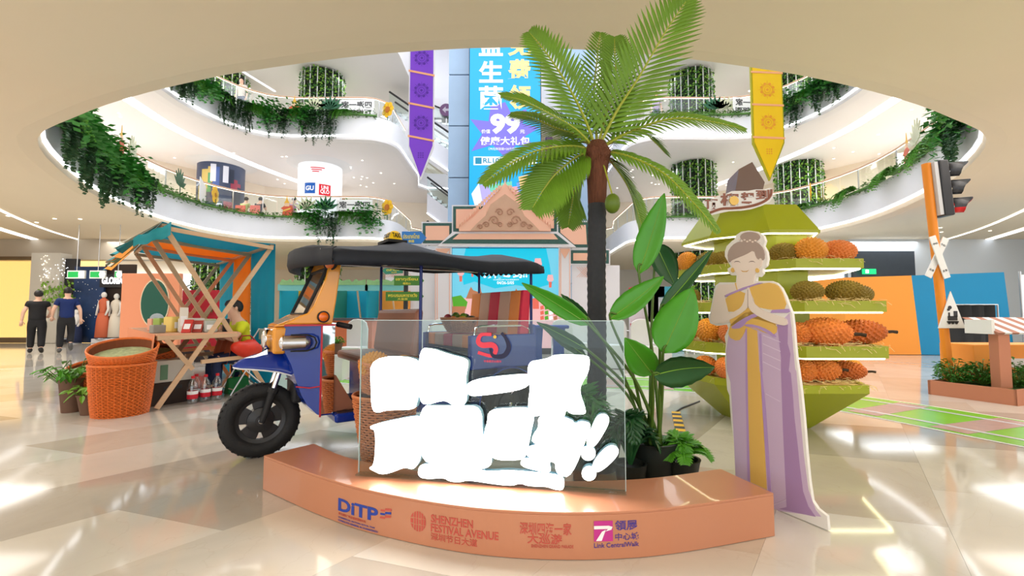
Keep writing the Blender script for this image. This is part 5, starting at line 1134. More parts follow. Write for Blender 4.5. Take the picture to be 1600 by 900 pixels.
# peach partition with green oval emblem behind the stall
pp = thing('display_panel', 'peach booth panel with dark green oval emblem behind the stall', 'panel', (-7.72, 9.6, 0)); PCH = mat('peach_board', S(232, 150, 110), .5)
MB().box((0, 0, .98), (1.24, .1, 1.96)).build('board', PCH, pp, bevel=.01); MB().lathe([(.5, 0), (.5, .02)], 28, Matrix.Translation((.12, -.05, 1.32)) @ UPR @ Matrix.Diagonal((.62, 1.05, 1, 1))).build('oval_rim', mat('cream_rim', S(230, 210, 180), .5), pp); MB().lathe([(.47, .0), (.47, .024)], 28, Matrix.Translation((.12, -.05, 1.32)) @ UPR @ Matrix.Diagonal((.62, 1.05, 1, 1))).build('oval', mat('dark_green_board', S(14, 84, 66), .5), pp)
MB().sphere((.2, -.09, .98), .16, 12, 8, (1, .2, .8)).build('elephant_mark', mat('grey_mark', S(150, 160, 165), .5), pp, True)
rp = thing('crimson_board', 'crimson booth board with palm leaves above inside the stall view', 'panel', (-7.1, 10.5, 0)); MB().box((0, 0, .9), (1.2, .08, 1.5)).build('board', mat('crimson_board', S(176, 30, 52), .5), rp); MB().box((0, 0, .13), (1.1, .3, .26)).build('plinth', DARK, rp)
leafy('potted_palm', 'leafy palm visible through the stall frame above the crimson board', (-7.3, 11.3, 0), .75, 1.1, 110, mat('dusky_palm', S(60, 96, 40), .5, var=.4, scale=5), 9, TERR, .2, 1.1, .07, None, .45)

# ================================================================ shop fronts on the far left
def atX(px, Y): return (px - 800) / 700 * Y
YS = 17.0
sf = struct(MB().box((-18.5, YS + .6, 3.65), (12.5, .5, .9)).build('wall_shopfront_band', mat('shop_band', S(196, 186, 170), .5)))
gl = thing('shop_window', 'tall glazed shopfront with warm yellow interior at far left edge', 'shop window', (atX(20, YS), YS, 0))
MB().box((-.7, .05, 1.62), (3.4, .02, 3.1)).build('pane', clear('shop_glass', (.95, .9, .8), .12), gl)
for x in (-2.4, 1.0): MB().box((x, 0, 1.62), (.09, .1, 3.24)).build('frame', mat('bronze_frame', S(120, 104, 84), .3, .6), gl)
MB().box((-.7, 0, 3.2), (3.5, .12, .14)).build('frame', MATS['bronze_frame'], gl); MB().box((-.7, 0, .1), (3.5, .14, .2)).build('plinth', MATS['bronze_frame'], gl)
struct(MB().box((atX(20, YS) - 2.6, YS + 2.2, 1.7), (8.0, .1, 3.4)).build('wall_shop_interior', mat('warm_lit_shop', S(238, 206, 140), .6, emit=.6, ecol=S(250, 214, 140))))
struct(MB().box((atX(72, YS), YS + .2, 1.7), (1.1, .6, 3.4)).build('wall_pillar', mat('pale_pillar', S(214, 210, 200), .5)))
sp = MB(); q = random.Random(2)
for k in range(60): sp.sphere((atX(65 + q.random() * 14, YS), YS - .13, q.uniform(.4, 3.3)), .011, 5, 4)
o = tag(sp.build('pillar_sparkle_lights', LEDWARM), 'tiny sparkle lights dotted on the pale pillar by the walkers', 'lights', None, 'stuff')
ds = thing('display_window', 'black display window with green plants and strings of lights', 'shop window', (atX(92, YS), YS, 0)); MB().box((0, .15, 1.6), (1.1, .1, 3.2)).build('backing', DARK, ds); q = random.Random(4); lf = MB()
for k in range(240):
    c = Vector((q.uniform(-.5, .5), q.uniform(-.25, .1), q.choice([q.uniform(1.2, 2.1), q.uniform(1.5, 2.3)]))); a = q.uniform(0, 6.3); d = Vector((math.cos(a), 0, math.sin(a))) * .12; e = Vector((-d.z, .05, d.x)) * .35; lf.add([tuple(c), tuple(c + d * .5 + e), tuple(c + d), tuple(c + d * .5 - e)], [(0, 1, 2, 3)])
o = lf.build('foliage', mat('bright_leaf', S(120, 170, 50), .5, var=.5, scale=6), ds); o['kind'] = 'stuff'
lt = MB()
for k in range(30): lt.sphere((q.uniform(-.5, .5), -.2, q.uniform(2.4, 3.2)), .010, 5, 4)
o = lt.build('string_lights', LEDW, ds); o['kind'] = 'stuff'
ps = thing('poster_wall', 'dark blue starry poster panel between shops at far left', 'poster', (atX(135, YS), YS, 0)); MB().box((0, .1, 1.45), (1.15, .08, 2.9)).build('panel', mat('starry_blue_print', S(40, 66, 110), .3, var=.9, scale=1.4), ps); q = random.Random(6); stt = MB()
for k in range(30): stt.sphere((q.uniform(-.5, .5), .055, q.uniform(.3, 2.8)), .014, 5, 4)
o = stt.build('star_dots', INKW, ps); o['kind'] = 'stuff'
gs = thing('boutique_front', 'dark boutique shopfront with white GLORIA lettering over its window', 'shop', (atX(176, YS), YS, 0)); MB().box((0, .3, 1.5), (1.15, .1, 3.0)).build('backdrop', mat('boutique_dark', S(52, 40, 36), .5), gs); MB().box((0, .15, 2.35), (1.15, .2, .5)).build('fascia', DARK, gs); MB().box((0, .1, .08), (1.2, .5, .16)).build('window_floor', WHITE, gs)
text('GLORIA', .8, .26, .01, .02, Matrix.Translation((-.08, .04, 2.36)) @ UPR).build('lettering', mat('white_sign_letters', (1, 1, 1), .5, emit=1.5), gs)
def mannequin(label, x, y, h, m_, rz=0, torso=False):
    t = thing('mannequin', label, 'mannequin', (x, y, .16 if not torso else 0), rz, 'shop mannequins'); W_ = mat('white_mannequin', (.85, .83, .8), .35)
    MB().sphere((0, 0, h - .11), .095, 12, 8, (.85, 1, 1.2)).build('head', W_, t, 'all'); MB().tube([(0, 0, h * .5), (0, 0, h * .62), (0, 0, h * .76), (0, 0, h * .83), (0, 0, h * .87), (0, 0, h * .92)], [.13, .11, .15, .13, .05, .05], 12).build('torso', m_ if not torso else W_, t, 'all')
    for sx in (-1, 1): MB().tube([(sx * .15, 0, h * .81), (sx * .2, -.02, h * .63), (sx * .17, -.1, h * .5)], [.045, .04, .03], 8).build('arm', W_, t, 'all')
    MB().tube([(0, 0, h * .55), (0, 0, h * .4), (0, 0, .05)], [.14, .19, .22], 14).build('skirt', m_, t, 'all'); MB().lathe([(.2, -.0), (.2, .02)], 18).build('base', STEEL, t)
CORAL = mat('coral_dress', S(214, 110, 76), .7); IVORY = mat('ivory_dress', S(232, 222, 206), .7)
mannequin('white mannequin in coral dress in the boutique window', atX(166, YS) , YS - .1, 1.75, CORAL); mannequin('white mannequin in ivory dress beside the coral one', atX(176, YS) + .1, YS + .05, 1.7, IVORY); mannequin('white mannequin torso in dark skirt in front of starry poster', atX(134, YS), YS - .35, 1.25, JEAN, 0, True); mannequin('tall white mannequin with cap behind the navy-shirted walker', atX(118, YS), YS - .3, 1.75, IVORY)
for k, (px0, px1, py, lab) in enumerate(((104, 131, 429, 'hanging green and white direction sign nearest the walkers'), (139, 163, 429, 'hanging green and white direction sign left of the boutique'), (178, 187, 429, 'hanging white round direction sign beside the stall valance'))):
    Yh = 14.5; x0, x1 = atX(px0, Yh), atX(px1, Yh); zc = aty(px0, py, Yh).z; t = thing('hanging_sign', lab, 'sign', ((x0 + x1) / 2, Yh, zc), 0, 'hanging direction signs'); wd_ = x1 - x0
    MB().box((0, 0, 0), (wd_, .06, .26)).build('box', mat('sign_white', (.85, .86, .84), .4), t); MB().box((-wd_ * .15, -.032, 0), (wd_ * .6, .004, .18)).build('green_field', mat('sign_green', S(30, 150, 70), .4, emit=.4), t)
    MB().lathe([(.09, 0), (.09, .006)], 14, Matrix.Translation((wd_ * .32, -.031, 0)) @ UPR).build('arrow_disc', LEDW, t); MB().tube([(0, 0, .12), (0, 0, 4.0 - zc)], .012, 6).build('rod', STEEL, t)
# ================================================================ RIGHT SIDE
OBW = mat('booth_orange', S(250, 160, 62), .55); BBW = mat('booth_blue', S(20, 138, 190), .55)
bt = thing('booth_enclosure', 'plain orange and blue boarded booth wall at right behind the crossing sign', 'booth', (10.2, 12.2, 0))
MB().hexa([(-1.15, 0, 0), (.78, -.1, 0), (.78, 1.6, 0), (-1.15, 1.6, 0), (-1.15, 0, 2.08), (.62, -.1, 2.13), (.62, 1.6, 2.13), (-1.15, 1.6, 2.08)]).build('orange_wall', OBW, bt); MB().hexa([(.78, -.1, 0), (2.9, -.45, 0), (2.9, 1.6, 0), (.78, 1.6, 0), (.62, -.1, 2.13), (2.75, -.45, 2.19), (2.75, 1.6, 2.19), (.62, 1.6, 2.13)]).build('blue_wall', BBW, bt)
cu = thing('black_curtain', 'black pleated curtain hanging in front of the blue booth wall', 'curtain', (9.8, 9.6, 0)); rows = [[(x * .1 - .55, .09 * math.sin(x * 2.3), z) for z in (0.02, .6, 1.28)] for x in range(12)]
MB().sheet(rows, .008).build('cloth', mat('black_curtain_cloth', (.03, .032, .036), .85), cu, 'all'); MB().tube([(-.6, 0, 1.29), (.6, 0, 1.29)], .012, 8).build('rail', STEEL, cu)
for sx in (-1, 1): MB().tube([(sx * .6, 0, 0), (sx * .6, 0, 1.3)], .015, 8).build('upright', STEEL, cu)
# crossing planter
PO = Vector((5.72, 6.2, 0)); pd = Vector((.36, -.93, 0)); pr_ = Vector((.93, .36, 0))
pl = thing('planter_box', 'low brown planter box with shrubs under the railway crossing pole', 'planter', PO, math.atan2(pd.y, pd.x))
BRP = mat('brown_planter_paint', S(188, 122, 92), .5)
for c, d in (((.42, 0.0, .095), (.86, .03, .19)), ((.42, 1.15, .095), (.86, .03, .19)), ((0, .575, .095), (.03, 1.18, .19)), ((.84, .575, .095), (.03, 1.18, .19)), ((.42, .575, .15), (.8, 1.12, .02))): MB().box(c, d).build('side_board' if c[2] < .1 else 'soil', BRP if c[2] < .1 else mat('moss_soil', S(50, 84, 24), .9, var=.5, scale=30), pl)
def ploc(u, v, z=.16): p = PO + pd * u + Vector((-pd.y, pd.x, 0)) * v; return (p.x, p.y, z)
def bush(name, label, loc, r, h, n, m_, seed, ll=.07, lw=.035, group='planter shrubs', cat='shrub'):
    t = thing(name, label, cat, loc, 0, group); q = random.Random(seed); L_ = MB(); S2 = MB()
    for k in range(n):
        a = q.uniform(0, 2 * PI); f = q.random() ** .5; p = Vector((r * f * math.cos(a), r * f * math.sin(a), h * (.15 + .85 * q.random()) * (1.1 - .5 * f)))
        if k % 4 == 0: S2.tube([(p.x * .2, p.y * .2, 0), (p.x * .6, p.y * .6, p.z * .6), tuple(p)], .004, 4, cap=False)
        d = Vector((math.cos(a + q.uniform(-1, 1)), math.sin(a + q.uniform(-1, 1)), q.uniform(-.3, .6))).normalized(); sd = d.cross(Vector((0, 0, 1))).normalized(); l = ll * q.uniform(.7, 1.3); nn = sd.cross(d)
        L_.add([tuple(p), tuple(p + d * l * .5 + sd * lw * .5 + nn * .006), tuple(p + d * l - Vector((0, 0, l * .2))), tuple(p + d * l * .5 - sd * lw * .5 + nn * .006)], [(0, 1, 2), (0, 2, 3)])
    L_.build('foliage', m_, t); S2.build('stems', MATS['leaf_stalk'], t); return t
SHR = mat('shrub_green', S(60, 124, 34), .5, var=.4, scale=8)
for k, (u, v, lb) in enumerate(((.12, .3, 'green shrub at the left end of the brown planter by the pole'), (.36, .45, 'leafy green shrub in the middle of the planter'), (.62, .6, 'green shrub behind the awning post in the planter'), (.7, .95, 'rear green shrub at the right of the planter'), (.25, .85, 'rear green shrub behind the pole in the planter'))): bush('shrub', lb, ploc(u, v), .2, .34, 260, SHR, 20 + k)
# crossing pole, signs, traffic light
b0, t0 = aty(1484, 603, 6.35), aty(1447, 256, 6.35); b0.z = .16
pole = thing('crossing_pole', 'leaning orange railway crossing pole carrying traffic light and warning boards', 'pole', b0); POR = mat('orange_pole_paint', S(236, 140, 30), .4)
MB().tube([(0, 0, 0), tuple(t0 - b0)], .055, 14).build('post', POR, pole, True); MB().lathe([(.1, 0), (.1, .015), (.06, .03)], 16).build('foot_flange', POR, pole)
ax = (t0 - b0)
def on_pole(px, py, dy=-.06): return aty(px, py, 6.35 + dy) - b0
c = on_pole(1468, 296, 0); TLH = mat('traffic_black', (.025, .027, .035), .35)
pv_ = Matrix.Translation(c) @ Matrix.Rotation(R(-4), 4, 'Y')
hs = MB().box((0, 0, 0), (.14, .24, .80), 0, pv_).build('signal_housing', TLH, pole, bevel=.02); MB().box((-.10, 0, 0), (.05, .2, .76), 0, pv_).build('mounting_plate', mat('pale_grey_plate', S(206, 206, 210), .4), pole)
LM = [mat('signal_off', (.02, .05, .03), .3), mat('signal_off2', (.06, .05, .02), .3), mat('signal_red', (.5, .02, .02), .3, emit=2.0, ecol=(1, .03, .03))]
for k, z in enumerate((.26, 0, -.26)):
    vs = []
    for a in range(-1, 14):
        t = PI * a / 12.; vs.append((t, 1))
    rows = [[tuple(pv_ @ Vector((.07 + L_ * (.36 * (.45 + .55 * max(0, math.sin(t))) if t_ else 0), .118 * math.cos(t), z + .118 * math.sin(t)))) for L_, t_ in ((0, 0), (.5, 1), (1, 1))] for t in [PI * (-.3 + 1.6 * i / 14) for i in range(15)]]
    v = MB().sheet(rows, .006).build('signal_visor', TLH, hs, 'all'); MB().lathe([(.085, 0), (.085, .02), (.05, .035), (.001, .04)], 16, pv_ @ Matrix.Translation((.06, 0, z)) @ Matrix.Rotation(PI / 2, 4, 'Y')).build('signal_lens', LM[k], hs, 'all')
    if k == 2: MB().sheet([[(p[0], p[1] * 1.0, p[2] - .008) for p in r] for r in rows], .003).build('red_visor_lining', mat('red_lining', S(200, 20, 24), .4), hs, 'all')
c = on_pole(1466, 402); WB = mat('sign_board_white', (.82, .82, .82), .5)
for sg, nm in ((1, '火车'), (-1, '道口')):
    M = Matrix.Translation(c + Vector((0, -.02 * sg, 0))) @ Matrix.Rotation(R(18 + sg * -38 if sg > 0 else 24), 4, 'Y') @ Matrix.Rotation(R(3), 4, 'Y')
    o = MB().box((0, 0, 0), (.095, .015, .62), 0, M).build('cross_board', WB, pole, bevel=.004)
    text('小心', .07, None, .002, .01, M @ Matrix.Translation((0, -.009, .20)) @ UPR).build('lettering', DARK, o); text('火车', .07, None, .002, .01, M @ Matrix.Translation((0, -.009, -.20)) @ UPR).build('lettering', DARK, o)
c = on_pole(1488, 486); tri = [(c.x - .02, c.z + .28), (c.x + .16, c.z - .24), (c.x - .22, c.z - .24)]
o = MB().prism(ccw(tri), -c.y, -c.y + .015, UPR).build('warning_triangle', WB, pole, bevel=.004)
loco = MB()
for cx, cz, w_, h_ in ((0, -.10, .13, .06), (.045, -.04, .05, .08), (-.045, -.05, .02, .06), (.0, -.15, .16, .02)): loco.box((c.x + cx - .02, c.y - .019, c.z + cz), (w_, .006, h_))
for cx in (-.05, 0, .05): loco.lathe([(.02, 0), (.02, .006)], 12, Matrix.Translation((c.x + cx - .02, c.y - .016, c.z - .165)) @ UPR)
for cx, cz, r_ in ((-.05, .02, .018), (-.03, .05, .025)): loco.lathe([(r_, 0), (r_, .006)], 10, Matrix.Translation((c.x + cx - .02, c.y - .016, c.z + cz)) @ UPR)
loco.build('locomotive_icon', DARK, o)
# awning kiosk on the planter
kio = thing('awning_kiosk', 'small kiosk with white and brown striped awning at right picture edge', 'kiosk', (6.25, 5.75, 0))
MB().box((-.03, 0, .50), (.15, .12, .74)).build('post', BRP, kio, bevel=.005); MB().box((.85, .1, .50), (.15, .12, .74)).build('post', BRP, kio, bevel=.005)
for k in range(14):
    x = -.16 + k * .09; MB().hexa([(x, -.1, .84), (x + .09, -.1, .84), (x + .09, .0, .86), (x, .0, .86), (x, -.12, .86), (x + .09, -.12, .86), (x + .06, .3, 1.05), (x - .03, .3, 1.05)]).build('awning_stripe', mat('awning_white', (.8, .79, .77), .6) if k % 2 else mat('awning_brown', S(168, 112, 92), .6), kio)
MB().box((-.17, .1, .93), (.04, .34, .18)).build('awning_end', MATS['awning_white'], kio)
MB().box((.75, .75, .42), (1.2, .5, .5)).build('counter', OBW, kio, bevel=.01); MB().box((.75, .49, .42), (.3, .01, .12)).build('counter_sign', WB, kio); MB().tube([(-.1, .4, .3), (.2, .35, .22), (.4, .4, .35)], .012, 6).build('red_rope', REDT, kio)
# printed railway track on the floor
tk = thing('floor_track_sticker', 'green floor print of a railway track with pale rails and wooden sleepers', 'floor graphic', (4.5, 5, .0))
cl = [Vector((p.x, p.y, 0)) for p in smooth_pts([(5.2, 3.0, 0), (4.75, 4.15, 0), (4.25, 5.45, 0), (3.4, 6.6, 0), (1.6, 7.25, 0), (-1.5, 7.35, 0), (-3.2, 8.6, 0), (-3.4, 11, 0)], 12)]
def band(off, w_, z, m_, nm):
    a, b = [], []
    for i, p in enumerate(cl):
        d = (cl[min(i + 1, len(cl) - 1)] - cl[max(i - 1, 0)]).normalized(); n = Vector((d.y, -d.x, 0)); a.append(p + n * (off - w_ / 2) - Vector((4.5, 5, -z))); b.append(p + n * (off + w_ / 2) - Vector((4.5, 5, -z)))
    return MB().loft([a, b], closed=False, caps=False).build(nm, m_, tk)
band(0, 1.3, .003, INKW, 'white_border'); band(0, 1.24, .004, mat('grass_green_print', S(112, 190, 28), .25, var=.15, scale=2), 'green_band'); RLM = mat('pale_rail_print', S(206, 206, 214), .25)
SLP = mat('sleeper_print', S(176, 142, 134), .3, var=.25, scale=9); acc = 0; nxt = .2
for i in range(len(cl) - 1):
    acc += (cl[i + 1] - cl[i]).length
    if acc > nxt:
        nxt += .74; d = (cl[i + 1] - cl[i]).normalized(); n = Vector((d.y, -d.x, 0)); p = cl[i] - Vector((4.5, 5, -.0055))
        MB().add([tuple(p + n * .56 - d * .15), tuple(p + n * .56 + d * .15), tuple(p - n * .56 + d * .15), tuple(p - n * .56 - d * .15)], [(0, 1, 2, 3)]).build('sleeper', SLP, tk)
band(.36, .06, .0065, RLM, 'rail'); band(-.36, .06, .0065, RLM, 'rail')
# hazard cable cover
hz = thing('cable_cover', 'black and yellow striped cable cover strip on the floor beside the fern', 'cable cover', atz(1056, 645)); d = atz(1069, 700) - atz(1056, 645); n = 14
for k in range(n):
    a, b = d * (k / n), d * ((k + 1) / n); MB().bar(a + Vector((0, 0, .008)), b + Vector((0, 0, .008)), .09, .014).build('stripe', DARK if k % 2 else mat('hazard_yellow', S(240, 190, 30), .5), hz)
cb = atz(1078, 636) - atz(1056, 645); MB().tube([(0, 0, .008), cb * .5 + Vector((0, .05, .008)), cb * 1.5 + Vector((.1, .15, .008))], .01, 6).build('cable', DARK, hz)
# ground storey on the right: shop wall, bright screen and shelving
struct(MB().box((18.2, 17.5, 2.0), (10, .3, 4.0)).build('wall_ground_right', mat('pale_blue_grey_wall', S(214, 220, 226), .5))); struct(MB().box((-24.2, 10, 2.0), (.3, 26, 4.0)).build('wall_ground_left', WARMWALL)); struct(MB().box((24.5, 10, 2.0), (.3, 26, 4.0)).build('wall_ground_far_right', MATS['pale_blue_grey_wall']))
lw = thing('lit_shop_window', 'bright white backlit shop window above the orange booth wall', 'shop window', (11.0, 17.2, 0)); MB().box((0, 0, 2.15), (3.6, .08, 1.1)).build('pane', mat('backlit_pane', (.9, .95, 1), .4, emit=1.3, ecol=(.92, .97, 1)), lw)
for x in (-1.8, 1.8): MB().box((x, -.05, 1.5), (.12, .12, 3.0)).build('frame', mat('grey_frame', S(120, 130, 140), .4), lw)
MB().box((0, -.05, 2.78), (3.7, .12, .16)).build('frame', MATS['grey_frame'], lw)
for k in range(3):
    x = 8.2 + k * .8; sh = thing('shop_shelf', ('shelf unit of small boxes seen under the second tray', 'middle shelf unit of small boxes far behind the stand', 'shelf unit beside the orange booth wall end')[k], 'shelf', (x, 16.4, 0), 0, 'far shop shelves'); q = random.Random(k)
    MB().box((0, .2, .9), (.78, .04, 1.8)).build('back_panel', WHITE, sh)
    for z in (.1, .5, .9, 1.3, 1.7):
        MB().box((0, 0, z), (.78, .4, .03)).build('board', WHITE, sh)
        if z < 1.7:
            b = MB(); xx = -.36
            while xx < .32: w_ = q.uniform(.06, .12); b.box((xx + w_ / 2, -.03, z + .13), (w_ * .9, .2, q.uniform(.16, .26))); xx += w_
            o = b.build('boxed_goods', mat('goods_%d' % q.randrange(3), (S(150, 70, 70), S(70, 80, 110), S(190, 150, 90))[q.randrange(3)], .5, var=.6, scale=9), sh); o['kind'] = 'stuff'
dk = thing('dark_wall_panel', 'dark grey tiled wall panel above the blue booth', 'wall panel', (14.3, 17.2, 2.3)); MB().box((0, 0, .6), (2.4, .1, 1.2)).build('panel', mat('charcoal_tile', S(64, 72, 82), .4, var=.15, scale=5), dk)
ex = thing('exit_sign', 'small green running-man exit sign on the dark wall panel', 'sign', (13.6, 17.0, 2.7)); MB().box((0, 0, 0), (.5, .06, .2)).build('box', mat('exit_green', S(20, 150, 90), .4, emit=1.2), ex); MB().box((-.1, -.035, 0), (.1, .01, .12)).build('pictogram', LEDW, ex)
bs_ = thing('booth_screen', 'bright food picture screen inside the booth at right edge', 'screen', (14.1, 11.6, 0)); MB().box((0, 0, 1.5), (1.8, .08, 1.2)).build('panel', mat('food_screen', S(230, 226, 214), .4, var=.5, scale=2.5, emit=.5), bs_)
for sx in (-.9, .9): MB().tube([(sx, 0, 0), (sx, 0, 2.2)], .03, 8).build('post', STEEL, bs_)
fp = thing('fabric_pelmet', 'green striped pelmet below the booth screen', 'cloth', (14.0, 11.2, .75)); MB().box((0, 0, 0), (1.9, .06, .22)).build('cloth', mat('pelmet_green', S(70, 120, 50), .6, var=.4, scale=20), fp); MB().box((0, 0, -.45), (1.8, .3, .7)).build('table', DARK, fp)
# ================================================================ CENTRE BACKGROUND
YA = 12.0; cA = lambda p: aty(640 + p[0] * .26667, 280 + p[1] * .26667, YA)
arch = thing('thai_arch', 'large printed Thai temple gateway with tiled roof around a bright stage screen', 'stage arch', (0, YA, 0))
AW = mat('arch_white', S(232, 228, 232), .5); APE = mat('arch_peach', S(243, 188, 160), .5); AGR = mat('arch_green_scale', S(52, 92, 84), .5, var=.5, scale=30); ATN = mat('arch_tan', S(206, 164, 136), .5, var=.12, scale=4)
def plate(pts, d0, d1, m_, nm, par=arch):
    q = [cA(p) for p in pts]; return MB().prism(ccw([(p.x, p.z) for p in q]), d0, d1, UPR).build(nm, m_, par)
def inset(pts, k):
    cx = sum(p[0] for p in pts) / len(pts); cy = sum(p[1] for p in pts) / len(pts); n = len(pts); out = []
    for i in range(n):
        a, b, c = Vector(pts[i - 1]), Vector(pts[i]), Vector(pts[(i + 1) % n]); d1 = (b - a).normalized(); d2 = (c - b).normalized(); n1 = Vector((-d1.y, d1.x)); n2 = Vector((-d2.y, d2.x))
        if n1.dot(Vector((cx, cy)) - b) < 0: n1 = -n1
        if n2.dot(Vector((cx, cy)) - b) < 0: n2 = -n2
        bi = (n1 + n2); s_ = 2 / max(.5, bi.length_squared); out.append(tuple(b + bi * k * s_ * .5 * 2 / 2))
    return out
def roofp(pts, d=0.0):
    plate(pts, d, d + .12, AW, 'roof_panel'); plate(inset(pts, 16), d + .12, d + .14, AGR, 'scale_border'); plate(inset(pts, 50), d + .14, d + .16, APE, 'roof_field')
roofp([(75, 255), (262, 255), (262, 388), (75, 388)]); roofp([(855, 250), (1050, 250), (1060, 412), (950, 412), (855, 330)]); roofp([(930, 412), (1170, 412), (1170, 505), (930, 505)], -.02); roofp([(-90, 412), (180, 412), (180, 505), (-90, 505)], -.02)
roofp([(255, 165), (865, 165), (865, 325), (255, 325)], .14); 
tp = [(262, 322), (862, 322), (965, 408), (175, 388 + 16)]; plate(tp, .2, .34, AW, 'roof_panel'); plate([(280, 334), (850, 334), (925, 392), (200, 388)], .34, .36, AGR, 'scale_border'); plate([(300, 334), (835, 334), (862, 366), (262, 366)], .36, .38, APE, 'roof_field')
gb = [(560, 60), (600, 95), (660, 150), (700, 195), (740, 240), (815, 262), (805, 312), (310, 312), (300, 262), (380, 240), (420, 195), (460, 150), (520, 95)]
plate([(300, 320), (300, 275), (345, 265), (380, 240), (430, 190), (475, 135), (530, 80), (556, 52), (560, 20), (566, 52), (590, 80), (645, 135), (690, 190), (740, 240), (775, 265), (820, 275), (820, 320)], .34, .42, APE, 'gable_frame'); plate([(365, 318), (400, 280), (450, 235), (480, 170), (560, 112), (640, 170), (670, 235), (720, 280), (755, 318)], .42, .44, ATN, 'gable_field')
fl = MB()
for k in range(18):
    t = k / 17
    for sx in (-1, 1):
        p = cA((560 + sx * (20 + 235 * t), 62 + 215 * t)); fl.prism(ccw([(p.x, p.z), (p.x + sx * .10, p.z - .02), (p.x + sx * .03, p.z - .14)] if sx > 0 else [(p.x, p.z), (p.x - .10, p.z - .02), (p.x - .03, p.z - .14)]), .42, .45, UPR)
fl.build('gable_finials', APE, arch)['kind'] = 'stuff'
orn = MB()
for sx in (-1, 1):
    for k, (r0, cx, cy) in enumerate(((30, 60, 262), (20, 105, 285), (24, 30, 215), (16, 140, 298), (18, 28, 285))):
        pts = [cA((560 + sx * (cx + r0 * (1 - a / 14) * math.cos(a * .7)), cy - r0 * (1 - a / 14) * math.sin(a * .7))) for a in range(12)]; orn.tube([(p.x, -.445, p.z) for p in pts], .022, 5)
orn.build('gable_scrolls', mat('arch_tan_dark', S(184, 138, 112), .5), arch); 
for a, b in ((-140, 150), (950, 1230)):
    plate([(a, 505), (b, 505), (b, 1030), (a, 1030)], -.05, .02, AW, 'side_wall')
for a, b in ((155, 248), (872, 940)):
    plate([(a, 404), (b, 404), (b, 1030), (a, 1030)], 0, .16, AW, 'column')
    for f in (.0, .12, .88): plate([(a + (b - a) * f, 420), (a + (b - a) * f + 4, 420), (a + (b - a) * f + 4, 1030), (a + (b - a) * f, 1030)], .16, .17, APE, 'column_line')
    plate([(a + 4, 412), (b - 4, 412), ((a + b) / 2 + 18, 440), ((a + b) / 2, 470), ((a + b) / 2 - 18, 440)], .165, .18, APE, 'column_ornament')
for x0 in (-130, 1000):
    lat = MB()
    for k in range(9):
        for sg in (1, -1):
            p, q = cA((x0 + 150 - k * 14, 515)), cA((x0 + 150 - k * 14 - sg * 0 - 60, 515 + 60)) if sg > 0 else cA((x0 + 90 - k * 14 + 60, 575)); 
            if sg < 0: p = cA((x0 + 90 - k * 14, 515))
            lat.bar((p.x, -.03, p.z), (q.x, -.03, q.z), .008, .008)
    lat.build('lattice_print', APE, arch)['kind'] = 'stuff'
# stage screen
scr = thing('stage_screen', 'bright turquoise stage screen with event title inside the temple gateway', 'screen', (0, YA + .3, 0))
cS = lambda p: aty(640 + p[0] * .26667, 280 + p[1] * .26667, YA + .3)
def sp_(pts, d, m_, nm): q = [cS(p) for p in pts]; return MB().prism(ccw([(p.x, p.z) for p in q]), d, d + .01, UPR).build(nm, m_, scr)
def em(n, c, e=1.0): return mat(n, tuple(x * .3 for x in c[:3]), .4, emit=e * .42, ecol=c)
CY = em('screen_turquoise', S(0, 196, 226), .9); CW = em('screen_white', (.95, .97, 1), 1.0); CP = em('screen_pink', S(250, 190, 190), .8); CR = em('screen_coral', S(240, 110, 90), .8); CGN = em('screen_green', S(90, 180, 40), .7); CB_ = em('screen_pale_blue', S(120, 214, 240), .8); CBR = em('screen_brown', S(200, 130, 90), .7)
sp_([(245, 400), (878, 400), (878, 1027), (245, 1027)], -.05, mat('screen_back', (.03, .03, .03), .5), 'cabinet'); sp_([(250, 405), (872, 405), (872, 990), (250, 990)], -.03, CY, 'sky_field')
sp_([(250, 640), (380, 600), (500, 640), (620, 620), (740, 640), (872, 600), (872, 990), (250, 990)], -.018, CB_, 'cloud_band'); sp_([(250, 700), (420, 690), (560, 720), (700, 700), (872, 690), (872, 990), (250, 990)], -.006, CP, 'town_band')
for p in ([(250, 405), (330, 405), (300, 520), (320, 640), (250, 680)], [(800, 405), (872, 405), (872, 660), (835, 600), (820, 500)]): sp_(p, -.004, CB_, 'ornament_drape')
for (x, y, s_) in ((300, 555, 1), (368, 540, .7), (752, 500, 1.2), (824, 590, 1)):
    sp_([(x - 14 * s_, y - 30 * s_), (x + 14 * s_, y - 30 * s_), (x + 20 * s_, y), (x + 10 * s_, y + 10 * s_), (x - 10 * s_, y + 10 * s_), (x - 20 * s_, y)], .006, CP, 'lantern'); sp_([(x - 9 * s_, y + 12 * s_), (x + 9 * s_, y + 12 * s_), (x + 7 * s_, y + 45 * s_), (x - 7 * s_, y + 45 * s_)], .006, CR, 'lantern_tassel')
sp_([(330, 700), (350, 650), (360, 630), (372, 650), (400, 660), (410, 600), (420, 660), (450, 700)], .004, CBR, 'temple_shape'); sp_([(600, 690), (625, 640), (650, 690)], .004, CBR, 'temple_shape'); sp_([(720, 700), (755, 690), (758, 760), (722, 760)], .006, CR, 'train_shape'); sp_([(250, 690), (300, 680), (340, 720), (330, 760), (255, 760)], .006, CGN, 'leaf_heap'); sp_([(250, 745), (330, 745), (315, 830), (250, 830)], .008, CBR, 'basket_shape')
for k in range(12): x = 765 + (k % 4) * 26; y = 745 + (k // 4) * 30; sp_([(x, y), (x + 20, y - 6), (x + 22, y + 16), (x + 2, y + 20)], .006, (CR, CGN, CW, CBR)[k % 4], 'market_stall_shape')
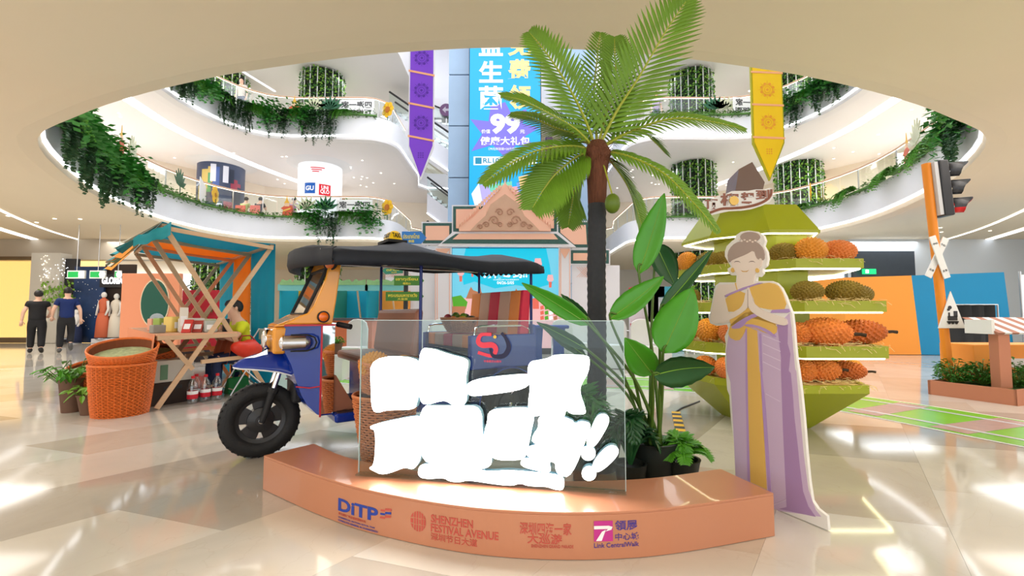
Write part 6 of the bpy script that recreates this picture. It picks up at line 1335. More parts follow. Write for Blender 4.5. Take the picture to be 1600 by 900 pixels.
def stext(t, x0, x1, y0, y1, m_, bold=.02, d=.01):
    a, b = cS((x0, y1)), cS((x1, y0)); text(t, b.x - a.x, b.z - a.z, .008, bold, Matrix.Translation(((a.x + b.x) / 2, -d, (a.z + b.z) / 2)) @ UPR).build('lettering', m_, scr)
stext('顶榴驾到!!', 432, 690, 512, 582, CW, .03); stext('2025泰国水果节金枕榴莲嘉年华', 490, 640, 585, 593, CW, 0); stext('04/26-5/05', 512, 612, 598, 616, CW, .02)
# direction sign post
sp2 = aty(634, 470, 8.0); post = thing('direction_post', 'black post with green Thai direction boards right of the driver seat', 'signpost', (sp2.x, 8.0, 0))
MB().tube([(0, 0, 0), (0, 0, 2.5)], .04, 10).build('pole', DARK, post); MB().lathe([(.25, 0), (.25, .03), (.05, .05)], 20).build('base', DARK, post)
SG = mat('board_green', S(64, 124, 40), .5); SY = mat('board_yellow_text', S(240, 220, 70), .5); SBL = mat('board_blue', S(40, 120, 200), .5); STL = mat('board_teal', S(50, 134, 110), .5)
def board(px0, py0, px1, py1, t, m_, arrow, sub=None, rz=0):
    a, b = aty(px0, py1, 7.94), aty(px1, py0, 7.94); x0, x1, z0, z1 = a.x - sp2.x, b.x - sp2.x, a.z, b.z; h = z1 - z0
    pl_ = [(x0, z0), (x1, z0), (x1 + (h * .45 if arrow > 0 else 0), (z0 + z1) / 2), (x1, z1), (x0, z1), (x0 - (h * .45 if arrow < 0 else 0), (z0 + z1) / 2)]
    o = MB().prism(ccw(pl_), .05, .08, UPR @ Matrix.Rotation(rz, 4, 'Z')).build('direction_board', m_, post); text(t, (x1 - x0) * .86, h * .42, .004, .015, UPR @ Matrix.Rotation(rz, 4, 'Z') @ Matrix.Translation(((x0 + x1) / 2, z0 + h * .62, .081))).build('lettering', SY, o)
    if sub: text(sub, (x1 - x0) * .3, h * .22, .004, .01, UPR @ Matrix.Rotation(rz, 4, 'Z') @ Matrix.Translation(((x0 + x1) / 2, z0 + h * .2, .081))).build('lettering', SY, o)
board(616, 431, 656, 446, 'เขาทุเรียน', SG, 1, '榴莲山'); board(603, 456, 656, 470, 'พระบรมมหาราชวัง', SG, 1, '大皇宫'); board(614, 416, 641, 427, 'ตลาดน้ำ', STL, -1, '水上市场', R(4)); board(628, 362, 658, 381, 'ประเทศไทย', SBL, 1, '泰国')
# white banquet chairs
WC = mat('white_chair_cover', (.78, .77, .76), .7, var=.04, scale=6)
def cover_chair(label, loc, rz):
    t = thing('banquet_chair', label, 'chair', loc, rz, 'white covered chairs')
    r_ = [[(-.2 * w_, y, z) for z, w_, y in P_] for P_ in ()]
    pts = [(x, z) for x, z in [(-.21, .45), (-.215, .8), (-.18, .93), (-.09, .985), (0, .995), (.09, .985), (.18, .93), (.215, .8), (.21, .45)]]
    MB().prism(ccw(pts), -.21, -.16, UPR @ Matrix.Diagonal((1, 1, -1, 1))).build('backrest', WC, t, bevel=.015); MB().box((0, 0, .44), (.42, .42, .06)).build('seat', WC, t, bevel=.015)
    sk_ = MB().loft([[(-.235, -.235, .01), (.235, -.235, .01), (.235, .235, .01), (-.235, .235, .01)], [(-.21, -.21, .43), (.21, -.21, .43), (.21, .21, .43), (-.21, .21, .43)]]); sk_.build('skirt', WC, t)
    for sx in (-1, 1):
        for sy in (-1, 1): MB().box((sx * .2, sy * .2, .008), (.03, .03, .016)).build('foot', STEEL, t)
CH = [(553, 8.6, 'white covered chair seen between tuk-tuk cowl and driver seat'), (716, 9.4, 'white covered chair behind the rear bench fruit basket'), (690, 9.2, 'white covered chair just right of the driver backrest'), (815, 9.8, 'white covered chair behind right end of striped backrest'), (880, 8.6, 'white covered chair left of the palm trunk, nearer one'), (905, 9.8, 'white covered chair left of the palm trunk, farther one'), (962, 9.2, 'white covered chair just right of the palm trunk'), (1005, 8.8, 'white covered chair behind the paddle leaves, rightmost of the row'), (1030, 9.8, 'white covered chair half hidden behind the large round leaf')]
for px, Y, lb in CH: cover_chair(lb, (atX(px, Y), Y, 0), R(180) + R(rnd.uniform(-15, 15)))
for px, c_, lb in ((838, S(20, 60, 150), 'small blue stool behind the tuk-tuk tail'), (872, S(20, 60, 150), 'small blue stool beside the white chair near palm')):
    t = thing('stool', lb, 'stool', (atX(px, 8.2), 8.2, 0)); mm_ = mat('stool_blue', c_, .4); MB().box((0, 0, .86), (.36, .36, .06)).build('seat', mm_, t, bevel=.02); MB().lathe([(.14, 0), (.13, .5), (.16, .83)], 4, a0=PI / 4).build('stem', mm_, t)
# row of booths behind the tuk-tuk
YB = 11.0; LEDG_ = mat('ledge_mint', S(120, 196, 196), .6); hill = mat('ledge_print_green', S(140, 190, 130), .6, var=.4, scale=6)
for k, (p0, p1, m_, side, lb) in enumerate(((438, 478, mat('booth_yellow', S(250, 186, 40), .5), TEAL, 'yellow-backed booth with printed ledge seen through the windscreen'), (520, 572, mat('booth_cyan', S(20, 176, 210), .5), STL, 'cyan-backed booth with printed ledge behind the handlebar'), (574, 628, OBW, TEAL, 'orange-backed booth with printed ledge left of the signpost'))):
    x0, x1 = atX(p0, YB), atX(p1, YB); t = thing('market_booth', lb, 'booth', ((x0 + x1) / 2, YB, 0), 0, 'booths behind the tuk-tuk'); w_ = x1 - x0
    MB().box((0, .9, .85), (w_, .05, 1.7)).build('back_wall', m_, t); MB().box((-w_ / 2, .45, .85), (.05, .9, 1.7)).build('side_wall', side, t); MB().box((0, .1, .38), (w_ * .98, .5, .76)).build('counter', LEDG_, t, bevel=.01); MB().box((0, 0, 1.74), (w_ + .1, .08, .16)).build('ledge', LEDG_, t)
    sil = [(-w_ / 2, 1.8)] + [(-w_ / 2 + w_ * i / 10, 1.85 + .10 * abs(math.sin(i * 1.9 + k))) for i in range(11)] + [(w_ / 2, 1.8)]; MB().prism(ccw(sil), .045, .06, UPR).build('skyline_print', hill, t); MB().bar((w_ * .4, .3, .0), (w_ * .1, .3, 1.7), .06, .03).build('timber_strut', PINE, t)
leafy('potted_plant', 'small round green plant in a clay pot behind the mirror panel', (atX(527, 7.6), 7.6, .42), .12, .16, 60, FERNM, 31, TERR, .1, .16, .03, None, .05); ptb = thing('side_table', 'low pale plinth under the clay potted plant', 'plinth', (atX(527, 7.6), 7.6, 0)); MB().box((0, 0, .4), (.4, .4, .04)).build('top', WC, ptb); MB().box((0, 0, .19), (.34, .34, .38)).build('body', WC, ptb)
ctb = thing('counter', 'dark grey counter top behind the tuk-tuk handlebar', 'counter', (atX(545, 9.4), 9.6, 0)); MB().box((0, 0, .98), (1.1, .5, .05)).build('worktop', mat('grey_counter', S(90, 90, 96), .4), ctb); MB().box((0, 0, .48), (1.0, .42, .95)).build('cabinet', mat('booth_coral', S(230, 130, 90), .5), ctb)
# far objects behind right of the arch
for px, c_, lb in ((1010, S(200, 60, 60), 'red topped booth right of the gateway'), (1040, S(60, 150, 170), 'teal booth beyond the white chairs at right')):
    t = thing('market_booth', lb, 'booth', (atX(px, 13.5), 13.5, 0), 0, 'far booths'); MB().box((0, 0, 1.75), (.9, .6, .3)).build('fascia', mat('far_%d' % px, c_, .5), t); MB().box((0, .3, .8), (.9, .05, 1.6)).build('back_wall', WHITE, t); MB().box((0, 0, .4), (.86, .5, .8)).build('counter', MATS['far_%d' % px], t)
# ================================================================ GALLERIES
# glass railings with handrails
rl = offset(ring, 0.38)
def railing(zf, nm, lab):
    t = thing('glass_railing', lab, 'railing', (0, 13, zf))
    pts = [(x, y - 13) for x, y in rl]; n = len(pts)
    vis = [i for i in range(n) if pts[i][1] > -6.5]
    MB().tube([(x, y, 1.08) for x, y in pts], .035, 6, closed=True).build('handrail', RAILW, t, 'all'); MB().tube([(x, y, 1.045) for x, y in pts], .012, 4, closed=True).build('handrail_light', LEDWARM, t)
    for i in vis:
        a, b = Vector(pts[i]), Vector(pts[(i + 1) % n]); d = b - a; a2 = a + d * .02; b2 = b - d * .02
        MB().bar((a2.x, a2.y, .56), (b2.x, b2.y, .56), .012, .96).build('glass_pane', GLASS, t)
        if i % 2 == 0: MB().box((a.x, a.y, .55), (.03, .03, 1.1)).build('baluster', STEEL, t)
railing(4.95, 'second', 'curved glass railing with pale wooden handrail along the second storey gallery'); railing(9.25, 'third', 'curved glass railing with pale wooden handrail along the third storey gallery')
# ---- columns
colg = MB(); q = random.Random(12); CRR, CH_ = .95, 3.35
colg.lathe([(CRR - .05, 0), (CRR - .05, CH_)], 24, caps=False)
cg = [MB(), MB()]
for k in range(2600):
    a = q.uniform(0, 2 * PI); z = q.uniform(.02, CH_ - .02); r_ = CRR + q.uniform(-.04, .06); c = Vector((r_ * math.cos(a), r_ * math.sin(a), z)); l = q.uniform(.08, .17); tn = Vector((-math.sin(a), math.cos(a), 0)); ou = Vector((math.cos(a), math.sin(a), 0)); d = (ou * q.uniform(.2, .7) + tn * q.uniform(-.8, .8) + Vector((0, 0, q.uniform(-1, .4)))).normalized(); sd = d.cross(ou).normalized() * l * .32
    cg[k % 2].add([tuple(c), tuple(c + d * l * .5 + sd), tuple(c + d * l), tuple(c + d * l * .5 - sd)], [(0, 1, 2), (0, 2, 3)])
GW1 = mat('wall_leaf_dark', S(58, 116, 44), .55, var=.5, scale=4); GW2 = mat('wall_leaf_light', S(120, 168, 56), .55, var=.5, scale=4)
cm0 = colg.mesh('core', mat('column_dark_core', S(24, 40, 20), .8)); cm1 = cg[0].mesh('foliage', GW1); cm2 = cg[1].mesh('foliage', GW2); cstrip = MB().box((0, 0, CH_ / 2), (.038, .03, CH_)).mesh('white_strip', mat('white_strip_paint', (.85, .87, .88), .4))
def green_column(label, x, y, z, h):
    t = thing('green_wall_column', label, 'column', (x, y, z), 0, 'planted columns'); t.scale = (1, 1, h / CH_)
    obj('core', cm0, t)
    for me in (cm1, cm2): o = obj('foliage', me, t); o['kind'] = 'stuff'
    for k in range(18): a = 2 * PI * k / 18; obj('white_strip', cstrip, t, ((CRR + .03) * math.cos(a), (CRR + .03) * math.sin(a), 0), (0, 0, a + PI / 2))
CX = [(-14.1, 'outer left'), (-9.3, 'inner left'), (8.8, 'inner right'), (14.0, 'outer right')]
green_column('planted column with white strips on third storey, far left', -14.1, 21.4, 9.25, 3.5); green_column('planted column with white strips on third storey behind its left railing curve', -9.3, 21.4, 9.25, 3.5); green_column('planted column with white strips on third storey right of the palm', 8.8, 21.4, 9.25, 3.5); green_column('planted column on third storey behind the yellow banner', 13.9, 21.4, 9.25, 3.5)
green_column('planted column with white strips on second storey right of the palm', 8.8, 21.4, 4.95, 3.35); green_column('planted column with white strips on second storey behind durian stand roof', 13.9, 21.4, 4.95, 3.35)
for x, lb in ((-9.3, 'planted column on ground floor behind the tuk-tuk roof'), (8.8, 'planted column on ground floor behind the paddle leaves'), (14.0, 'planted column on ground floor behind the second shelf'), (-14.1, 'planted column on ground floor behind the market stall')): green_column(lb, x, 21.4, 0, 4.0)
# collar rings where columns meet the soffit
# wrapped screen columns, second storey left
def screen_column(label, x, y, z, h, field):
    t = thing('screen_column', label, 'column', (x, y, z)); MB().lathe([(.98, 0), (.98, h)], 32, caps=False).build('shaft', WHITE, t, True); MB().lathe([(.99, .02), (.99, h - .1)], 32, caps=False).build('screen', field, t, True); MB().lathe([(1.0, h - .14), (1.25, h - .02), (1.5, h)], 32, caps=False).build('collar', WHITE, t, True)
    return t
def wrap(mb, r, a0): mb.v = [(r * math.sin(a0 + x / r), -r * math.cos(a0 + x / r), y) for x, y, z in mb.v]; return mb
sc1 = screen_column('round column wrapped in a white screen with blue and red shop logos', -9.3, 21.4, 4.95, 3.35, em('column_screen_white', (.95, .96, 1), .95))
def wq(t, a0, z, w_, h_, m_, nm, r=1.0):
    b = MB(); k = [(x / 8 * w_ - w_ / 2, y) for y in (z - h_ / 2, z + h_ / 2) for x in range(9)]; b.v = [(x, y, 0) for x, y in k]; b.f = [(i, i + 1, i + 10, i + 9) for i in range(8)]; return wrap(b, r, a0).build(nm, m_, t)
wq(sc1, -.05, 1.95, .50, .50, em('logo_blue', S(0, 90, 180), .9), 'blue_logo_square', 1.002); wq(sc1, .62, 1.9, .52, .52, em('logo_red', S(226, 30, 50), .9), 'red_logo_square', 1.002)
b = text('GU', .38, .22, 0, .03); b.v = [(x, y + 1.95, z) for x, y, z in b.v]; wrap(b, 1.006, -.05).build('lettering', CW, sc1); b = text('UNI\nQLO', .40, .40, 0, .03, line=.8); b.v = [(x, y + 1.9, z) for x, y, z in b.v]; wrap(b, 1.006, .62).build('lettering', CW, sc1)
for k in range(3): wq(sc1, .28 - .04 * k, 2.92 - .09 * k, .62 - .16 * k, .045, MATS['logo_red'], 'red_stroke', 1.002)
sc2 = screen_column('round column wrapped in a colourful fashion advertisement', -14.1, 21.4, 4.95, 3.35, em('advert_ground', S(60, 70, 96), .8))
q = random.Random(9); AD = [em('advert_%d' % i, c, .7) for i, c in enumerate((S(40, 50, 70), S(210, 180, 90), S(230, 230, 240), S(160, 60, 80), S(70, 150, 90), S(60, 90, 160)))]
for k in range(16): wq(sc2, -.5 + 2.0 * ((k * 5) % 16) / 16, q.uniform(.6, 2.9), q.uniform(.2, .5), q.uniform(.4, 1.1), AD[k % 6], 'advert_patch', 1.001 + k * .0006)

# ---- trailing greenery on the fascias
def clump(kind, seed):
    q = random.Random(seed); b = MB()
    def leaf(p, d, l, w_): sd = d.cross(Vector((.3, .2, .9))).normalized() * w_; b.add([tuple(p), tuple(p + d * l * .5 + sd), tuple(p + d * l), tuple(p + d * l * .5 - sd)], [(0, 1, 2), (0, 2, 3)])
    if kind == 'ivy':
        for s_ in range(20):
            x = q.uniform(-.42, .42); y = -.14 - q.random() * .12; L_ = q.uniform(.45, 1.15); z = .12
            while z > -L_:
                for j in range(2): a = q.uniform(0, 6.3); leaf(Vector((x + .05 * math.sin(z * 5 + s_), y, z)), Vector((math.cos(a), -abs(math.sin(a)) * .6, -.5)).normalized(), q.uniform(.06, .1), .034)
                z -= .042
    elif kind == 'fern':
        for s_ in range(34):
            a = q.uniform(-2.6, -.5); x = q.uniform(-.35, .35); L_ = q.uniform(.4, .8); p0 = Vector((x, 0, .08)); pts = []
            for j in range(7): u = j / 6; pts.append(p0 + Vector((math.cos(a) * L_ * u * .6, math.sin(a) * L_ * (.55 * u), .22 * math.sin(u * 2.2) - L_ * u * u * .85)))
            for j in range(6):
                d = (pts[j + 1] - pts[j]).normalized(); sd = d.cross(Vector((0, 0, 1)))
                if sd.length < .1: sd = Vector((1, 0, 0))
                sd.normalize()
                for k in range(3):
                    c = pts[j].lerp(pts[j + 1], k / 3)
                    for sg in (-1, 1): leaf(c, (sd * sg + d * .7).normalized(), .12 * (1 - j / 9), .018)
    elif kind == 'bush':
        for k in range(520):
            p = Vector((q.gauss(0, .24), q.gauss(-.1, .13), .05 + q.gauss(.0, .22))); p.z -= max(0, -p.y - .1) * .8; a = q.uniform(0, 6.3); leaf(p, Vector((math.cos(a), math.sin(a) - .4, q.uniform(-.8, .4))).normalized(), q.uniform(.09, .17), .045)
    else:
        b.box((0, -.03, .02), (1.0, .14, .05))
        for k in range(150): p = Vector((q.uniform(-.5, .5), q.gauss(-.06, .06), .03 + abs(q.gauss(0, .08)) - q.random() ** 4 * .2)); a = q.uniform(0, 6.3); leaf(p, Vector((math.cos(a), math.sin(a), q.uniform(-.4, .6))).normalized(), q.uniform(.05, .1), .025)
    return b
IVM = mat('dark_ivy', S(44, 80, 44), .5, var=.4, scale=6); FNM = mat('gallery_fern', S(92, 156, 52), .5, var=.4, scale=5); BSM = mat('gallery_bush', S(62, 140, 54), .5, var=.45, scale=5); LOM = mat('gallery_groundcover', S(88, 134, 60), .5, var=.4, scale=5)
CM = {k: [clump(k, s_).mesh('foliage', m_) for s_ in (1, 2)] for k, m_ in (('ivy', IVM), ('fern', FNM), ('bush', BSM), ('low', LOM))}
KN = {'ivy': ('trailing_ivy', 'dark ivy clump trailing over', 'ivy'), 'fern': ('hanging_fern', 'light green fern clump over', 'fern'), 'bush': ('leafy_bush', 'bushy green clump along', 'foliage'), 'low': ('edging_plant', 'low green edging plants along', 'foliage')}
# arc-length walk along the fascia, left half from near to far
LH = [p for p in ring if p[0] < 0.01 and p[1] > 5.2 and p[1] < 19.4]; LH = sorted(LH, key=lambda p: ring.index(p), reverse=True); acc = [0]
for i in range(1, len(LH)): acc.append(acc[-1] + math.dist(LH[i], LH[i - 1]))
def at_edge(s_):
    i = max(k for k in range(len(acc)) if acc[k] <= s_); i = min(i, len(LH) - 2); t = (s_ - acc[i]) / (acc[i + 1] - acc[i]); a, b = LH[i], LH[i + 1]; d = Vector((b[0] - a[0], b[1] - a[1])).normalized(); return Vector((a[0] + (b[0] - a[0]) * t, a[1] + (b[1] - a[1]) * t)), d
def s_of(Y, X=None):
    best = min((abs(p[1] - Y) + (abs(p[0] - X) if X is not None else 0), i) for i, p in enumerate(LH)); return acc[best[1]]
q = random.Random(21); ncl = 0
ORD = 'first second third fourth fifth sixth seventh eighth ninth tenth eleventh twelfth thirteenth fourteenth fifteenth sixteenth seventeenth eighteenth nineteenth twentieth'.split()
LV = {4.95: 'second', 9.25: 'third'}
def run(zf, side, s0, s1, step, kinds, place):
    global ncl
    s_ = s0; k = 0
    while s_ < s1:
        kd = kinds[k % len(kinds)]; p, d = at_edge(min(s_, acc[-1] - .01)); x = p.x * (-side); nrm_ = Vector((d.y, -d.x)) if True else 0
        ang = math.atan2(d.y, d.x); inward = Vector((13 * 0 - p.x, 13 - p.y)).normalized()
        # local -y must look into the atrium
        base = math.atan2(inward.y, inward.x) + PI / 2; base = ang if math.cos(base - ang) > 0 else ang + PI
        if side > 0: base = -base
        nm, lb, cat = KN[kd]
        inw = inward * .05
        o = obj(nm, CM[kd][k % 2], None, (x + (-side) * inw.x, p.y + inw.y, zf + .1), (0, 0, base + (q.uniform(-.15, .15))), (q.uniform(1.05, 1.3), 1.25, q.uniform(.95, 1.25)))
        tag(o, '%s %s the %s' % (ORD[min(k, 19)], lb, place), cat, '%s %s' % (nm.replace('_', ' '), place)); s_ += step * q.uniform(.85, 1.15); k += 1; ncl += 1
SN = s_of(7.6, -8.2); S1 = s_of(13.0, -11); S2 = s_of(17.6, -10.6); S3 = s_of(18.3, -9.2); S4 = acc[-1] - 1.2
run(4.95, -1, SN, S1, .36, ['bush', 'fern', 'bush', 'ivy', 'fern', 'bush', 'ivy'], 'near left second storey fascia'); run(4.95, -1, S1, S2, .8, ['low'], 'left second storey fascia beside the advert column'); run(4.95, -1, S2, S4 - 2, .75, ['low', 'low', 'low'], 'far left second storey edge')
run(4.95, -1, S3 + .6, S4, .55, ['fern', 'bush', 'ivy', 'fern'], 'second storey corner above the tuk-tuk')
run(4.95, 1, SN, SN + 2.6, .42, ['bush', 'bush', 'fern', 'ivy'], 'near right second storey fascia'); run(4.95, 1, SN + 2.6, S2, .75, ['low', 'low', 'fern'], 'right second storey fascia behind the traffic light'); run(4.95, 1, S2, S4, .85, ['low'], 'far right second storey edge')
S0 = s_of(13.5, -11.2)
run(9.25, -1, S0, S2, .5, ['bush', 'fern', 'ivy', 'ivy', 'fern'], 'left third storey fascia'); run(9.25, -1, S2, S3 + 2.2, .5, ['fern', 'bush', 'ivy', 'fern', 'bush', 'ivy', 'ivy'], 'third storey fascia under the left planted column'); run(9.25, -1, S3 + 2.2, S4, .8, ['low'], 'third storey corner left of the purple banner')
run(9.25, 1, S0, S2, .5, ['ivy', 'bush', 'fern', 'ivy', 'bush'], 'right third storey fascia behind the yellow banner'); run(9.25, 1, S2, S4, .85, ['low'], 'third storey edge right of the palm')

# ---- mirrored event boards, leaf cut-outs, flowers on the railings
def event_board(label, x, y, z, w_, rz=0):
    t = thing('event_board', label, 'sign', (x, y, z), rz, 'event title boards on the railings'); MB().box((0, 0, .42), (w_, .03, .8)).build('board', mat('event_board_white', (.82, .82, .82), .5), t, bevel=.02)
    for k, s_ in enumerate(('四海一家', '顶榴驾到')): text(s_, w_ * .86, .3, .004, .02, Matrix.Translation((0, -.017, .6 - .36 * k)) @ UPR @ Matrix.Diagonal((-1, 1, 1, 1))).build('lettering', DARK, t)
event_board('white event board with black lettering on left second storey railing corner', -6.6, 18.55, 5.05, 1.5); event_board('white event board with black lettering on left third storey railing corner', -6.6, 18.55, 9.35, 1.5); event_board('white event board with black lettering on right third storey railing', 10.0, 18.35, 9.35, 1.5, R(4)); event_board('white event board on left second storey railing beside the advert column', -11.2, 16.0, 5.05, 1.5, R(-62))
LCD = mat('leaf_cutout_dark', S(30, 92, 60), .5); LCP = mat('leaf_cutout_pale', S(206, 208, 176), .5)
def leaf_cut(label, x, y, z, dark, h=1.1, rz=0):
    t = thing('leaf_cutout', label, 'cutout', (x, y, z), rz, 'leaf cutouts on the railings'); m_ = LCD if dark else LCP; MB().box((0, 0, h * .2), (.03, .02, h * .4)).build('stem', m_, t)
    for k in range(7):
        a = R(-66 + 22 * k); MB().prism(ccw([(0, 0), (.09, h * .30), (0, h * .62), (-.09, h * .30)]), -.01, .01, Matrix.Translation((0, 0, h * .38)) @ UPR @ Matrix.Rotation(a, 4, 'Z')).build('blade', m_, t)
for k, (x, y, z, dk, lb, rz) in enumerate(((-8.6, 18.5, 5.05, 0, 'pale fan leaf cutout on left second storey railing', 0), (-7.8, 18.5, 5.05, 1, 'dark leaf cutout beside the second storey event board', 0), (-8.4, 18.5, 9.35, 0, 'pale fan leaf cutout on left third storey railing', 0), (-7.7, 18.5, 9.35, 1, 'dark leaf cutout beside the third storey event board', 0), (8.6, 18.5, 9.35, 1, 'dark leaf cutout on right third storey railing', 0), (9.0, 18.5, 9.35, 0, 'pale leaf cutout on right third storey railing', 0), (-10.6, 12.3, 5.05, 0, 'pale fan leaf cutout on near left second storey railing', R(-60)), (10.3, 11.2, 5.05, 0, 'pale fan leaf cutout on near right second storey railing', R(60)), (-11.35, 15.1, 5.05, 1, 'dark leaf cutout on left second storey railing', R(-70)))): leaf_cut(lb, x, y, z, dk, 1.0, rz)
def dancer(label, x, y, z, rz=0):      # small costumed dancer board: flat shapes, pointed headdress
    t = thing('dancer_cutout', label, 'cutout', (x, y, z), rz, 'dancer cutouts on the railings')
    for nm, pts, c, d in (('robe', [(-.22, 0), (.22, 0), (.16, .38), (.26, .44), (.1, .55), (-.1, .55), (-.26, .44), (-.16, .38)], S(214, 92, 60), .0), ('face', [(-.1, .52), (.1, .52), (.1, .68), (-.1, .68)], S(236, 196, 160), .012), ('headdress', [(-.11, .66), (.11, .66), (.03, .8), (0, .98), (-.03, .8)], S(232, 180, 60), .02), ('sash', [(-.15, .3), (.15, .4), (.15, .46), (-.15, .36)], S(236, 200, 90), .012)): MB().prism(ccw(pts), d, d + .014, UPR).build(nm, mat('dancer_' + nm, c, .5), t)
dancer('small orange dancer cutout on left second storey railing', -9.4, 18.5, 5.05); dancer('small orange dancer cutout on left third storey railing', -9.2, 18.5, 9.35); dancer('small orange dancer cutout on near left second storey railing', -10.2, 11.5, 5.05, R(-60)); dancer('small orange dancer cutout on near right second storey railing', 10.75, 12.0, 5.05, R(62))
def flower(label, x, y, z, rz=0):
    t = thing('flower_cutout', label, 'cutout', (x, y, z), rz, 'yellow flower cutouts on the railings'); MB().box((0, 0, .25), (.04, .02, .5)).build('stem', LCD, t)
    for k in range(7): a = 2 * PI * k / 7; MB().lathe([(.13, 0), (.13, .02)], 12, Matrix.Translation((.22 * math.cos(a), 0, .65 + .22 * math.sin(a))) @ UPR).build('petal', mat('petal_yellow', S(244, 190, 30), .5), t)
    MB().lathe([(.14, .02), (.14, .035)], 14, Matrix.Translation((0, 0, .65)) @ UPR).build('flower_centre', mat('flower_brown', S(190, 110, 30), .5), t)
flower('yellow flower cutout on left second storey railing below advert column', -11.4, 17.0, 5.0, R(-75)); flower('yellow flower cutout on left third storey railing at far left', -11.3, 15.2, 9.3, R(-70)); flower('yellow flower cutout on second storey corner left of the gateway', -5.35, 19.0, 5.0, R(-30)); flower('yellow flower cutout behind the durian stand roof', 11.2, 16.6, 5.0, R(60)); flower('yellow flower cutout on third storey corner left of the purple banner', -5.4, 19.0, 9.3, R(-30))

# ---- people on the galleries
def gp(label, px, py, z, Y, sh, face_away=True, seated=True):
    x = atX(px, Y); person(label, (x, Y, z), 0 if face_away else PI, dict(sit) if seated else {}, sh, JEAN, 1.05, 'short', .6)
GC = [mat('pale_green_shirt', S(190, 206, 130), .7), mat('charcoal_shirt', S(46, 46, 52), .7), mat('lilac_shirt', S(186, 160, 196), .7), mat('cream_shirt', S(226, 214, 204), .7), mat('grey_suit', S(120, 124, 140), .7)]
RC_ = mat('coral_seat', S(214, 96, 76), .5)
def shell_chair(label, x, y, z, rz=0):
    t = thing('shell_chair', label, 'chair', (x, y, z), rz, 'coral chairs on the second storey'); MB().box((0, 0, .44), (.46, .44, .05)).build('seat', RC_, t, bevel=.02); MB().box((0, -.2, .68), (.44, .05, .4)).build('backrest', RC_, t, bevel=.02)
    for sx in (-1, 1):
        for sy in (-1, 1): MB().tube([(sx * .16, sy * .15, .43), (sx * .2, sy * .2, 0)], .012, 6).build('leg', STEEL, t)
for px, sh, lb, lc in ((376, 0, 'seated person in pale green shirt on second storey, back to railing', 'coral chair under the pale green shirted person upstairs'), (399, 1, 'seated person in charcoal shirt on second storey, back to railing', 'coral chair under the charcoal shirted person upstairs'), (452, 2, 'seated person in lilac shirt left of the white logo column', 'coral chair under the lilac shirted person upstairs')):
    gp(lb, px, 0, 4.95, 19.6, GC[sh]); shell_chair(lc, atX(px, 19.6), 19.55, 4.95)
gp('person in cream top at the third storey railing, far left', 366, 0, 9.25, 18.4, GC[3], False, False); gp('person in grey suit standing at far railing left of the gateway', 667, 0, 4.95, 27.0, GC[4], True, False); gp('person in pink top by the third storey railing right of palm', 1031, 0, 9.25, 19.6, GC[2], False, False)

# ---- hanging banners
def banner(label, pl_, pr, ty, Y, face, edge, orn_c, ribs, tipx):
    xl, xr = aty(pl_, 200, Y).x, aty(pr, 200, Y).x; zt = 9.0; zs2 = aty(pl_, ty[0], Y).z; ztip = aty(tipx, ty[1], Y).z; cx = (xl + xr) / 2; t = thing('hanging_banner', label, 'banner', (cx, Y, ztip)); w_ = (xr - xl) / 2; zz = lambda z: z - ztip
    MB().prism(ccw([(-w_ - .03, zz(zt)), (w_ + .03, zz(zt)), (w_ + .03, zz(zs2) - .02), (0, -.06), (-w_ - .03, zz(zs2) - .02)]), -.06, 0, UPR).build('backing_board', edge, t); MB().prism(ccw([(-w_, zz(zt)), (w_, zz(zt)), (w_, zz(zs2)), (0, 0), (-w_, zz(zs2))]), 0, .012, UPR).build('face', face, t)
    for sx in (-1, 1): MB().tube([(sx * w_ * .8, .03, zz(zt)), (sx * w_ * .8, .03, zz(17.4))], .006, 5).build('wire', STEEL, t)
    pitch = (aty(pl_, 205, Y).z - aty(pl_, 154, Y).z) * -1
    k = 0; z0 = zz(aty(pl_, ribs[0], Y).z)
    rib_m = mat('banner_ribbon', S(250, 180, 130), .5); om = orn_c
    while z0 < zz(zt):
        sl = ribs[1]; MB().prism(ccw([(-w_ - .035, z0), (w_ + .035, z0 - sl), (w_ + .035, z0 - sl + .045), (-w_ - .035, z0 + .045)]), .012, .02, UPR).build('ribbon', rib_m, t)
        zc = z0 + pitch * .5 - sl / 2
        if zc < zz(zt):
            T = Matrix.Translation((0, -.012, zc)) @ UPR; o = MB()
            for r_, wd_ in ((.03, .03), (.075, .012), (.115, .008)): o.lathe([(max(.001, r_ - wd_), 0), (max(.001, r_ - wd_), .003), (r_, .003), (r_, 0)], 20, T, caps=False)
            for j in range(8):
                a = 2 * PI * j / 8; o.prism(ccw([(.12, -.03), (.155, -.035), (.18, 0), (.155, .035), (.12, .03)]), 0, .003, T @ Matrix.Rotation(a + .39, 4, 'Z')); o.prism(ccw([(.12, -.008), (.22, 0), (.12, .008)]), 0, .003, T @ Matrix.Rotation(a, 4, 'Z'))
            o.build('sun_ornament', om, t)
        z0 += pitch; k += 1
    o = MB(); T = Matrix.Translation((0, -.012, zz(zs2) - .22)) @ UPR
    for i in (-1, 0, 1):
        for j in (-1, 0, 1): o.prism(ccw([(i * .05, j * .05 - .02), (i * .05 + .02, j * .05), (i * .05, j * .05 + .02), (i * .05 - .02, j * .05)]), 0, .003, T)
    o.build('small_ornament', om, t)
banner('purple pointed banner with peach ribbons hanging left of the LED tower', 640, 676, (228, 277), 10.0, mat('banner_purple', S(130, 66, 214), .5), mat('banner_white_edge', (.85, .85, .88), .5), mat('ornament_violet', S(90, 36, 168), .5), (214, .12), 657)
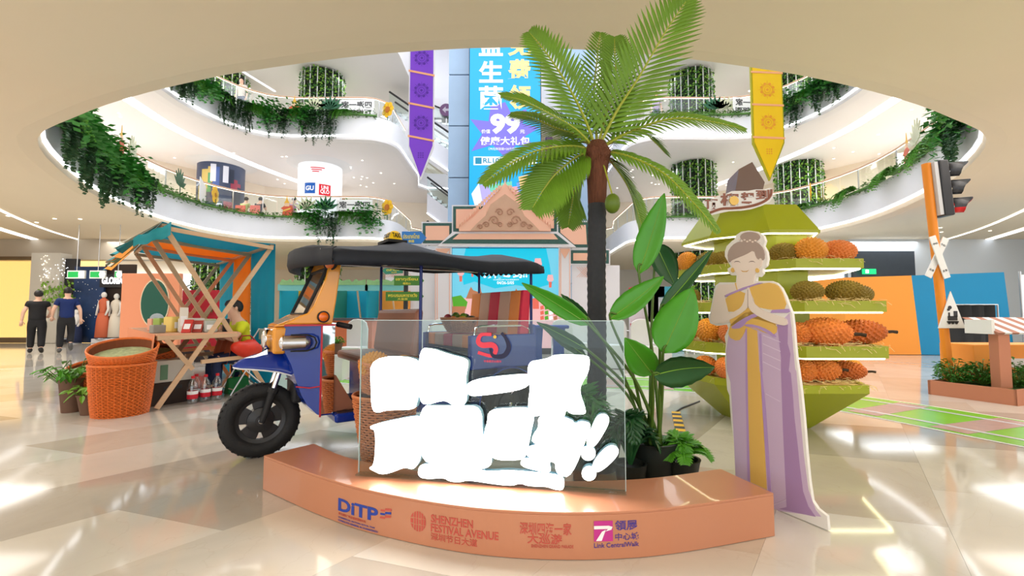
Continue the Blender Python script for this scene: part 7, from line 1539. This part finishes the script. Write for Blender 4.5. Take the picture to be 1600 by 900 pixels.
banner('yellow pointed banner with orange sun ornaments hanging above the durian stand', 1178, 1223, (222, 278), 10.0, mat('banner_yellow', S(250, 206, 8), .5), mat('banner_olive_edge', S(176, 170, 20), .5), mat('ornament_orange', S(240, 160, 40), .5), (216, .03), 1205)

# ---- LED tower
YT = 20.0; cT = lambda p: aty(620 + p[0] / 3, 60 + p[1] / 3, YT)
x0 = cT((343, 0)).x; x1 = cT((672, 0)).x; tow = thing('led_tower', 'tall sky blue LED advertising tower behind the temple gateway', 'screen', ((x0 + x1) / 2, YT, 0)); TX = (x0 + x1) / 2
MB().box((0, .32, 8.0), (x1 - x0 + .08, .6, 16.0)).build('cabinet', mat('tower_cabinet', S(40, 50, 70), .4), tow); MB().box((0, 0, 9.0), (x1 - x0, .04, 13.8)).build('screen', em('tower_blue', S(0, 178, 246), .85), tow)
TYL = em('tower_cream', S(255, 222, 150), .95); TPU = em('tower_violet', S(130, 120, 240), .8)
def tp(pts, d, m_, nm): q = [cT(p) for p in pts]; return MB().prism(ccw([(p.x - TX, p.z) for p in q]), .02 + d, .03 + d, UPR).build(nm, m_, tow)
def ttext(t, x0_, x1_, y0_, y1_, m_, bold=.03, d=.04):
    a, b = cT((x0_, y1_)), cT((x1_, y0_)); text(t, b.x - a.x, b.z - a.z, .01, bold, Matrix.Translation(((a.x + b.x) / 2 - TX, -d, (a.z + b.z) / 2)) @ UPR).build('lettering', m_, tow)
tp([(508, 300), (540, 360), (610, 330), (590, 400), (668, 420), (600, 460), (660, 520), (560, 500), (508, 560), (450, 500), (350, 530), (400, 450), (345, 380), (430, 390), (440, 320)], 0, TPU, 'starburst')
for ch, ya, yb in (('益', -15, 85), ('生', 108, 210), ('菌', 225, 335)): ttext(ch, 385, 498, ya, yb, CW)
for ch, ya, yb in (('免', -15, 85), ('费', 100, 205), ('领', 220, 335)): ttext(ch, 520, 630, ya, yb, TYL)
ttext('99', 438, 578, 355, 450, CW, .05); ttext('价值', 397, 438, 428, 447, CW, .01); ttext('元', 577, 600, 430, 447, CW, .01); ttext('健康大礼包', 392, 624, 462, 502, CW, .02); ttext('（79元体验装+20元优惠券）', 430, 585, 513, 526, CW, .0)
tp([(360, 555), (655, 555), (655, 595), (360, 595)], .004, CW, 'code_box'); ttext('RL103B', 405, 520, 563, 586, em('tower_teal', S(0, 150, 190), .7), .02, .06); tp([(368, 560), (398, 560), (398, 590), (368, 590)], .016, MATS['tower_teal'], 'code_icon')
for k, (pts, c) in enumerate((([(380, 690), (470, 670), (500, 790), (410, 800)], S(190, 180, 250)), ([(520, 700), (590, 690), (600, 760), (530, 770)], S(250, 170, 190)), ([(560, 680), (630, 640), (625, 760), (590, 790)], S(120, 170, 250)), ([(430, 690), (540, 670), (540, 710), (440, 720)], S(120, 220, 190)), ([(570, 650), (615, 640), (615, 700), (580, 710)], S(250, 210, 140)), ([(350, 730), (385, 680), (400, 760), (370, 800)], S(240, 250, 255)), ([(610, 730), (650, 690), (665, 790), (620, 800)], S(120, 240, 220)))): tp(pts, .004 + .002 * k, em('tower_product_%d' % k, c, .8), 'product_shape')
sh_ = aty(722, 200, 21.0); pc = thing('lift_shaft', 'grey blue glazed lift shaft left of the LED tower', 'lift shaft', (sh_.x - .05, 21.2, 0))
LSM = mat('grey_blue_panel', S(150, 176, 204), .3, var=.1, scale=1.2)
for k in range(6): MB().box((0, 0, 1.25 + 2.5 * k), (1.15, .8, 2.46)).build('glazed_panel', LSM, pc, bevel=.02)
sh_ = aty(905, 200, 21.0); pc = thing('lift_shaft', 'grey blue glazed lift shaft right of the LED tower behind the palm', 'lift shaft', (sh_.x, 21.4, 0))
for k in range(6): MB().box((0, 0, 1.25 + 2.5 * k), (1.6, .8, 2.46)).build('glazed_panel', LSM, pc, bevel=.02)
bd = aty(858, 270, 19.4); bo = thing('bottle_display', 'giant dark red bottle display right of the LED tower', 'display', (bd.x, 19.4, 0)); MB().lathe([(.33, 5.0), (.36, 5.1), (.36, 7.2), (.3, 7.7), (.15, 8.1), (.14, 8.6)], 20).build('bottle', mat('wine_red', S(96, 24, 52), .25, var=.3, scale=2), bo, True); MB().lathe([(.16, 8.5), (.17, 8.55), (.17, 8.85), (.001, 8.9)], 16).build('cap', mat('plum_cap', S(66, 40, 70), .3), bo, True); MB().box((0, 0, 2.5), (.5, .5, 5.0)).build('plinth', DARK, bo); MB().box((0, -.37, 6.3), (.4, .02, .8)).build('label', mat('bottle_label', S(150, 60, 90), .5), bo)
# ---- escalators in the recess
def escalator(label, a, b, w_=1.1):
    t = thing('escalator', label, 'escalator', a); A = Vector((0, 0, 0)); B = Vector(b) - Vector(a); E_ = mat('escalator_white', S(226, 226, 234), .35)
    MB().hexa([(0, -w_ / 2, -1.1), (B.x, -w_ / 2, B.z - 1.1), (B.x, w_ / 2, B.z - 1.1), (0, w_ / 2, -1.1), (0, -w_ / 2, 0), (B.x, -w_ / 2, B.z), (B.x, w_ / 2, B.z), (0, w_ / 2, 0)]).build('truss_cladding', E_, t); MB().bar((0, -w_ / 2 - .02, -1.08), (B.x, -w_ / 2 - .02, B.z - 1.08), .03, .03).build('light_line', LEDW, t)
    for sy in (-1, 1):
        MB().hexa([(0, sy * w_ / 2 - .01, 0), (B.x, sy * w_ / 2 - .01, B.z), (B.x, sy * w_ / 2 + .01, B.z), (0, sy * w_ / 2 + .01, 0), (0, sy * w_ / 2 - .01, .85), (B.x, sy * w_ / 2 - .01, B.z + .85), (B.x, sy * w_ / 2 + .01, B.z + .85), (0, sy * w_ / 2 + .01, .85)]).build('glass_side', GLASS, t); MB().tube([(0, sy * w_ / 2, .9), (B.x, sy * w_ / 2, B.z + .9)], .05, 8).build('handrail', DARK, t)
    n = 16
    for k in range(n): MB().box((B.x * (k + .5) / n, 0, B.z * (k + .5) / n + .08), (abs(B.x) / n, w_ * .85, .16)).build('step', STEEL, t)
escalator('white escalator descending towards the LED tower from the left', (-6.2, 22.6, 11.4), (-1.6, 22.6, 8.2)); escalator('upper white escalator far behind the purple banner', (-9.5, 26.6, 14.6), (-1.8, 26.6, 11.4)); escalator('lower white escalator behind the gateway at left', (-4.6, 24.5, 7.6), (-.4, 24.5, 4.4)); escalator('white escalator descending towards the LED tower from the right', (6.2, 22.6, 11.4), (2.4, 22.6, 8.6))
for k, (px, py, lb) in enumerate(((562, 110, 'round purple arrow sign on the far upper escalator'), (697, 172, 'round purple arrow sign right of the purple banner'))): c = aty(px, py, 25.9); t = thing('arrow_sign', lb, 'sign', c, 0, 'purple arrow signs'); MB().lathe([(.38, 0), (.38, .04)], 24, UPR).build('disc', mat('plum_disc', S(112, 72, 116), .5), t); MB().prism(ccw([(-.22, 0), (-.02, .2), (-.02, .07), (.22, .07), (.22, -.07), (-.02, -.07), (-.02, -.2)]), .04, .05, UPR).build('arrow', mat('grey_arrow', S(196, 186, 200), .5), t); MB().box((0, .15, -.5), (.05, .05, .7)).build('bracket', STEEL, t)
# lit shopfronts upstairs
q = random.Random(33)
for sx in (-1, 1):
    for z in (4.95, 9.25):
        for k, (x, y, rz) in enumerate(((16.9, 12, R(88)), (17.1, 17.2, R(92)), (15.4, 22.4, R(125)), (11.2, 26.2, R(150)))):
            t = thing('upstairs_shopfront', '%s shopfront on the %s storey, %s of the %s row' % (('warm lit', 'pale lit')[k % 2], 'second' if z < 6 else 'third', ('nearest', 'second', 'third', 'farthest')[k], 'left' if sx < 0 else 'right'), 'shopfront', (sx * x, y, z), -sx * rz + (0 if sx > 0 else 0), 'upstairs shopfronts')
            MB().box((0, 0, 1.3), (3.4, .12, 2.5)).build('lit_window', em(('shop_glow_warm', 'shop_glow_pale')[k % 2], (S(255, 226, 180), S(240, 238, 230))[k % 2], 2.6), t)
            for xx in (-1.7, 0, 1.7): MB().box((xx, 0, 1.3), (.08, .2, 2.6)).build('mullion', mat('shop_frame', S(150, 130, 110), .4), t)
            MB().box((0, 0, 2.7), (3.6, .22, .3)).build('fascia', mat('shop_fascia_%d' % (k % 3), (S(170, 130, 100), S(90, 80, 84), S(206, 196, 186))[k % 3], .5), t)
